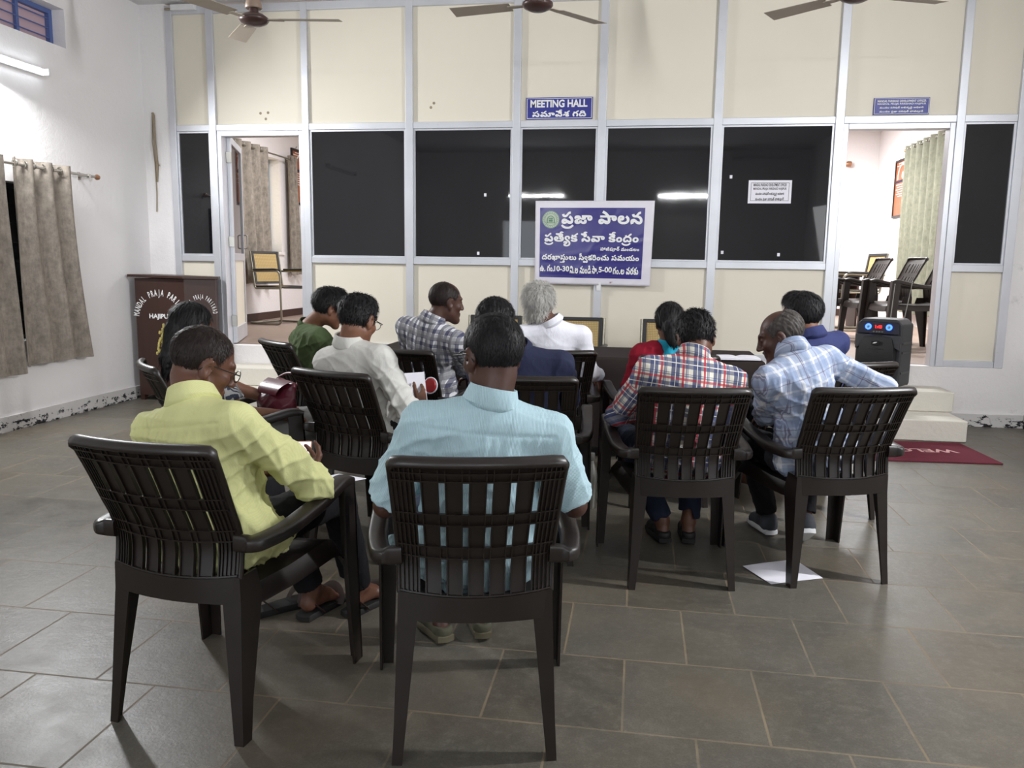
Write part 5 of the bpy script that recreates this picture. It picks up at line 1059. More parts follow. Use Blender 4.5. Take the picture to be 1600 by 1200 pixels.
    prof = [(-0.275, 0.452), (-0.255, 0.442), (-0.15, 0.430), (0.0, 0.428), (0.12, 0.436), (0.20, 0.442), (0.245, 0.436), (0.268, 0.415), (0.275, 0.375)]
    for y, z in prof:
        w = 0.208 + (0.262 - 0.208) * (y + 0.275) / 0.55
        row = []
        for k in range(17):
            u = -1 + 2 * k / 16
            row.append(Vector((u * w, y, z + 0.012 * u * u - (0.05 * max(0, abs(u) - 0.94) / 0.06))))
        rows.append(row)
    low = [[p - Vector((0, 0.0, 0.008)) for p in r] for r in rows]
    V = [p for r in rows for p in r] + [p for r in low for p in r]; N = len(rows) * 17; F = []
    for i in range(len(rows) - 1):
        for k in range(16):
            a = i * 17 + k; F.append((a, a + 1, a + 18, a + 17)); F.append((N + a, N + a + 17, N + a + 18, N + a + 1))
    for k in range(16):
        F.append((k, N + k, N + k + 1, k + 1)); a = (len(rows) - 1) * 17 + k; F.append((a, a + 1, N + a + 1, N + a))
    for i in range(len(rows) - 1):
        a = i * 17; F.append((a, a + 17, N + a + 17, N + a)); a += 16; F.append((a, N + a, N + a + 17, a + 17))
    g.add(V, F); g.build('seat', pl, t, True)
    return t

chair0 = make_chair(); chair_used = False
def place_chair(x, y, yaw, label, group, z=0.0, sc=1.0):
    global chair_used
    c = copy_tree(chair0) if chair_used else chair0
    chair_used = True
    c.location = (x, y, z); c.rotation_euler = (0, 0, rad(yaw)); c.scale = (sc, sc, sc)
    tag(c, label, 'chair', group)
    return c
HALL = 'dark brown plastic armchairs of the audience'
CH = dict(P1=(-1.285, 2.375, -7), P2=(-0.483, 2.385, 13), P3=(-2.02, 3.81, -50), P4=(-1.99, 5.08, -42), P5=(-1.245, 3.87, -21), P6=(-1.28, 4.89, -13),
          P7=(-0.515, 3.95, 4), P8=(-0.56, 5.08, 15), P9=(0.145, 5.00, 14), P10=(0.183, 3.768, 9), P11=(0.842, 3.94, 17), P12=(1.03, 4.90, 24))
for k, who in dict(P1='nearest left chair, under the man in the lime shirt', P2='nearest centre chair, under the man in the sky blue shirt', P3='chair under the woman with flowers in her hair',
                   P4='turned chair under the man in the green shirt', P5='chair under the man in the cream white short-sleeved shirt', P6='chair under the balding man in the navy check shirt',
                   P7='chair under the man in the plain navy shirt', P8='chair under the grey-haired man in white', P9='chair under the woman with the crimson shawl',
                   P10='chair under the man in the red and blue plaid shirt', P11='chair under the leaning bald man in pale blue checks', P12='chair under the dark-haired man in the blue shirt').items():
    place_chair(*CH[k], 'dark brown plastic armchair, ' + who, HALL)
INN = 'plastic armchairs in the right inner room'
place_chair(2.66, 11.10, 95, 'brown plastic armchair in the right inner room, farthest left of its row', INN, ZP, 1.12)
place_chair(2.84, 10.38, 95, 'brown plastic armchair in the right inner room, middle of its row', INN, ZP, 1.12)
place_chair(2.95, 9.66, 95, 'brown plastic armchair in the right inner room, half behind the door jamb', INN, ZP, 1.12)

# ------------------------------------------------------------------ cantilever chair with cane seat and back
def make_cane_chair():
    t = thing('cane_chair')
    for s in (-1, 1):
        x = s * 0.235
        MB().tube(round_path([(x, -0.235, 0.90), (x, -0.17, 0.47), (x, -0.155, 0.445), (x, 0.26, 0.452), (x, 0.27, 0.452)], 0.06), 0.0125, 10).build('back_tube', M['chrome'], t, True)
        MB().tube(round_path([(x * 1.08, -0.205, 0.655), (x * 1.08, 0.27, 0.665), (x * 1.08, 0.285, 0.015), (x * 1.08, -0.27, 0.015), (0, -0.27, 0.015)], 0.075, 8), 0.0125, 10).build('arm_tube', M['chrome'], t, True)
        MB().tube(round_path([(x * 1.08, -0.15, 0.676), (x * 1.08, 0.19, 0.683), (x * 1.08, 0.235, 0.675)], 0.02), (0.026, 0.012), 12).build('arm_pad', M['black'], t, True)
        MB().tube([(x, 0.255, 0.452), (x * 1.08, 0.281, 0.452)], 0.011, 8).build('seat_bracket', M['chrome'], t, True)
    f = Matrix.Translation((0, -0.205, 0.70)) @ Matrix.Rotation(rad(8.5), 4, 'X')
    def framed(name, w, h, m):
        fr = MB()
        for lo, hi in (((-w, -h), (-w + 0.03, h)), ((w - 0.03, -h), (w, h)), ((-w + 0.03, -h), (w - 0.03, -h + 0.03)), ((-w + 0.03, h - 0.03), (w - 0.03, h))):
            fr.box((lo[0], -0.012, lo[1]), (hi[0], 0.012, hi[1]), m)
        o = fr.build(name + '_frame', M['black'], t, False, 0.003)
        c = MB(); c.box((-w + 0.028, -0.004, -h + 0.028), (w - 0.028, 0.004, h - 0.028), m)
        c.build(name + '_cane', M['cane'], o)
    framed('backrest', 0.222, 0.205, f)
    framed('seat', 0.222, 0.215, Matrix.Translation((0, 0.04, 0.466)) @ Matrix.Rotation(rad(90), 4, 'X'))
    return t
cane0 = make_cane_chair(); cane_used = False
def place_cane(x, y, yaw, label, group=None, z=0.0, sc=1.05):
    global cane_used
    c = copy_tree(cane0) if cane_used else cane0
    cane_used = True
    c.location = (x, y, z); c.rotation_euler = (0, 0, rad(yaw)); c.scale = (sc,) * 3
    tag(c, label, 'chair', group)
BT = 'cane chairs behind the long table'
place_cane(-5.02, 10.85, -110, 'tubular chair with cane back in the left inner room, by its window', None, ZP, 1.12)
place_cane(-1.285, 7.08, 180, 'cane backed chair behind the table, left one, half behind heads', BT)
place_cane(-0.555, 7.08, 178, 'cane backed chair behind the table, beside the grey-haired man', BT)
place_cane(0.285, 7.06, 181, 'cane backed chair behind the table, right one, behind the woman in crimson', BT)
place_cane(3.1, 12.4, 100, 'cane backed chair at the far end of the right inner room', None, ZP, 1.22)

t = thing('office_desk', (2.95, 13.2, ZP), label='dark topped desk at the left edge of the right inner room', cat='desk')
solid('desk_top', (-0.55, -0.3, 0.76), (0.35, 0.3, 0.80), M['black'], t, 0.004)
for x in (-0.52, 0.29): solid('side_panel', (x, -0.27, 0), (x + 0.03, 0.27, 0.76), M['wood'], t)
solid('back_panel', (-0.49, 0.2, 0.3), (0.29, 0.22, 0.76), M['wood'], t)

# ------------------------------------------------------------------ long table under a dark cloth
t = thing('long_table', (-0.56, 6.27, 0), label='long table hidden under the dark brown cloth', cat='table')
solid('tabletop', (-1.43, -0.36, 0.715), (1.43, 0.36, 0.745), M['wood'], t)
for x in (-1.36, 1.31):
    for y in (-0.33, 0.28): solid('leg', (x, y, 0), (x + 0.05, y + 0.05, 0.715), M['wood'], t)
cl = thing('tablecloth', (-0.56, 6.27, 0.7475), label='dark brown cloth draped over the long table to near the floor', cat='tablecloth')
mb = MB(); n = 240; A, B = 1.455, 0.385
def rim(u):
    per = 2 * (2 * A + 2 * B); d = u * per
    if d < 2 * A: return Vector((-A + d, -B, 0)), Vector((0, -1, 0))
    d -= 2 * A
    if d < 2 * B: return Vector((A, -B + d, 0)), Vector((1, 0, 0))
    d -= 2 * B
    if d < 2 * A: return Vector((A - d, B, 0)), Vector((0, 1, 0))
    return Vector((-A, B - (d - 2 * A), 0)), Vector((-1, 0, 0))
rings = []
for k, z in enumerate((0.004, 0.0, -0.02, -0.12, -0.28, -0.45, -0.62, -0.66)):
    ring = []
    for i in range(n):
        p, nn = rim(i / n)
        fold = 0.020 * math.sin(i * 0.52 + 0.6 * math.sin(i * 0.13)) * min(1, max(0, -z) * 3)
        ring.append(p * (0.992 if k == 0 else 1) + nn * (fold + (0.0 if k < 2 else 0.012)) + Vector((0, 0, z if z > -0.6 else z + 0.012 * math.sin(i * 0.21))))
    rings.append(ring)
mb.loft(rings, True, False)
mb.add(rings[0], [tuple(range(n))])
mb.build('cloth', M['tablecloth'], cl, True)

t = thing('open_register', (0.725, 6.0, 0.759), rad(3), label='open white register lying on the right end of the dark table', cat='register')
for s in (-1, 1):
    mb = MB(); rings = []
    for i in range(9):
        u = i / 8; x = s * 0.14 * u; zz = 0.006 + 0.012 * math.sin(min(1, u * 2.2) * math.pi / 2) * (1 - 0.45 * u)
        rings.append([Vector((x, -0.11, 0)), Vector((x, 0.11, 0)), Vector((x, 0.11, zz)), Vector((x, -0.11, zz))])
    mb.loft(rings); mb.build('page_block', M['paper'], t, True)
solid('cover', (-0.148, -0.118, -0.004), (0.148, 0.118, 0.0), M['black'], t, 0.001)
ln = MB()
for s in (-1, 1):
    for k in range(8): ln.box((s * 0.075 - 0.05, 0.085 - k * 0.022, 0.0135), (s * 0.075 + 0.05, 0.0865 - k * 0.022, 0.0185))

# ------------------------------------------------------------------ loose things
t = thing('steel_bottle', (-0.238, 4.62, 0), label='brushed steel water bottle standing on the floor between the front-row chairs', cat='bottle')
MB().lathe([(0, 0), (0.033, 0), (0.036, 0.004), (0.0365, 0.19), (0.034, 0.215), (0.026, 0.245), (0.018, 0.27), (0.0155, 0.285), (0, 0.287)], 28).build('bottle_body', M['steel'], t, True)
MB().lathe([(0, 0.287), (0.018, 0.287), (0.019, 0.292), (0.019, 0.325), (0.017, 0.331), (0, 0.332)], 24).build('cap', M['steel'], t, True)

def paper_sheet(name, pts, z, label, parent=None, curl=0.006):
    mb = MB(); n = len(pts)
    c = Vector((sum(p[0] for p in pts) / n, sum(p[1] for p in pts) / n, 0))
    t = thing(name, (c.x, c.y, 0), label=label, cat='paper')
    top = [Vector((p[0] - c.x, p[1] - c.y, z + (p[2] if len(p) > 2 else 0))) for p in pts]
    mb.loft([[p - Vector((0, 0, 0.0006)) for p in top], top]); mb.build('sheet', M['paper'], t)
    return t
paper_sheet('paper_sheet', [(0.532, 3.803, 0.004), (0.64, 3.875, 0.001), (0.79, 3.92, 0.012), (0.879, 3.717, 0.003), (0.75, 3.665, 0.0), (0.632, 3.601, 0.002)], 0.002, 'creased white sheet of paper lying on the floor behind the right chairs')

# maroon door mat, its greeting facing the doorway
t = thing('door_mat', (2.10, 6.61, 0), rad(184), label='maroon WELCOME door mat on the floor before the right steps', cat='door mat')
solid('mat_pile', (-0.57, -0.355, 0), (0.57, 0.355, 0.012), M['maroon'], t, 0.005)
k = MB(); v, f = latin('WELCOME', 0.03)
fit_text(k, (v, f), -0.40, 0.40, -0.045, 0.075, 0.0, Matrix.Translation((0, -0.02, 0.0135)) @ Matrix.Rotation(rad(-90), 4, 'X'))
k.build('greeting', plain('pale_pink_lettering', (206, 160, 158), 0.9), t)

# trolley loudspeaker on the upper step
def loudspeaker():
    t = thing('trolley_speaker', (2.19, 7.68, 0.381), rad(-34), label='black trolley loudspeaker with blue lit knobs on the steps of the right doorway', cat='loudspeaker')
    w, d, h = 0.195, 0.15, 0.60
    body = MB()
    ol = [(-w, 0.02), (-w + 0.02, 0.0), (w - 0.02, 0.0), (w, 0.02), (w, h - 0.05), (w - 0.05, h), (-w + 0.05, h), (-w, h - 0.05)]
    body.prism(ol, -d, d); bd = plain('black_grained_plastic', (52, 53, 56), 0.55, 0.4, bump=0.3)
    body.build('cabinet', bd, t, False, 0.018, 3)
    # bulging grille
    g = MB(); rings = []
    for k in range(13):
        a = math.pi * k / 12; y = -d - 0.005 - 0.055 * math.sin(a); z = 0.255 - 0.215 * math.cos(a)
        ww = 0.165 * (0.55 + 0.45 * math.sin(a))
        rings.append([Vector((-ww, -d + 0.01, z)), Vector((-ww * 0.92, y, z)), Vector((0, y - 0.012, z)), Vector((ww * 0.92, y, z)), Vector((ww, -d + 0.01, z))])
    g.loft(rings); o = g.build('grille', plain('black_mesh', (20, 20, 22), 0.5, 0.5, bump=0.6), t, True)
    r = MB()
    for z in (0.13, 0.20, 0.27, 0.34): r.tube([Vector((0.145 * math.cos(rad(b)), -d - 0.062 * math.sin(rad(b)), z)) for b in range(0, 181, 15)], 0.008, 8)
    r.build('grille_bar', M['black'], o, True)
    for s in (-1, 1):
        wg = MB(); wg.hexa([(s * 0.19, -d - 0.03, 0.33), (s * 0.06, -d - 0.045, 0.40), (s * 0.06, -d, 0.40), (s * 0.19, -d, 0.33)], [(s * 0.19, -d - 0.03, 0.46), (s * 0.02, -d - 0.03, 0.46), (s * 0.02, -d, 0.46), (s * 0.19, -d, 0.46)])
        wg.build('front_wing', bd, t, False, 0.006)
    solid('badge', (-0.035, -d - 0.083, 0.375), (0.035, -d - 0.070, 0.412), M['black'], t, 0.003)
    bb = MB(); bb.tube([(-0.016, -d - 0.084, 0.388), (0.004, -d - 0.084, 0.400), (-0.004, -d - 0.084, 0.388), (0.016, -d - 0.084, 0.400)], 0.003, 6); bb.build('badge_mark', M['white_ink'], t)
    cp = MB(); cp.hexa([(-0.17, -d - 0.022, 0.47), (0.17, -d - 0.022, 0.47), (0.17, -d, 0.47), (-0.17, -d, 0.47)], [(-0.165, -d - 0.008, 0.575), (0.165, -d - 0.008, 0.575), (0.165, -d, 0.575), (-0.165, -d, 0.575)])
    cp.build('control_panel', plain('glossy_blue_black', (24, 26, 44), 0.2), t, False, 0.004)
    Mx = Matrix.Translation((0, -d - 0.016, 0.525)) @ Matrix.Rotation(rad(82), 4, 'X')
    glow = emissive('blue_led', (40, 80, 255), 5.0); redled = emissive('red_led', (255, 30, 30), 2.5)
    for s in (-1, 1):
        kn = MB(); kn.lathe([(0.014, 0), (0.027, 0), (0.027, 0.006), (0.014, 0.006)], 24, (s * 0.088, 0.004, 0), Mx); ko = kn.build('led_ring', glow, t, True)
        kn = MB(); kn.lathe([(0, 0), (0.013, 0), (0.012, 0.012), (0, 0.013)], 18, (s * 0.088, 0.004, 0), Mx); kn.build('knob', M['chrome'], ko, True)
    sc = MB(); fit_text(sc, latin('1:48', 0.03), -0.028, 0.028, 0.517, 0.545, -d - 0.0205); sc.build('display_digits', redled, t)
    bt = MB()
    for i in range(4): bt.box((-0.045 + i * 0.024, -d - 0.027, 0.482), (-0.029 + i * 0.024, -d - 0.018, 0.494))
    bt.build('buttons', M['chrome'], t, False, 0.001)
    for x, tx, top in ((0.02, 0.035, 0.90), (0.135, 0.18, 0.93)):
        a = MB(); a.tube([(x, 0.06, h - 0.01), (x + (tx - x) * 0.4, 0.06, h + 0.12), (tx, 0.06, top)], [0.005, 0.004, 0.0025], 8)
        a.lathe([(0, -0.004), (0.004, -0.002), (0.004, 0.004), (0, 0.006)], 8, (tx, 0.06, top)); a.build('antenna', M['steel'], t, True)
    for z in (0.12, 0.30, 0.38): solid('side_groove', (w - 0.002, -d * 0.8, z), (w + 0.006, d * 0.8, z + 0.02), M['black'], t, 0.003)
    for s in (-1, 1):
        MB().lathe([(0, -0.02), (0.035, -0.02), (0.035, 0.02), (0, 0.02)], 20, m=Matrix.Translation((s * 0.16, d + 0.0, 0.036)) @ Matrix.Rotation(rad(90), 4, 'Y')).build('wheel', M['black'], t, True)
loudspeaker()

# lectern in the corner
def lectern():
    t = thing('lectern', (-4.68, 7.45, 0), label='dark brown wooden lectern with white arched lettering in the left corner', cat='lectern')
    # plan: front face, a wing turned back on its right
    pl = [(-0.29, 0.0), (0.24, 0.0), (0.455, 0.21), (0.40, 0.36), (-0.29, 0.36)]
    b = MB(); b.loft([[Vector((x, y, 0.05)) for x, y in pl], [Vector((x, y, 1.225)) for x, y in pl]]); b.build('body', M['wood'], t, False, 0.003)
    tp = [(-0.345, -0.035), (0.25, -0.035), (0.495, 0.20), (0.42, 0.385), (-0.315, 0.385)]
    b = MB(); b.loft([[Vector((x, y, 1.225 + 0.02 * (0.3 - x))) for x, y in tp], [Vector((x, y, 1.25 + 0.02 * (0.3 - x))) for x, y in tp]]); b.build('top_board', M['wood'], t, False, 0.003)
    for x, y in ((-0.265, 0.025), (0.225, 0.025), (0.36, 0.31), (-0.265, 0.335)): solid('foot', (x - 0.022, y - 0.022, 0), (x + 0.022, y + 0.022, 0.05), M['wood'], t)
    def arched(frame, text, r, x0, hgt, squeeze=1.0):
        words = []; k = None; n = len(text)
        for i, c in enumerate(text):
            if c == ' ': k = None; continue
            if k is None: k = MB(); words.append(k)
            a = rad(172 - 164 * i / (n - 1)); v, f = latin(c, 0.022)
            w = (v[:, 0].max() - v[:, 0].min()); m = Vector((x0 + r * math.cos(a) * squeeze, 0, r * math.sin(a)))
            rot = a - math.pi / 2
            p = []
            for q in v:
                lx, lz = (q[0] - v[:, 0].min() - w / 2) * hgt * 0.70 * squeeze, q[1] * hgt * 1.4
                p.append(frame @ (m + Vector((lx * math.cos(rot) - lz * math.sin(rot), 0, lx * math.sin(rot) + lz * math.cos(rot)))))
            k.add(p, f)
        for k in words: k.build('arched_word', M['white_ink'], t)
    fr = Matrix.Translation((-0.03, -0.0035, 0.83))
    arched(fr, 'MANDAL PRAJA PARISHAD', 0.225, 0.0, 0.062)
    k = MB()
    fit_text(k, latin('HAJIPUR', 0.03), -0.145, 0.105, 0.815, 0.875, -0.0035)
    k.build('place_lettering', M['white_ink'], t)
    ang = math.atan2(0.21, 0.215)
    wf = Matrix.Translation((0.35, 0.105, 0.86)) @ Matrix.Rotation(ang, 4, 'Z') @ Matrix.Translation((0, -0.0035, 0))
    arched(wf, 'MANDAL PRAJA PARISHAD', 0.17, 0.0, 0.045, 0.7)
lectern()

# ------------------------------------------------------------------ people
def v3(*a): return np.array(a, float)
def unit(a): a = np.asarray(a, float); return a / (np.linalg.norm(a) + 1e-9)
def rot(axis, deg):
    return np.array(Matrix.Rotation(rad(deg), 3, axis))
def elbow(S, T, l1, l2, pole):
    """two-bone reach: joint position between S and T, bent towards pole; the target is pulled in when out of reach"""
    d = T - S; L = np.linalg.norm(d)
    if L > (l1 + l2) * 0.985: T = S + d / L * (l1 + l2) * 0.985; d = T - S; L = np.linalg.norm(d)
    a = (l1 * l1 - l2 * l2 + L * L) / (2 * L); h = math.sqrt(max(l1 * l1 - a * a, 1e-6))
    n = d / L; p = np.asarray(pole, float); p = unit(p - n * (p @ n))
    return S + n * a + p * h, T

def add_hand(F, Wr, d, nrm, thumb, curl, s=1.0):
    """palm, four unequal bent fingers and a thumb; d finger direction, nrm out of the palm, thumb side direction"""
    d = unit(d); nrm = unit(nrm - d * (nrm @ d)); lat = unit(thumb - d * (thumb @ d) - nrm * (thumb @ nrm))
    Rm = np.stack([lat, d, nrm], 1)
    F.ell(Wr + d * 0.048 * s, (0.039 * s, 0.054 * s, 0.0155 * s), Rm, 0.012)
    F.cap(Wr - d * 0.01, Wr + d * 0.03 * s, 0.023 * s, 0.024 * s, 0.015)
    for i, (L, r) in enumerate(((0.070, 0.0092), (0.079, 0.0094), (0.073, 0.009), (0.057, 0.0082))):
        p = Wr + d * (0.086 - 0.004 * abs(i - 1.2)) * s + lat * (0.030 - 0.0205 * i) * s
        a = curl * (0.75 + 0.12 * i)
        F.cap(p - d * 0.02 * s, p, r * s, r * s, 0.006)
        ang = 0.0; dirn = d
        for j, part in enumerate((0.44, 0.31, 0.25)):
            ang += rad(a) * (0.75, 1.0, 0.7)[j]
            dirn = d * math.cos(ang) + nrm * math.sin(ang) + lat * (0.05 - 0.035 * i)
            q = p + unit(dirn) * L * part * s
            F.cap(p, q, r * s * (1 - 0.08 * j), r * s * (0.93 - 0.08 * j), 0.004); p = q
    p = Wr + d * 0.028 * s + lat * 0.028 * s + nrm * 0.004
    for j, (L, r) in enumerate(((0.036, 0.0125), (0.032, 0.0105), (0.025, 0.009))):
        dirn = unit(d * (0.45 + 0.3 * j) + lat * (0.75 - 0.35 * j) + nrm * (0.25 + 0.15 * j * curl / 30))
        q = p + dirn * L * s; F.cap(p, q, r * s, r * s * 0.92, 0.006); p = q

def add_head(F, Hc, R, hs, N, male=True):
    P = lambda x, y, z: Hc + R @ (v3(x, y, z) * hs)
    F.ell(P(0, -0.012, 0.036), v3(0.074, 0.096, 0.083) * hs, R, 0.02)
    F.ell(P(0, 0.028, -0.026), v3(0.060, 0.064, 0.084) * hs, R, 0.03)
    for s in (-1, 1):
        F.cap(P(s * 0.050, 0.004, -0.056), P(s * 0.014, 0.070, -0.098), 0.019 * hs, 0.017 * hs, 0.03)
        F.ell(P(s * 0.040, 0.062, -0.018), v3(0.022, 0.022, 0.020) * hs, R, 0.02)
        F.cap(P(s * 0.010, 0.090, 0.030), P(s * 0.046, 0.076, 0.034), 0.009 * hs, 0.008 * hs, 0.014)
    F.cap(P(-0.012, 0.074, -0.100), P(0.012, 0.074, -0.100), 0.018 * hs, None, 0.02)
    F.cap(N, P(0, -0.028, -0.050), (0.058 if male else 0.047) * hs, (0.053 if male else 0.044) * hs, 0.03)
    for s in (-1, 1):
        F.ell(P(s * 0.032, 0.098, 0.010), v3(0.018, 0.018, 0.013) * hs, R, 0.012, True)
        F.ell(P(s * 0.031, 0.078, 0.010), v3(0.0135, 0.0135, 0.0125) * hs, R, 0.003)
    F.cap(P(0, 0.092, 0.018), P(0, 0.112, -0.026), 0.0085 * hs, 0.0125 * hs, 0.012)
    for s in (-1, 1): F.ell(P(s * 0.013, 0.102, -0.030), v3(0.009, 0.011, 0.008) * hs, R, 0.008)
    F.cap(P(-0.020, 0.090, -0.058), P(0.020, 0.090, -0.058), 0.0065 * hs, None, 0.006)
    F.cap(P(-0.016, 0.089, -0.070), P(0.016, 0.089, -0.070), 0.0070 * hs, None, 0.006)
    for s in (-1, 1):
        Re = R @ rot('Z', -s * 24) @ rot('X', -10)
        F.ell(P(s * 0.079, -0.008, 0.000), v3(0.0095, 0.021, 0.034) * hs, Re, 0.008)
        F.ell(P(s * 0.076, -0.003, -0.030), v3(0.008, 0.010, 0.012) * hs, Re, 0.008)
        F.ell(P(s * 0.087, 0.000, 0.004), v3(0.006, 0.011, 0.019) * hs, Re, 0.005, True)

def hair_mesh(name, Hc, R, hs, style, mat, parent, seed, strands=2600, length=0.03, width=0.0022, lift=0.004):
    """hair cap grown in head space, with combed strands laid over it"""
    F = Field((-0.125, -0.165, -0.26), (0.125, 0.135, 0.165), 0.0045)
    t = style.get('thick', 0.008)
    F.ell((0, -0.013, 0.037), (0.074 + t, 0.096 + t * 1.1, 0.083 + t), None, 0.01)
    if style.get('puff'):
        F.ell((0, 0.03, 0.085), (0.060, 0.058, 0.045 + style['puff']), None, 0.02)
    if style.get('nape'):
        F.ell((0, -0.052, -0.055), (0.066, 0.045, style['nape']), None, 0.03)
    kind = style.get('line', 'man')
    if kind == 'man':
        ys, zs = [-0.12, -0.06, -0.030, -0.012, 0.018, 0.030, 0.050, 0.090], [style.get('low', -0.072), style.get('low', -0.072), -0.045, 0.010, 0.012, -0.004, 0.050, style.get('front', 0.078)]
    elif kind == 'long':
        ys, zs = [-0.12, -0.03, 0.0, 0.030, 0.055, 0.090], [-0.13, -0.11, -0.035, -0.02, 0.045, 0.075]
    else:
        ys, zs = [-0.12, -0.05, -0.015, 0.02, 0.045, 0.090], [-0.095, -0.09, -0.03, 0.005, 0.045, 0.078]
    def lim(X, Y, Z):
        return np.interp(Y, ys, zs).astype(np.float32) - Z + 0.004 * np.sin(X * 130) + 0.003 * np.sin(X * 310 + 1) + 0 * X
    F.clip(lim)
    if style.get('bald'):      # bare crown: only the fringe below stays
        b = style['bald']; F.clip(lambda X, Y, Z: (Z - b + 0.55 * Y) + 0 * X)
    if style.get('recede'):
        F.ell((0, 0.075, 0.115), (0.062, 0.075, 0.06), None, 0.01, True)
    if kind == 'man':
        for s in (-1, 1): F.ell((s * 0.083, -0.004, -0.004), (0.022, 0.027, 0.040), None, 0.006, True)
    for c in style.get('caps', ()): F.cap(*c)
    co, q = F.arrays(); co = relax(co, q, 1)
    n = vert_normals(co, q)
    rough = style.get('rough', 0.002)
    co = co + n * (rough * (np.sin(co @ v3(170, 60, 90) + seed) * np.sin(co @ v3(50, 190, -80)) + 0.6 * np.sin(co @ v3(310, -240, 150)))) [:, None]
    # short at the hairline: the cap thins out there and the scalp shows through
    dl = co[:, 2] - np.interp(co[:, 1], ys, zs); fade = style.get('fade', 0.012)
    cov = np.clip(dl / fade, 0, 1) if kind == 'man' else np.ones(len(co))
    if style.get('sparse'): cov *= np.clip(1 - style['sparse'] * np.exp(-(np.linalg.norm(co - v3(0, 0.02, 0.125), axis=1) / 0.06) ** 2), 0, 1)
    co = co - n * (np.clip(1 - cov, 0, 1) * t * 0.9)[:, None]
    r = np.random.RandomState(seed)
    V = [co]; Q = [q]; base = len(co); C = [cov]
    if strands:
        k = r.randint(0, len(co), strands * 2); k = k[r.rand(len(k)) < cov[k] * (cov[k] > 0.3)][:strands]; p = co[k]; nn = n[k]
        crown = v3(*style.get('crown', (0.012, -0.045, 0.125)))
        d = p - crown; d[:, 2] -= style.get('fall', 0.05); d += r.randn(len(p), 3) * style.get('mess', 0.018)
        d -= nn * (d * nn).sum(1, keepdims=True); d /= np.linalg.norm(d, axis=1, keepdims=True) + 1e-9
        side = np.cross(d, nn); L = length * r.uniform(0.5, 1.2, (len(p), 1)); w = width * r.uniform(0.6, 1.3, (len(p), 1)); lf = lift * r.uniform(0.1, 1.2, (len(p), 1))
        wav = style.get('wave', 0.0) * np.sin(r.uniform(0, 6, (len(p), 1)))
        rows = [(p - nn * 0.001, w), (p + d * L * 0.5 + nn * lf + side * wav, w * 0.9), (p + d * L * 0.95 + nn * lf * 0.8 - side * wav * 0.6, w * 0.25)]
        pts = []
        for c, ww in rows: pts += [c - side * ww, c + side * ww]
        V.append(np.stack(pts, 1).reshape(-1, 3)); C.append(np.repeat(cov[k], 6))
        i0 = base + 6 * np.arange(len(p))[:, None]
        Q.append(np.concatenate([i0 + v3(0, 1, 3, 2).astype(int), i0 + v3(2, 3, 5, 4).astype(int)]))
    co = np.concatenate(V); q = np.concatenate(Q)
    co = Hc + (co * hs) @ R.T
    me = quad_mesh(name, co, q)
    at = me.attributes.new('cover', 'FLOAT', 'POINT'); at.data.foreach_set('value', np.concatenate(C).astype(np.float32))
    return link(name, me, mat, parent, True)

SKIN = {}
def skin(c):
    if c not in SKIN: SKIN[c] = mat_skin('skin_%d' % (len(SKIN) + 1), c)
    return SKIN[c]
EYE = NT('eye', 0.15); _z = EYE.sep(EYE.coord('Generated')); EYE.color(EYE.ramp(_z[1], [(0.90, lin((225, 218, 210))), (0.93, lin((30, 20, 16)))])); EYE = EYE.m
HAIR = dict(black=mat_hair('black_hair', (12, 11, 12), (40, 38, 40)), brown=mat_hair('dark_hair', (20, 15, 13), (50, 40, 36)), grey=mat_hair('grey_hair', (120, 117, 112), (228, 225, 219), (150, 140, 132)), salt=mat_hair('greying_hair', (28, 26, 25), (92, 86, 82)))

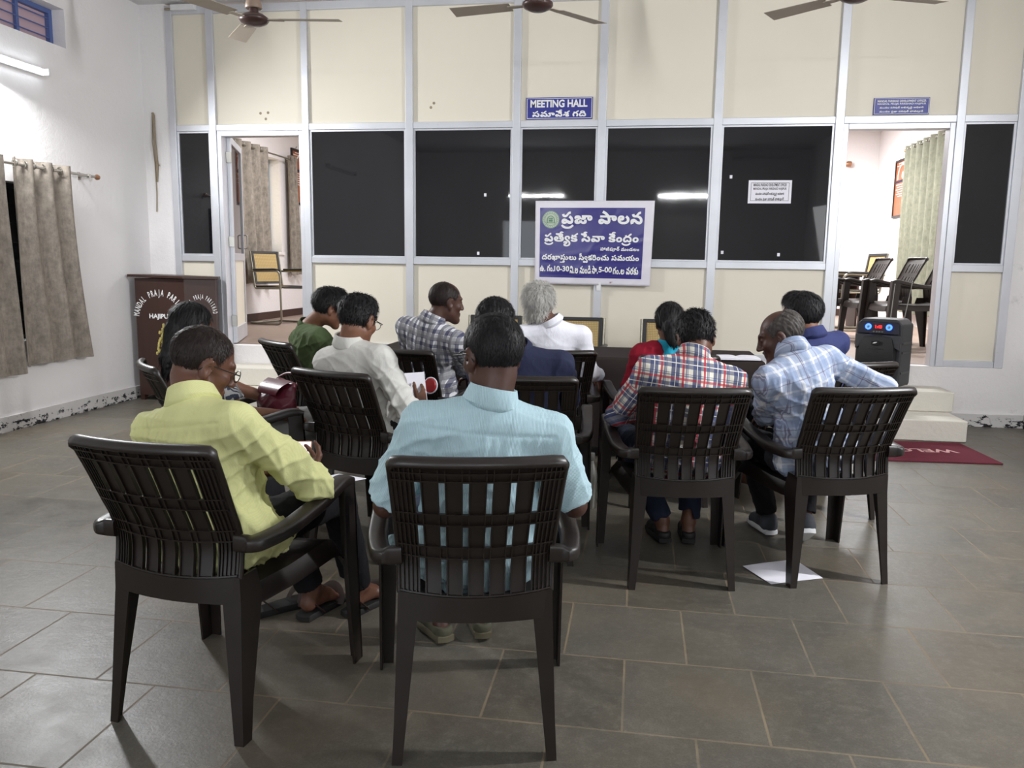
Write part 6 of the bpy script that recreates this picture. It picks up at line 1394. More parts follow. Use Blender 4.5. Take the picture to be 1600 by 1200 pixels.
def person(key, label, top, N, shirt, trousers, skin_c, hair, hcol, head=(0, 0, 0), twist=0, sw=0.170, build=1.0, hs=1.0, sleeve='short', belly=0.0,
           armR=((0.14, 0.28, 0.63), (1, -0.4, -0.6)), armL=((-0.14, 0.28, 0.63), (-1, -0.4, -0.6)), hand=None, knees=((-0.13, 0.36, 0.525), (0.13, 0.36, 0.525)), ankles=((-0.11, 0.42, 0.105), (0.11, 0.42, 0.105)),
           toe=(8, -8), fpitch=(0, 0), shoe=None, collar='shirt', glasses=False, seed=1, fine=False, male=True, hunch=0.0, pelvis=(0, -0.105, 0.548), strand=None, mess=0.011, long_hem=False, drop=0.105, yoke=None, tail=None, slv=0.80):
    cx, cy, yaw = CH[key]
    root = thing('person', (cx, cy, 0), rad(yaw), label=label, cat='person')
    c_, s_ = math.cos(rad(yaw)), math.sin(rad(yaw))
    dx, dy = top[0] - cx, top[1] - cy
    T = v3(dx * c_ + dy * s_, -dx * s_ + dy * c_, top[2])               # head top in the person's own frame
    R = rot('Z', head[0]) @ rot('X', -head[1]) @ rot('Y', head[2])
    Hc = T - R @ v3(0, -0.012, 0.119 * hs + 0.006)
    Pv = v3(*pelvis); N = v3(*N)
    mid = (Pv + N) / 2 + v3(0, -hunch, 0)
    up1, up2 = unit(mid - Pv), unit(N - mid); up = unit(N - Pv)
    rt = v3(math.cos(rad(twist)), math.sin(rad(twist)), 0); rt = unit(rt - up2 * (rt @ up2)); fw = np.cross(up2, rt)
    rt0 = unit(v3(1, 0, 0) - up1 * up1[0]); fw0 = np.cross(up1, rt0)
    RU, RL = np.stack([rt, fw, up2], 1), np.stack([rt0, fw0, up1], 1)
    Sh = [N - up2 * drop + rt * (s * sw) + fw * 0.01 for s in (-1, 1)]
    chest = N - up2 * 0.17 + fw * 0.02; waist = Pv + up1 * 0.15 + fw0 * 0.012
    arms = []
    for i, (w, pole, *fixed) in enumerate((armL, armR)):
        if fixed: arms.append((Sh[i], v3(*pole), v3(*w))); continue
        E, Wt = elbow(Sh[i], v3(*w), 0.295 * build ** 0.3, 0.250, v3(*pole)); arms.append((Sh[i], E, Wt))
    hips = [Pv + rt0 * (s * 0.085) + v3(0, 0.01, -0.012) for s in (-1, 1)]
    legs = [(hips[i], v3(*knees[i]), v3(*ankles[i])) for i in (0, 1)]
    h = 0.0055 if fine else 0.0068
    lo = np.min([Pv - 0.22, N - 0.3, T - 0.16] + [np.min(a, 0) - 0.13 for a in arms] + [np.min(l, 0) - 0.1 for l in legs], 0); lo[2] = max(lo[2], -0.01)
    hi = np.max([Pv + 0.22, N + 0.3, T + 0.14] + [np.max(a, 0) + 0.19 for a in arms] + [np.max(l, 0) + np.array([0.1, 0.26, 0.1]) for l in legs], 0)
    b = build
    # ---- body, one continuous surface
    F = Field(lo, hi, h)
    F.ell(Pv + up1 * 0.02, (0.150 * b, 0.105, 0.105), RL, 0.03).ell(waist, (0.128 * b, 0.092, 0.13), RL, 0.04).ell(chest, (0.142 * b, 0.092, 0.15), RU, 0.04)
    F.cap(Sh[0], Sh[1], 0.046, None, 0.03)
    for i in (0, 1):
        F.cap(N - up2 * 0.045, Sh[i], 0.042, 0.040, 0.03)
        S0, E, Wt = arms[i]
        F.cap(S0, E, 0.045 * b ** 0.5, 0.036, 0.02).cap(E, Wt, 0.037, 0.025, 0.012)
        Hd = (hand or {}).get('LR'[i])
        fd = unit(Wt - E)
        if Hd: d, nn, cu = v3(*Hd[0]), v3(*Hd[1]), Hd[2]
        else: d, nn, cu = unit(fd * 0.8 + v3(0, 0.35, -0.25)), v3(0, -0.1, -1), 22
        th = np.cross(nn, d) * (1 if i == 1 else -1)
        lat = v3(*Hd[3]) if Hd and len(Hd) > 3 else th
        # thumbs point to the body's midline when palms are down
        if not (Hd and len(Hd) > 3):
            want = v3(-1 if i == 1 else 1, 0, 0.2)
            if lat @ want < 0: lat = -lat
        add_hand(F, Wt, d, nn, lat, cu, 1.0 if male else 0.9)
        Hp, K, A = legs[i]
        F.cap(Hp, K, 0.078, 0.054, 0.025).cap(K, A, 0.052, 0.034, 0.02)
        Ff = rot('Z', toe[i]) @ rot('X', -fpitch[i])
        q = lambda x, y, z: A + Ff @ v3(x, y, z)
        F.cap(A, q(0, -0.022, -0.055), 0.034, 0.029, 0.015).cap(q(0, -0.02, -0.055), q(0, 0.10, -0.062), 0.028, 0.026, 0.015).cap(A, q(0, 0.09, -0.05), 0.032, 0.022, 0.02)
        F.cap(q(-0.02, 0.10, -0.066), q(0.02, 0.105, -0.066), 0.021, None, 0.012)
        for j in range(5):
            x = (-0.032 + 0.0155 * j) * (1 if i == 1 else -1)
            F.cap(q(x, 0.115, -0.072), q(x * 1.05, 0.158 - 0.006 * j, -0.076), 0.0095 if j else 0.0125, 0.0085 if j else 0.0115, 0.004)
    add_head(F, Hc, R, hs, N - up2 * 0.03 + fw * 0.012, male)
    co, q = F.arrays(); co = relax(co, q, 1)
    body = link('body', quad_mesh('body', co, q), skin(skin_c), root, True)
    for s in (-1, 1):
        e = MB(); e.lathe([(0.0125 * hs * math.cos(a), 0.0125 * hs * math.sin(a)) for a in np.linspace(-math.pi / 2, math.pi / 2, 11)], 14, m=Matrix.Rotation(rad(-90), 4, 'X'))
        o = e.build('eye', EYE, root, True); p = Hc + R @ (v3(s * 0.031, 0.0765, 0.010) * hs)
        m = Matrix(R.tolist()).to_4x4(); m.translation = Vector(p); o.matrix_local = m
    # ---- trousers
    G = Field(lo, hi, h * 1.15)
    G.ell(Pv + up1 * 0.02, (0.166 * b, 0.120, 0.112), RL, 0.03)
    for i in (0, 1):
        Hp, K, A = legs[i]
        G.cap(Hp, K, 0.090, 0.068, 0.03).cap(K, A + v3(0, 0, 0.0), 0.066, 0.056 if male else 0.05, 0.02)
    for i in (0, 1):
        Hp, K, A = legs[i]; d = unit(A - K)
        G.cut_near(A - d * 0.015, d, 0.16)
        G.cap(A - d * 0.05, A + d * 0.02, 0.047, None, 0.004, True)
    co, q = G.arrays(); co = relax(co, q, 1); n = vert_normals(co, q)
    co = co + n * (0.005 * wrinkle(co, seed + 50))[:, None]
    tr = quad_mesh('trousers', co, q)
    link('trousers', tr, trousers, root, True)
    # ---- shirt
    G = Field(lo - 0.02, hi + 0.02, h)
    G.ell(Pv + up1 * 0.015 + fw0 * 0.005, (0.188 * b, 0.130 + belly * 0.4, 0.13), RL, 0.04).ell(waist + fw0 * belly * 0.4, (0.156 * b, 0.122 + belly, 0.15), RL, 0.05).ell(chest, (0.166 * b, 0.118, 0.16), RU, 0.05)
    G.cap(Sh[0], Sh[1], 0.060, None, 0.04)
    if long_hem: G.ell(Pv + v3(0, 0.10, -0.01), (0.185 * b, 0.20, 0.105), None, 0.04)
    if tail is not None: G.cap(Pv + v3(tail[0] * 0.6, 0, 0.03), v3(*tail), 0.06, 0.040, 0.04)
    cuts = []
    for i in (0, 1):
        S0, E, Wt = arms[i]
        G.cap(N - up2 * 0.050, S0, 0.052, 0.056, 0.05)
        if sleeve == 'short':
            G.cap(S0, S0 + (E - S0) * (slv + 0.12), 0.063 * b ** 0.4, 0.066, 0.025); cuts.append((S0 + (E - S0) * slv, unit(E - S0), 0.056))
        elif sleeve == 'half':
            G.cap(S0, E, 0.063 * b ** 0.4, 0.058, 0.025).cap(E, E + (Wt - E) * 0.3, 0.058, 0.056, 0.01); cuts.append((E + (Wt - E) * 0.22, unit(Wt - E), 0.048))
        else:
            G.cap(S0, E, 0.063 * b ** 0.4, 0.054, 0.025).cap(E, E + (Wt - E) * 1.0, 0.055, 0.042, 0.015); cuts.append((E + (Wt - E) * 0.93, unit(Wt - E), 0.034))
    hem = 0.445 if not long_hem else 0.42
    X, Y, Z = np.meshgrid(*G.ax, indexing='ij', sparse=True)
    G.D = np.maximum(G.D, (hem - Z - 0.10 * np.maximum(0, Y - Pv[1] - 0.12) * (0 if long_hem else -1)).astype(np.float32) + 0 * X)
    for c, d, r in cuts:
        G.cut_near(c, d, 0.13); G.cap(c - d * 0.07, c + d * 0.05, r * 0.9, r, 0.004, True)
    nb = N - up2 * 0.02 + fw * 0.012                                 # foot of the neck
    nd = unit(unit(Hc + R @ v3(0, -0.028, -0.05) - nb) + up2 * 0.8)
    G.cap(nb + nd * 0.075, nb + nd * 0.14, 0.058 * hs, None, 0.004, True)
    co, q = G.arrays(); co = relax(co, q, 2); n = vert_normals(co, q)
    # folds grow away from the collar and shoulders
    g = np.clip((N[2] + 0.02 - co[:, 2]) / 0.14, 0.15, 1)
    co = co + n * (mess * g * wrinkle(co, seed))[:, None]
    if yoke:
        v = (co - Pv) @ up; back = ((co - N) @ fw < -0.01) & (np.abs((co - N) @ rt) < sw + 0.01)
        d = 0.0035 * np.exp(-((v - yoke) / 0.005) ** 2) - 0.0016 * np.sin((co - N) @ rt * 210 + seed) * np.clip((yoke - v) / 0.02, 0, 1) * np.exp(-np.maximum(0, yoke - v) / 0.07)
        co = co - n * (d * back)[:, None]
    me = quad_mesh('shirt', co, q)
    uv = np.zeros((len(co), 3), np.float32)
    rel = co - Pv; uv[:, 0] = (co - N) @ rt * 1.12; uv[:, 1] = rel @ up
    def segd(A, B):
        ab = B - A; t = np.clip(((co - A) @ ab) / (ab @ ab), 0, 1); p = A + t[:, None] * ab; return np.linalg.norm(co - p, axis=1), t * np.linalg.norm(ab), p
    dT = np.abs((co - (Pv + up * 0.25)) @ rt) - 0.150 * b
    for i in (0, 1):
        S0, E, Wt = arms[i]
        for A, B, o in ((S0 + (E - S0) * 0.12, E, 0.0), (E, Wt, 0.295)):
            d, l, p = segd(A, B); ax = unit(B - A); r1 = unit(np.cross(ax, fw)); r2 = np.cross(ax, r1)
            m = (d < 0.075) & ((dT > -0.012) | (o > 0)) & ((l > 0.05) | (o > 0))
            uv[m, 0] = ((co - p) @ r1)[m] * 1.2 + 0.2; uv[m, 1] = 0.42 - l[m] - o
    at = me.attributes.new('cloth', 'FLOAT_VECTOR', 'POINT'); at.data.foreach_set('vector', uv.ravel())
    sh = link('shirt', me, shirt, root, True)
    # ---- collar
    if collar:
        K = MB(); rings = []
        rr = 0.064 * hs if male else 0.06
        x = unit(rt - nd * (rt @ nd)); y = np.cross(nd, x)
        if not male: rr *= 0.95
        stand, fold = {'shirt': 0.034, 'low': 0.018, 'round': 0.010}[collar], collar != 'round'
        for k in range(33):
            a = 2 * math.pi * k / 32; back = 0.5 - 0.5 * math.sin(a)          # 1 at the nape
            o = x * math.cos(a) + y * math.sin(a) * 1.06
            base = nb - nd * (0.002 - 0.014 * (1 - back))
            hgt = stand * (0.55 + 0.45 * back)
            ring = [base + o * (rr - 0.002) - nd * 0.02, base + o * (rr - 0.004) + nd * (0.014 + hgt)]
            if fold: ring += [base + o * (rr + 0.004) + nd * (0.016 + hgt), base + o * (rr + 0.017 + 0.004 * (1 - back)) + nd * (0.000 - 0.006 * (1 - back)), base + o * (rr + 0.010) - nd * 0.012]
            else: ring += [base + o * (rr + 0.001) + nd * (0.015 + hgt), base + o * (rr + 0.007) + nd * (-0.012), base + o * (rr + 0.003) - nd * 0.018]
            rings.append([Vector(p) for p in ring])
        K.loft(rings, True, False)
        o = K.build('collar', shirt, root, True)
        at = o.data.attributes.new('cloth', 'FLOAT_VECTOR', 'POINT')
        cv = np.array([v.co for v in o.data.vertices]); at.data.foreach_set('vector', np.c_[(cv - N) @ rt * 1.12, (cv - N) @ nd + 0.5, np.zeros(len(cv))].astype(np.float32).ravel())
    # ---- hair
    kw = dict(strands=2600, length=0.028, width=0.0016, lift=0.004); kw.update(strand or {})
    hair_mesh('hair', Hc, R, hs, hair, HAIR[hcol], root, seed + 9, **kw)
    # ---- glasses
    if glasses:
        P = lambda x, y, z: Vector(Hc + R @ (v3(x, y, z) * hs))
        g = MB()
        for s in (-1, 1):
            ring = [P(s * 0.034 + 0.026 * math.cos(a), 0.106 - 0.006 * abs(math.cos(a)) * 0, 0.006 + 0.0195 * math.sin(a)) for a in [2 * math.pi * k / 20 for k in range(21)]]
            g.tube(ring, 0.0016, 6, False)
            g.tube([P(s * 0.060, 0.105, 0.012), P(s * 0.077, 0.095, 0.014), P(s * 0.081, 0.01, 0.014), P(s * 0.080, -0.018, 0.004), P(s * 0.079, -0.03, -0.012)], 0.0019, 6)
        g.tube([P(-0.009, 0.108, 0.012), P(0, 0.112, 0.015), P(0.009, 0.108, 0.012)], 0.0016, 6)
        go = g.build('glasses', M['black'], root, True)
        for s in (-1, 1):
            l = MB(); l.add([P(s * 0.034 + 0.025 * math.cos(a), 0.106, 0.006 + 0.0185 * math.sin(a)) for a in [2 * math.pi * k / 20 for k in range(20)]], [tuple(range(20))])
            l.build('lens', LENS, go)
    # ---- footwear
    if shoe:
        kind, mats = shoe
        for i in (0, 1):
            A = legs[i][2]; Ff = rot('Z', toe[i]) @ rot('X', -fpitch[i])
            q = lambda x, y, z: A + Ff @ v3(x, y, z)
            nm = {'sneaker': 'sneaker', 'slipper': 'slipper', 'sandal': 'sandal'}[kind]
            sole = MB(); ol = [(-0.032, -0.062), (0.0, -0.072), (0.032, -0.062), (0.037, 0.0), (0.045, 0.10), (0.038, 0.155), (0.0, 0.185), (-0.038, 0.155), (-0.045, 0.10), (-0.037, 0.0)]
            sole.loft([[Vector(q(x * k, y * k, z)) for x, y in ol] for k, z in ((0.94, -0.104), (1.03, -0.100), (1.03, -0.080), (0.96, -0.076))])
            so = sole.build(nm, mats[0], root, True)
            if kind == 'sandal':
                st = MB()
                for y0, y1 in ((0.055, 0.085), (0.085, 0.115)):
                    st.tube([Vector(q(0.046 * math.cos(rad(a)), y0 + (y1 - y0) * (0.5 - 0.5 * math.cos(rad(2 * a))) , -0.084 + 0.058 * math.sin(rad(a)))) for a in range(0, 181, 15)], (0.014, 0.003), 8)
                st.build('strap', mats[1], so, True)
            else:
                U = Field(A - 0.24, A + 0.24, 0.006)
                U.cap(q(0, -0.034, -0.066), q(0, 0.12, -0.070), 0.037, 0.034, 0.02).cap(q(-0.014, 0.115, -0.068), q(0.014, 0.13, -0.07), 0.032, 0.03, 0.02).cap(q(0, 0.05, -0.05), q(0, 0.10, -0.06), 0.036, 0.03, 0.02)
                if kind == 'sneaker': U.cap(q(0, -0.028, -0.05), q(0, -0.020, -0.028), 0.042, 0.043, 0.02)
                U.cap(A + v3(0, 0, 0.09), A + v3(0, 0, -0.005), 0.038, 0.036, 0.006, True)
                if kind == 'slipper': U.cap(q(0, -0.10, 0.01), q(0, -0.03, 0.0), 0.055, 0.05, 0.006, True)
                dn = Ff @ v3(0, 0, 1); U.clip(lambda X, Y, Z: -((X - A[0]) * dn[0] + (Y - A[1]) * dn[1] + (Z - A[2]) * dn[2] + 0.084))
                co, qq = U.arrays(); co = relax(co, qq, 1)
                link('upper', quad_mesh('upper', co, qq), mats[1], so, True)
    return dict(root=root, Hc=Hc, R=R, arms=arms, N=N, hs=hs)

LENS = NT('spectacle_lens', 0.02, 0.5); LENS.b.inputs['Transmission Weight'].default_value = 1.0; LENS.b.inputs['IOR'].default_value = 1.02; LENS.color((0.95, 0.95, 0.95)); LENS = LENS.m

DK = lambda name, c: mat_stripes(name, c, [], 0.85)
T_black, T_navy, T_dark, T_grey, T_jeans = DK('black_trousers', (22, 22, 26)), DK('navy_trousers', (28, 34, 52)), DK('dark_trousers', (36, 34, 36)), DK('grey_trousers', (128, 128, 126)), DK('blue_jeans', (48, 60, 84))
BROWN = (96, 62, 47); DARK = (74, 46, 36); MID = (122, 82, 62)

lime = mat_stripes('lime_shirt_cloth', (210, 210, 152), [(0, 0.0042, 0.0, 0.4, (202, 203, 140), 0.5)], weave=0.3)
p1 = person('P1', 'man in a lime yellow full-sleeved shirt bent over his phone, nearest left chair', (-1.335, 2.407, 1.190), (-0.070, -0.090, 0.985), lime, T_black, BROWN,
            dict(thick=0.005, low=-0.070, rough=0.001, fade=0.05, sparse=0.5, front=0.088), 'brown', head=(-38, 24, 4), twist=-14, sw=0.180, build=1.12, sleeve='long', belly=0.05, seed=11, fine=True, glasses=True,
            armR=((0.140, 0.275, 0.662), (0.275, 0.065, 0.695), 1), armL=((-0.07, 0.27, 0.66), (-0.27, 0.05, 0.72), 1), hand={'R': ((-0.55, 0.75, 0.22), (-0.6, -0.35, 0.7), 38, (-0.2, -0.1, 0.95)), 'L': ((0.5, 0.8, -0.1), (0.1, -0.1, 1.0), 25)},
            knees=((-0.14, 0.41, 0.545), (0.15, 0.43, 0.545)), ankles=((-0.03, 0.545, 0.115), (0.13, 0.63, 0.115)), toe=(-8, -14), hunch=0.03, mess=0.015, yoke=0.36, strand=dict(strands=3200, length=0.016, width=0.0011, lift=0.002), long_hem=True)
sky = mat_stripes('sky_blue_shirt_cloth', (178, 204, 212), [(0, 0.0052, 0.0, 0.45, (160, 190, 200), 0.6)], bump=0.15)
p2 = person('P2', 'man in a sky blue short-sleeved shirt seen from behind, nearest centre chair', (-0.417, 2.300, 1.262), (0.045, -0.165, 1.030), sky, T_jeans, DARK,
            dict(thick=0.008, low=-0.072, rough=0.001, fade=0.03), 'black', head=(27, 9, 0), twist=2, sw=0.182, build=1.12, sleeve='short', belly=0.04, seed=23, fine=True, glasses=True,
            armR=((0.270, 0.15, 0.712), (0.300, -0.10, 0.692), 1), armL=((-0.270, 0.15, 0.712), (-0.262, -0.09, 0.692), 1), ankles=((-0.115, 0.47, 0.115), (0.045, 0.50, 0.115)), knees=((-0.17, 0.42, 0.535), (0.15, 0.42, 0.535)), toe=(26, 6),
            shoe=('slipper', (plain('olive_foam_sole', (84, 78, 60), 0.8), plain('olive_foam', (74, 72, 56), 0.8))), mess=0.013, yoke=0.40, slv=0.93, tail=(-0.272, 0.03, 0.505), strand=dict(strands=4200, length=0.018, width=0.001, lift=0.002), long_hem=True)
p3 = person('P3', 'woman in a grey printed dress with yellow flowers in her long black hair', (-2.175, 3.715, 1.197), (0.0, -0.215, 0.985), mat_print('grey_printed_cloth', (52, 54, 66), (150, 148, 146)), T_grey, MID,
            dict(thick=0.012, line='long', crown=(0, 0.02, 0.14), fall=0.1, caps=[((0, -0.10, -0.02), (0.0, -0.125, -0.16), 0.045, 0.030, 0.03), ((0, -0.125, -0.16), (0.0, -0.12, -0.245), 0.030, 0.022, 0.02)]), 'black', head=(24, 8, 0), twist=12, sw=0.150, build=0.95, hs=0.97, sleeve='short', seed=31, male=False, collar=None,
            armR=((0.165, 0.23, 0.630), (0.215, -0.03, 0.675), 1), armL=((-0.10, 0.30, 0.64), (-1, -0.3, -0.4)), hand={'R': ((0.1, 0.9, -0.35), (0, -0.3, -1), 22)}, knees=((-0.10, 0.40, 0.55), (0.13, 0.42, 0.56)), strand=dict(length=0.05, lift=0.003), long_hem=True)
p4 = person('P4', 'man in an olive green shirt bending right, turned chair near the left steps', (-1.935, 4.985, 1.236), (-0.05, -0.15, 1.015), DK('olive_green_cloth', (78, 92, 60)), T_grey, MID,
            dict(thick=0.013, puff=0.012, low=-0.085, rough=0.004, mess=0.03), 'black', head=(-12, 18, 6), twist=-4, sleeve='long', seed=41, collar='round', hunch=0.03, strand=dict(length=0.035, lift=0.007))
p5 = person('P5', 'man in a cream white short-sleeved shirt with glasses, holding a paper, left of centre', (-1.324, 3.774, 1.247), (-0.06, -0.205, 1.035), DK('cream_white_cloth', (212, 210, 204)), T_dark, MID,
            dict(thick=0.010, puff=0.008, low=-0.080, rough=0.004, mess=0.03), 'black', head=(4, 20, 0), twist=-3, sw=0.176, sleeve='half', seed=53, fine=True, glasses=True,
            armR=((0.165, 0.055, 0.70), (0.265, -0.135, 0.70), 1), hand={'R': ((-0.15, 0.85, 0.5), (-0.95, 0.1, 0.1), 30, (0, 0.2, 1))}, strand=dict(strands=3200, length=0.03, width=0.0013, lift=0.007))
navy_white = mat_stripes('navy_gingham', (224, 224, 228), [(0, 0.042, 0.0, 0.5, (34, 36, 74), 0.75), (1, 0.042, 0.0, 0.5, (34, 36, 74), 0.68), (0, 0.084, 0.55, 0.95, (140, 140, 142), 0.6), (1, 0.084, 0.55, 0.95, (140, 140, 142), 0.6)], yoke=0.40)
p6 = person('P6', 'balding man in a navy and white checked shirt looking right, left end of the table', (-1.125, 4.704, 1.302), (0.125, -0.225, 1.085), navy_white, T_dark, DARK,
            dict(thick=0.004, recede=True, low=-0.072, rough=0.001, fade=0.03, sparse=0.8), 'brown', head=(-38, 6, 3), twist=-12, sw=0.185, build=1.1, sleeve='half', seed=61, pelvis=(0.05, -0.105, 0.548), armR=((0.16, 0.25, 0.68), (0.6, -0.3, -0.8)), strand=dict(strands=2200, length=0.012, width=0.0012, lift=0.0015))
p7 = person('P7', 'man in a plain navy shirt half hidden behind the man in sky blue', (-0.646, 3.72, 1.250), (-0.05, -0.185, 1.02), DK('plain_navy_cloth', (38, 42, 66)), T_dark, DARK,
            dict(thick=0.009, low=-0.075, rough=0.003), 'black', head=(-28, 12, 0), sw=0.185, build=1.1, sleeve='half', seed=71, collar='round', hunch=0.02, strand=dict(length=0.022, lift=0.005))
p8 = person('P8', 'grey-haired man in a white full-sleeved shirt, arm over his chair arm, at the table', (-0.600, 4.90, 1.296), (-0.01, -0.225, 1.075), DK('white_shirt_cloth', (232, 232, 240)), T_dark, BROWN,
            dict(thick=0.016, nape=0.052, line='nape', rough=0.005, mess=0.035, wave=0.010), 'grey', head=(-24, 2, 0), twist=-3, sw=0.180, sleeve='long', seed=83, collar='low', armR=((0.335, -0.01, 0.715), (0.235, -0.20, 0.755), 1), hand={'R': ((0.15, 0.15, -1), (-1, 0.2, 0), 26, (0, 0.7, 0.1))}, mess=0.005, strand=dict(strands=4200, length=0.055, width=0.0014, lift=0.016))
p9 = person('P9', 'woman in a turquoise top with a crimson shawl, right half of the table', (0.188, 4.90, 1.196), (0.01, -0.125, 0.975), DK('turquoise_cloth', (40, 160, 190)), T_navy, BROWN,
            dict(thick=0.012, line='long', crown=(0, 0.02, 0.14), fall=0.08, caps=[((0.03, -0.10, -0.03), (0.06, -0.12, -0.10), 0.048, 0.040, 0.03)]), 'black', head=(-30, 6, 0), twist=-6, sw=0.148, build=0.94, hs=0.97, sleeve='half', armL=((-0.1, 0.26, 0.64), (-0.35, -0.3, -0.9)), seed=97, male=False, collar=None, strand=dict(length=0.05, lift=0.003), long_hem=True)
madras = mat_stripes('red_blue_plaid', (214, 209, 196), [(0, 0.104, 0.02, 0.40, (58, 68, 108), 0.85), (1, 0.104, 0.05, 0.42, (58, 68, 108), 0.75), (0, 0.104, 0.68, 0.76, (58, 68, 108), 0.7), (1, 0.104, 0.70, 0.76, (58, 68, 108), 0.6), (0, 0.104, 0.52, 0.62, (176, 40, 58), 0.9), (1, 0.104, 0.54, 0.64, (176, 40, 58), 0.75), (0, 0.104, 0.20, 0.235, (230, 226, 214), 0.9), (1, 0.104, 0.22, 0.26, (230, 226, 214), 0.8), (0, 0.104, 0.78, 0.81, (52, 66, 118), 0.8), (1, 0.104, 0.8, 0.83, (52, 66, 118), 0.7)], yoke=None)
p10 = person('P10', 'man in a red, white and blue plaid shirt hunched over, right of centre', (0.2515, 3.85, 1.193), (0.062, -0.065, 1.018), madras, T_navy, BROWN,
             dict(thick=0.011, puff=0.006, low=-0.085, rough=0.004, mess=0.035), 'black', head=(-2, 30, -3), sw=0.185, build=1.08, sleeve='long', seed=103, fine=True, hunch=0.055, armR=((0.225, 0.20, 0.79), (0.225, -0.05, 0.735), 1), armL=((-0.07, 0.25, 0.70), (-0.262, 0.05, 0.710), 1),
             hand={'R': ((0.45, 0.75, 0.35), (-0.3, 0.1, -0.9), 40)}, knees=((-0.15, 0.36, 0.535), (0.18, 0.36, 0.535)), ankles=((0.03, 0.335, 0.115), (0.165, 0.33, 0.115)), shoe=('slipper', (plain('black_sole', (20, 19, 18), 0.7), plain('black_slip_on', (26, 24, 24), 0.6))), strand=dict(strands=3600, length=0.028, width=0.0013, lift=0.009))
pale = mat_stripes('pale_blue_check', (158, 168, 188), [(0, 0.11, 0.0, 0.12, (214, 214, 216), 0.75), (1, 0.11, 0.05, 0.14, (214, 214, 216), 0.6), (0, 0.11, 0.38, 0.43, (84, 66, 90), 0.6), (0, 0.11, 0.46, 0.49, (84, 66, 90), 0.6), (1, 0.11, 0.46, 0.50, (84, 66, 90), 0.5), (0, 0.11, 0.6, 0.9, (122, 138, 168), 0.5), (1, 0.11, 0.6, 0.9, (122, 138, 168), 0.5)], yoke=0.42)
p11 = person('P11', 'bald bearded man in a pale blue checked shirt leaning left, right chair', (0.628, 3.90, 1.211), (-0.165, -0.075, 1.045), pale, T_black, DARK,
             dict(thick=0.006, bald=0.088, low=-0.078, rough=0.002), 'salt', head=(60, 20, 0), twist=18, sw=0.185, build=1.06, sleeve='long', seed=113, fine=True, hunch=0.02, pelvis=(-0.03, -0.09, 0.548), armR=((0.30, 0.13, 0.735), (0.265, -0.115, 0.865), 1), armL=((-0.13, 0.27, 0.66), (-0.225, 0.04, 0.73), 1),
             knees=((-0.16, 0.36, 0.53), (0.14, 0.34, 0.525)), ankles=((0.0, 0.42, 0.115), (0.09, 0.20, 0.165)), toe=(0, -12), fpitch=(0, 28), shoe=('sneaker', (plain('white_rubber_sole', (214, 214, 216), 0.6), plain('grey_knit', (58, 60, 66), 0.9))), mess=0.011, strand=dict(strands=1800, length=0.012, width=0.0012, lift=0.002))
p12 = person('P12', 'dark-haired man in a blue shirt behind the leaning bald man, beside the loudspeaker', (0.906, 4.80, 1.270), (-0.13, -0.14, 1.045), DK('mid_blue_cloth', (52, 58, 100)), T_dark, MID,
             dict(thick=0.014, puff=0.010, low=-0.080, rough=0.002), 'black', head=(34, 8, 0), twist=8, hs=1.07, sleeve='half', seed=127, strand=dict(length=0.03, lift=0.003))

def place_child(o, who, x, y, z):
    """child object placed in a person's head frame"""
    o.parent = who['root']
    m = Matrix(who['R'].tolist()).to_4x4(); m.translation = Vector(who['Hc'] + who['R'] @ (v3(x, y, z) * who['hs'])); o.matrix_local = m
# yellow flower string tucked in the long hair
fl = MB(); r = random.Random(3)
for k in range(26):
    a = k / 25; c = Vector((-0.035 - 0.03 * a + r.uniform(-0.012, 0.012), -0.125 + r.uniform(-0.012, 0.01), 0.0 - 0.135 * a + r.uniform(-0.006, 0.006)))
    for j in range(5):
        d = Vector((math.cos(j * 1.257), -0.5, math.sin(j * 1.257))) * 0.009
        fl.tube([c, c + d * 0.6, c + d], [0.002, 0.0045, 0.001], 5)
place_child(fl.build('flower_string', plain('pale_yellow_petals', (228, 214, 130), 0.7, var=0.25, scale=60), None, True), p3, 0, 0, 0)
# beard and moustache of the leaning man
bf = Field((-0.09, -0.03, -0.14), (0.09, 0.13, 0.02), 0.004)
bf.cap((-0.055, 0.008, -0.05), (-0.014, 0.072, -0.104), 0.021, 0.020, 0.02).cap((0.055, 0.008, -0.05), (0.014, 0.072, -0.104), 0.021, 0.020, 0.02).cap((-0.012, 0.077, -0.104), (0.012, 0.077, -0.104), 0.021, None, 0.01).cap((-0.022, 0.093, -0.048), (0.022, 0.093, -0.048), 0.007, None, 0.006)
co, q = bf.arrays(); co = relax(co, q, 1); co += vert_normals(co, q) * (0.0012 * np.sin(co @ v3(900, 300, 500)) * np.sin(co @ v3(200, 800, -500)))[:, None]
o = link('beard', quad_mesh('beard', co, q), mat_hair('grizzled_beard', (60, 54, 50), (150, 146, 140), (100, 94, 88)), None, True); place_child(o, p11, 0, 0, 0)
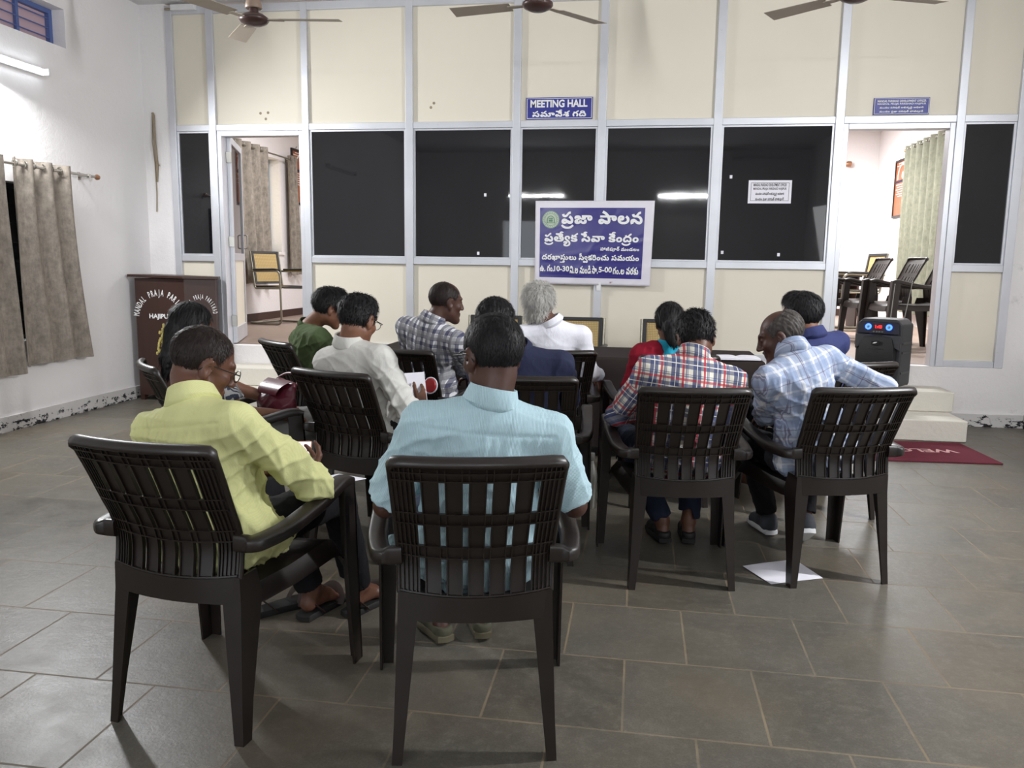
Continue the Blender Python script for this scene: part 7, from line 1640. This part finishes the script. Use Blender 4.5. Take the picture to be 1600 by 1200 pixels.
# crimson shawl over the left shoulder of the woman at the table
A = p9['arms'][0]; sf = Field((-0.45, -0.45, 0.40), (0.35, 0.35, 1.10), 0.008)
N9 = p9['N']
sf.cap(N9 + v3(-0.10, -0.03, -0.055), A[0] + v3(0.0, -0.02, 0.0), 0.060, 0.078, 0.04).cap(A[0] + v3(0, -0.02, 0), A[1] + v3(-0.01, -0.02, -0.02), 0.078, 0.070, 0.03).cap(N9 + v3(-0.115, -0.05, -0.13), v3(-0.15, -0.16, 0.55), 0.068, 0.07, 0.05).cap(A[1], A[1] + v3(0.0, 0.10, -0.14), 0.06, 0.04, 0.03)
co, q = sf.arrays(); co = relax(co, q, 2); co += vert_normals(co, q) * (0.007 * wrinkle(co, 5))[:, None]
link('shawl', quad_mesh('shawl', co, q), DK('crimson_cloth', (150, 26, 48)), p9['root'], True)
# red thread on the wrist of the man in lime
Wt, E1 = p1['arms'][1][2], p1['arms'][1][1]
d = unit(Wt - E1); x = unit(np.cross(d, v3(0, 0, 1))); y = np.cross(d, x)
MB().tube([Vector(Wt + d * 0.004 + (x * math.cos(a) + y * math.sin(a)) * 0.029) for a in np.linspace(0, 2 * math.pi, 22)], 0.003, 6, False).build('wrist_thread', M['red'], p1['root'], True)

# ---- things held by people or lying on them
def at_person(who, p):
    return who['root'].matrix_basis @ Vector(p)
def held(name, who, p, rotm, label, cat):
    t = thing(name, at_person(who, p), label=label, cat=cat)
    t.rotation_euler = (who['root'].matrix_basis.to_3x3() @ rotm).to_euler()
    return t
wr = p1['arms'][1][2]
t = held('mobile_phone', p1, v3(0.050, 0.350, 0.697), Matrix.Rotation(rad(24), 3, 'Z') @ Matrix.Rotation(rad(40), 3, 'X'), 'mobile phone with a lit pale screen in the hand of the man in lime', 'phone')
solid('case', (-0.038, -0.078, -0.005), (0.038, 0.078, 0.004), plain('gold_case', (170, 130, 96), 0.35), t, 0.004)
solid('screen', (-0.034, -0.072, 0.0038), (0.034, 0.072, 0.0048), emissive('phone_screen', (236, 216, 222), 0.55), t)
t = held('paper_sheet', p1, (0.175, 0.385, 0.622), Matrix.Rotation(rad(-12), 3, 'Z') @ Matrix.Rotation(rad(-6), 3, 'X'), 'small white paper on the lap of the man in lime', 'paper')
solid('sheet', (-0.06, -0.085, 0), (0.07, 0.085, 0.0015), M['paper'], t)
wr = p5['arms'][1][2]
t = held('paper_sheet', p5, wr + v3(-0.035, 0.075, 0.03), Matrix.Rotation(rad(64), 3, 'Z') @ Matrix.Rotation(rad(76), 3, 'X'), 'white papers held up by the man in the cream white shirt', 'paper')
for k in range(2): solid('sheet', (-0.105 + 0.006 * k, -0.075, 0.002 * k), (0.028 + 0.006 * k, 0.125 + 0.004 * k, 0.0012 + 0.002 * k), M['paper'], t)
t = held('zip_pouch', p5, v3(0.105, 0.250, 0.775), Matrix.Rotation(rad(80), 3, 'X'), 'small round red pouch with a pale rim behind the held papers', 'pouch')
MB().lathe([(0, -0.012), (0.034, -0.010), (0.040, 0), (0.034, 0.010), (0, 0.012)], 24).build('pouch_body', M['red'], t, True)
MB().tube([(0.041 * math.cos(a), 0.041 * math.sin(a), 0) for a in np.linspace(0, 2 * math.pi, 25)], 0.004, 8, False).build('rim', M['paper'], t, True)

# maroon handbag on the lap of the woman with flowers
t = held('handbag', p3, (-0.035, 0.20, 0.605), Matrix.Rotation(rad(18), 3, 'Z') @ Matrix.Rotation(rad(-24), 3, 'X'), 'maroon leather handbag on the lap of the woman with flowers in her hair', 'handbag')
bf = Field((-0.22, -0.13, -0.02), (0.22, 0.13, 0.28), 0.006)
bf.ell((0, 0, 0.075), (0.165, 0.085, 0.085), None, 0.03).ell((0, 0, 0.155), (0.13, 0.05, 0.075), None, 0.04).cap((-0.10, 0, 0.205), (0.10, 0, 0.205), 0.018, None, 0.04)
co, q = bf.arrays(); co = relax(co, q, 2); co += vert_normals(co, q) * (0.008 * wrinkle(co, 77, 0.8))[:, None]
t.scale = (0.92, 0.82, 0.84)
link('bag_body', quad_mesh('bag_body', co, q), M['leather'], t, True)
fp = MB(); rings = []
for k in range(9):
    a = k / 8; y = -0.03 - 0.062 * math.sin(a * 1.9); z = 0.222 - 0.115 * a
    rings.append([Vector((-0.12 + 0.03 * a, y, z)), Vector((0.12 - 0.03 * a, y, z)), Vector((0.12 - 0.03 * a, y - 0.006, z)), Vector((-0.12 + 0.03 * a, y - 0.006, z))])
fp.loft(rings); fp.build('flap', M['leather'], t, True, 0.002)
for x in (-0.06, 0.06): MB().tube([(x + 0.014 * math.cos(a), -0.075, 0.165 + 0.014 * math.sin(a)) for a in np.linspace(0, 2 * math.pi, 17)], 0.003, 6, False).build('buckle', M['steel'], t, True)
MB().tube([Vector((0.11 * math.cos(rad(a)), 0.01 + 0.02 * math.sin(rad(a)), 0.20 + 0.085 * math.sin(rad(a)))) for a in range(0, 181, 12)], (0.009, 0.004), 8).build('handle', M['leather'], t, True)

# footwear left on the floor and sandals worn by the man in lime
def sandal(loc, rz, label):
    t = thing('sandal', loc, rad(rz), label=label, cat='sandal')
    ol = [(-0.034, -0.125), (0.0, -0.138), (0.034, -0.125), (0.038, -0.03), (0.048, 0.07), (0.040, 0.12), (0.0, 0.14), (-0.040, 0.12), (-0.048, 0.07), (-0.038, -0.03)]
    b = MB(); b.loft([[Vector((x * k, y * k, z)) for x, y in ol] for k, z in ((0.95, 0.0), (1.0, 0.004), (1.0, 0.022), (0.95, 0.026))]); b.build('sole', plain('black_rubber_sole', (30, 28, 27), 0.7), t, True)
    s = MB(); s.tube([Vector((0.050 * math.cos(rad(a)), 0.045 + 0.03 * math.sin(rad(a)), 0.014 + 0.062 * math.sin(rad(a)))) for a in range(0, 181, 12)], (0.020, 0.0035), 8)
    s.tube([Vector((0.044 * math.cos(rad(a)), -0.045 - 0.05 * math.sin(rad(a)), 0.016 + 0.055 * math.sin(rad(a)))) for a in range(0, 181, 12)], (0.009, 0.003), 8)
    s.build('strap', plain('brown_leather_strap', (52, 36, 30), 0.6), t, True)
    return t
sandal((-1.39, 2.96, 0.0), -40, 'black sandal with a raised strap standing empty beside the bare heel')
sandal((-1.232, 2.985, 0.0), -15, 'dark sandal under the left foot of the man in lime')
sandal((-1.06, 3.045, 0.0), -21, 'dark sandal under the right foot of the man in lime')
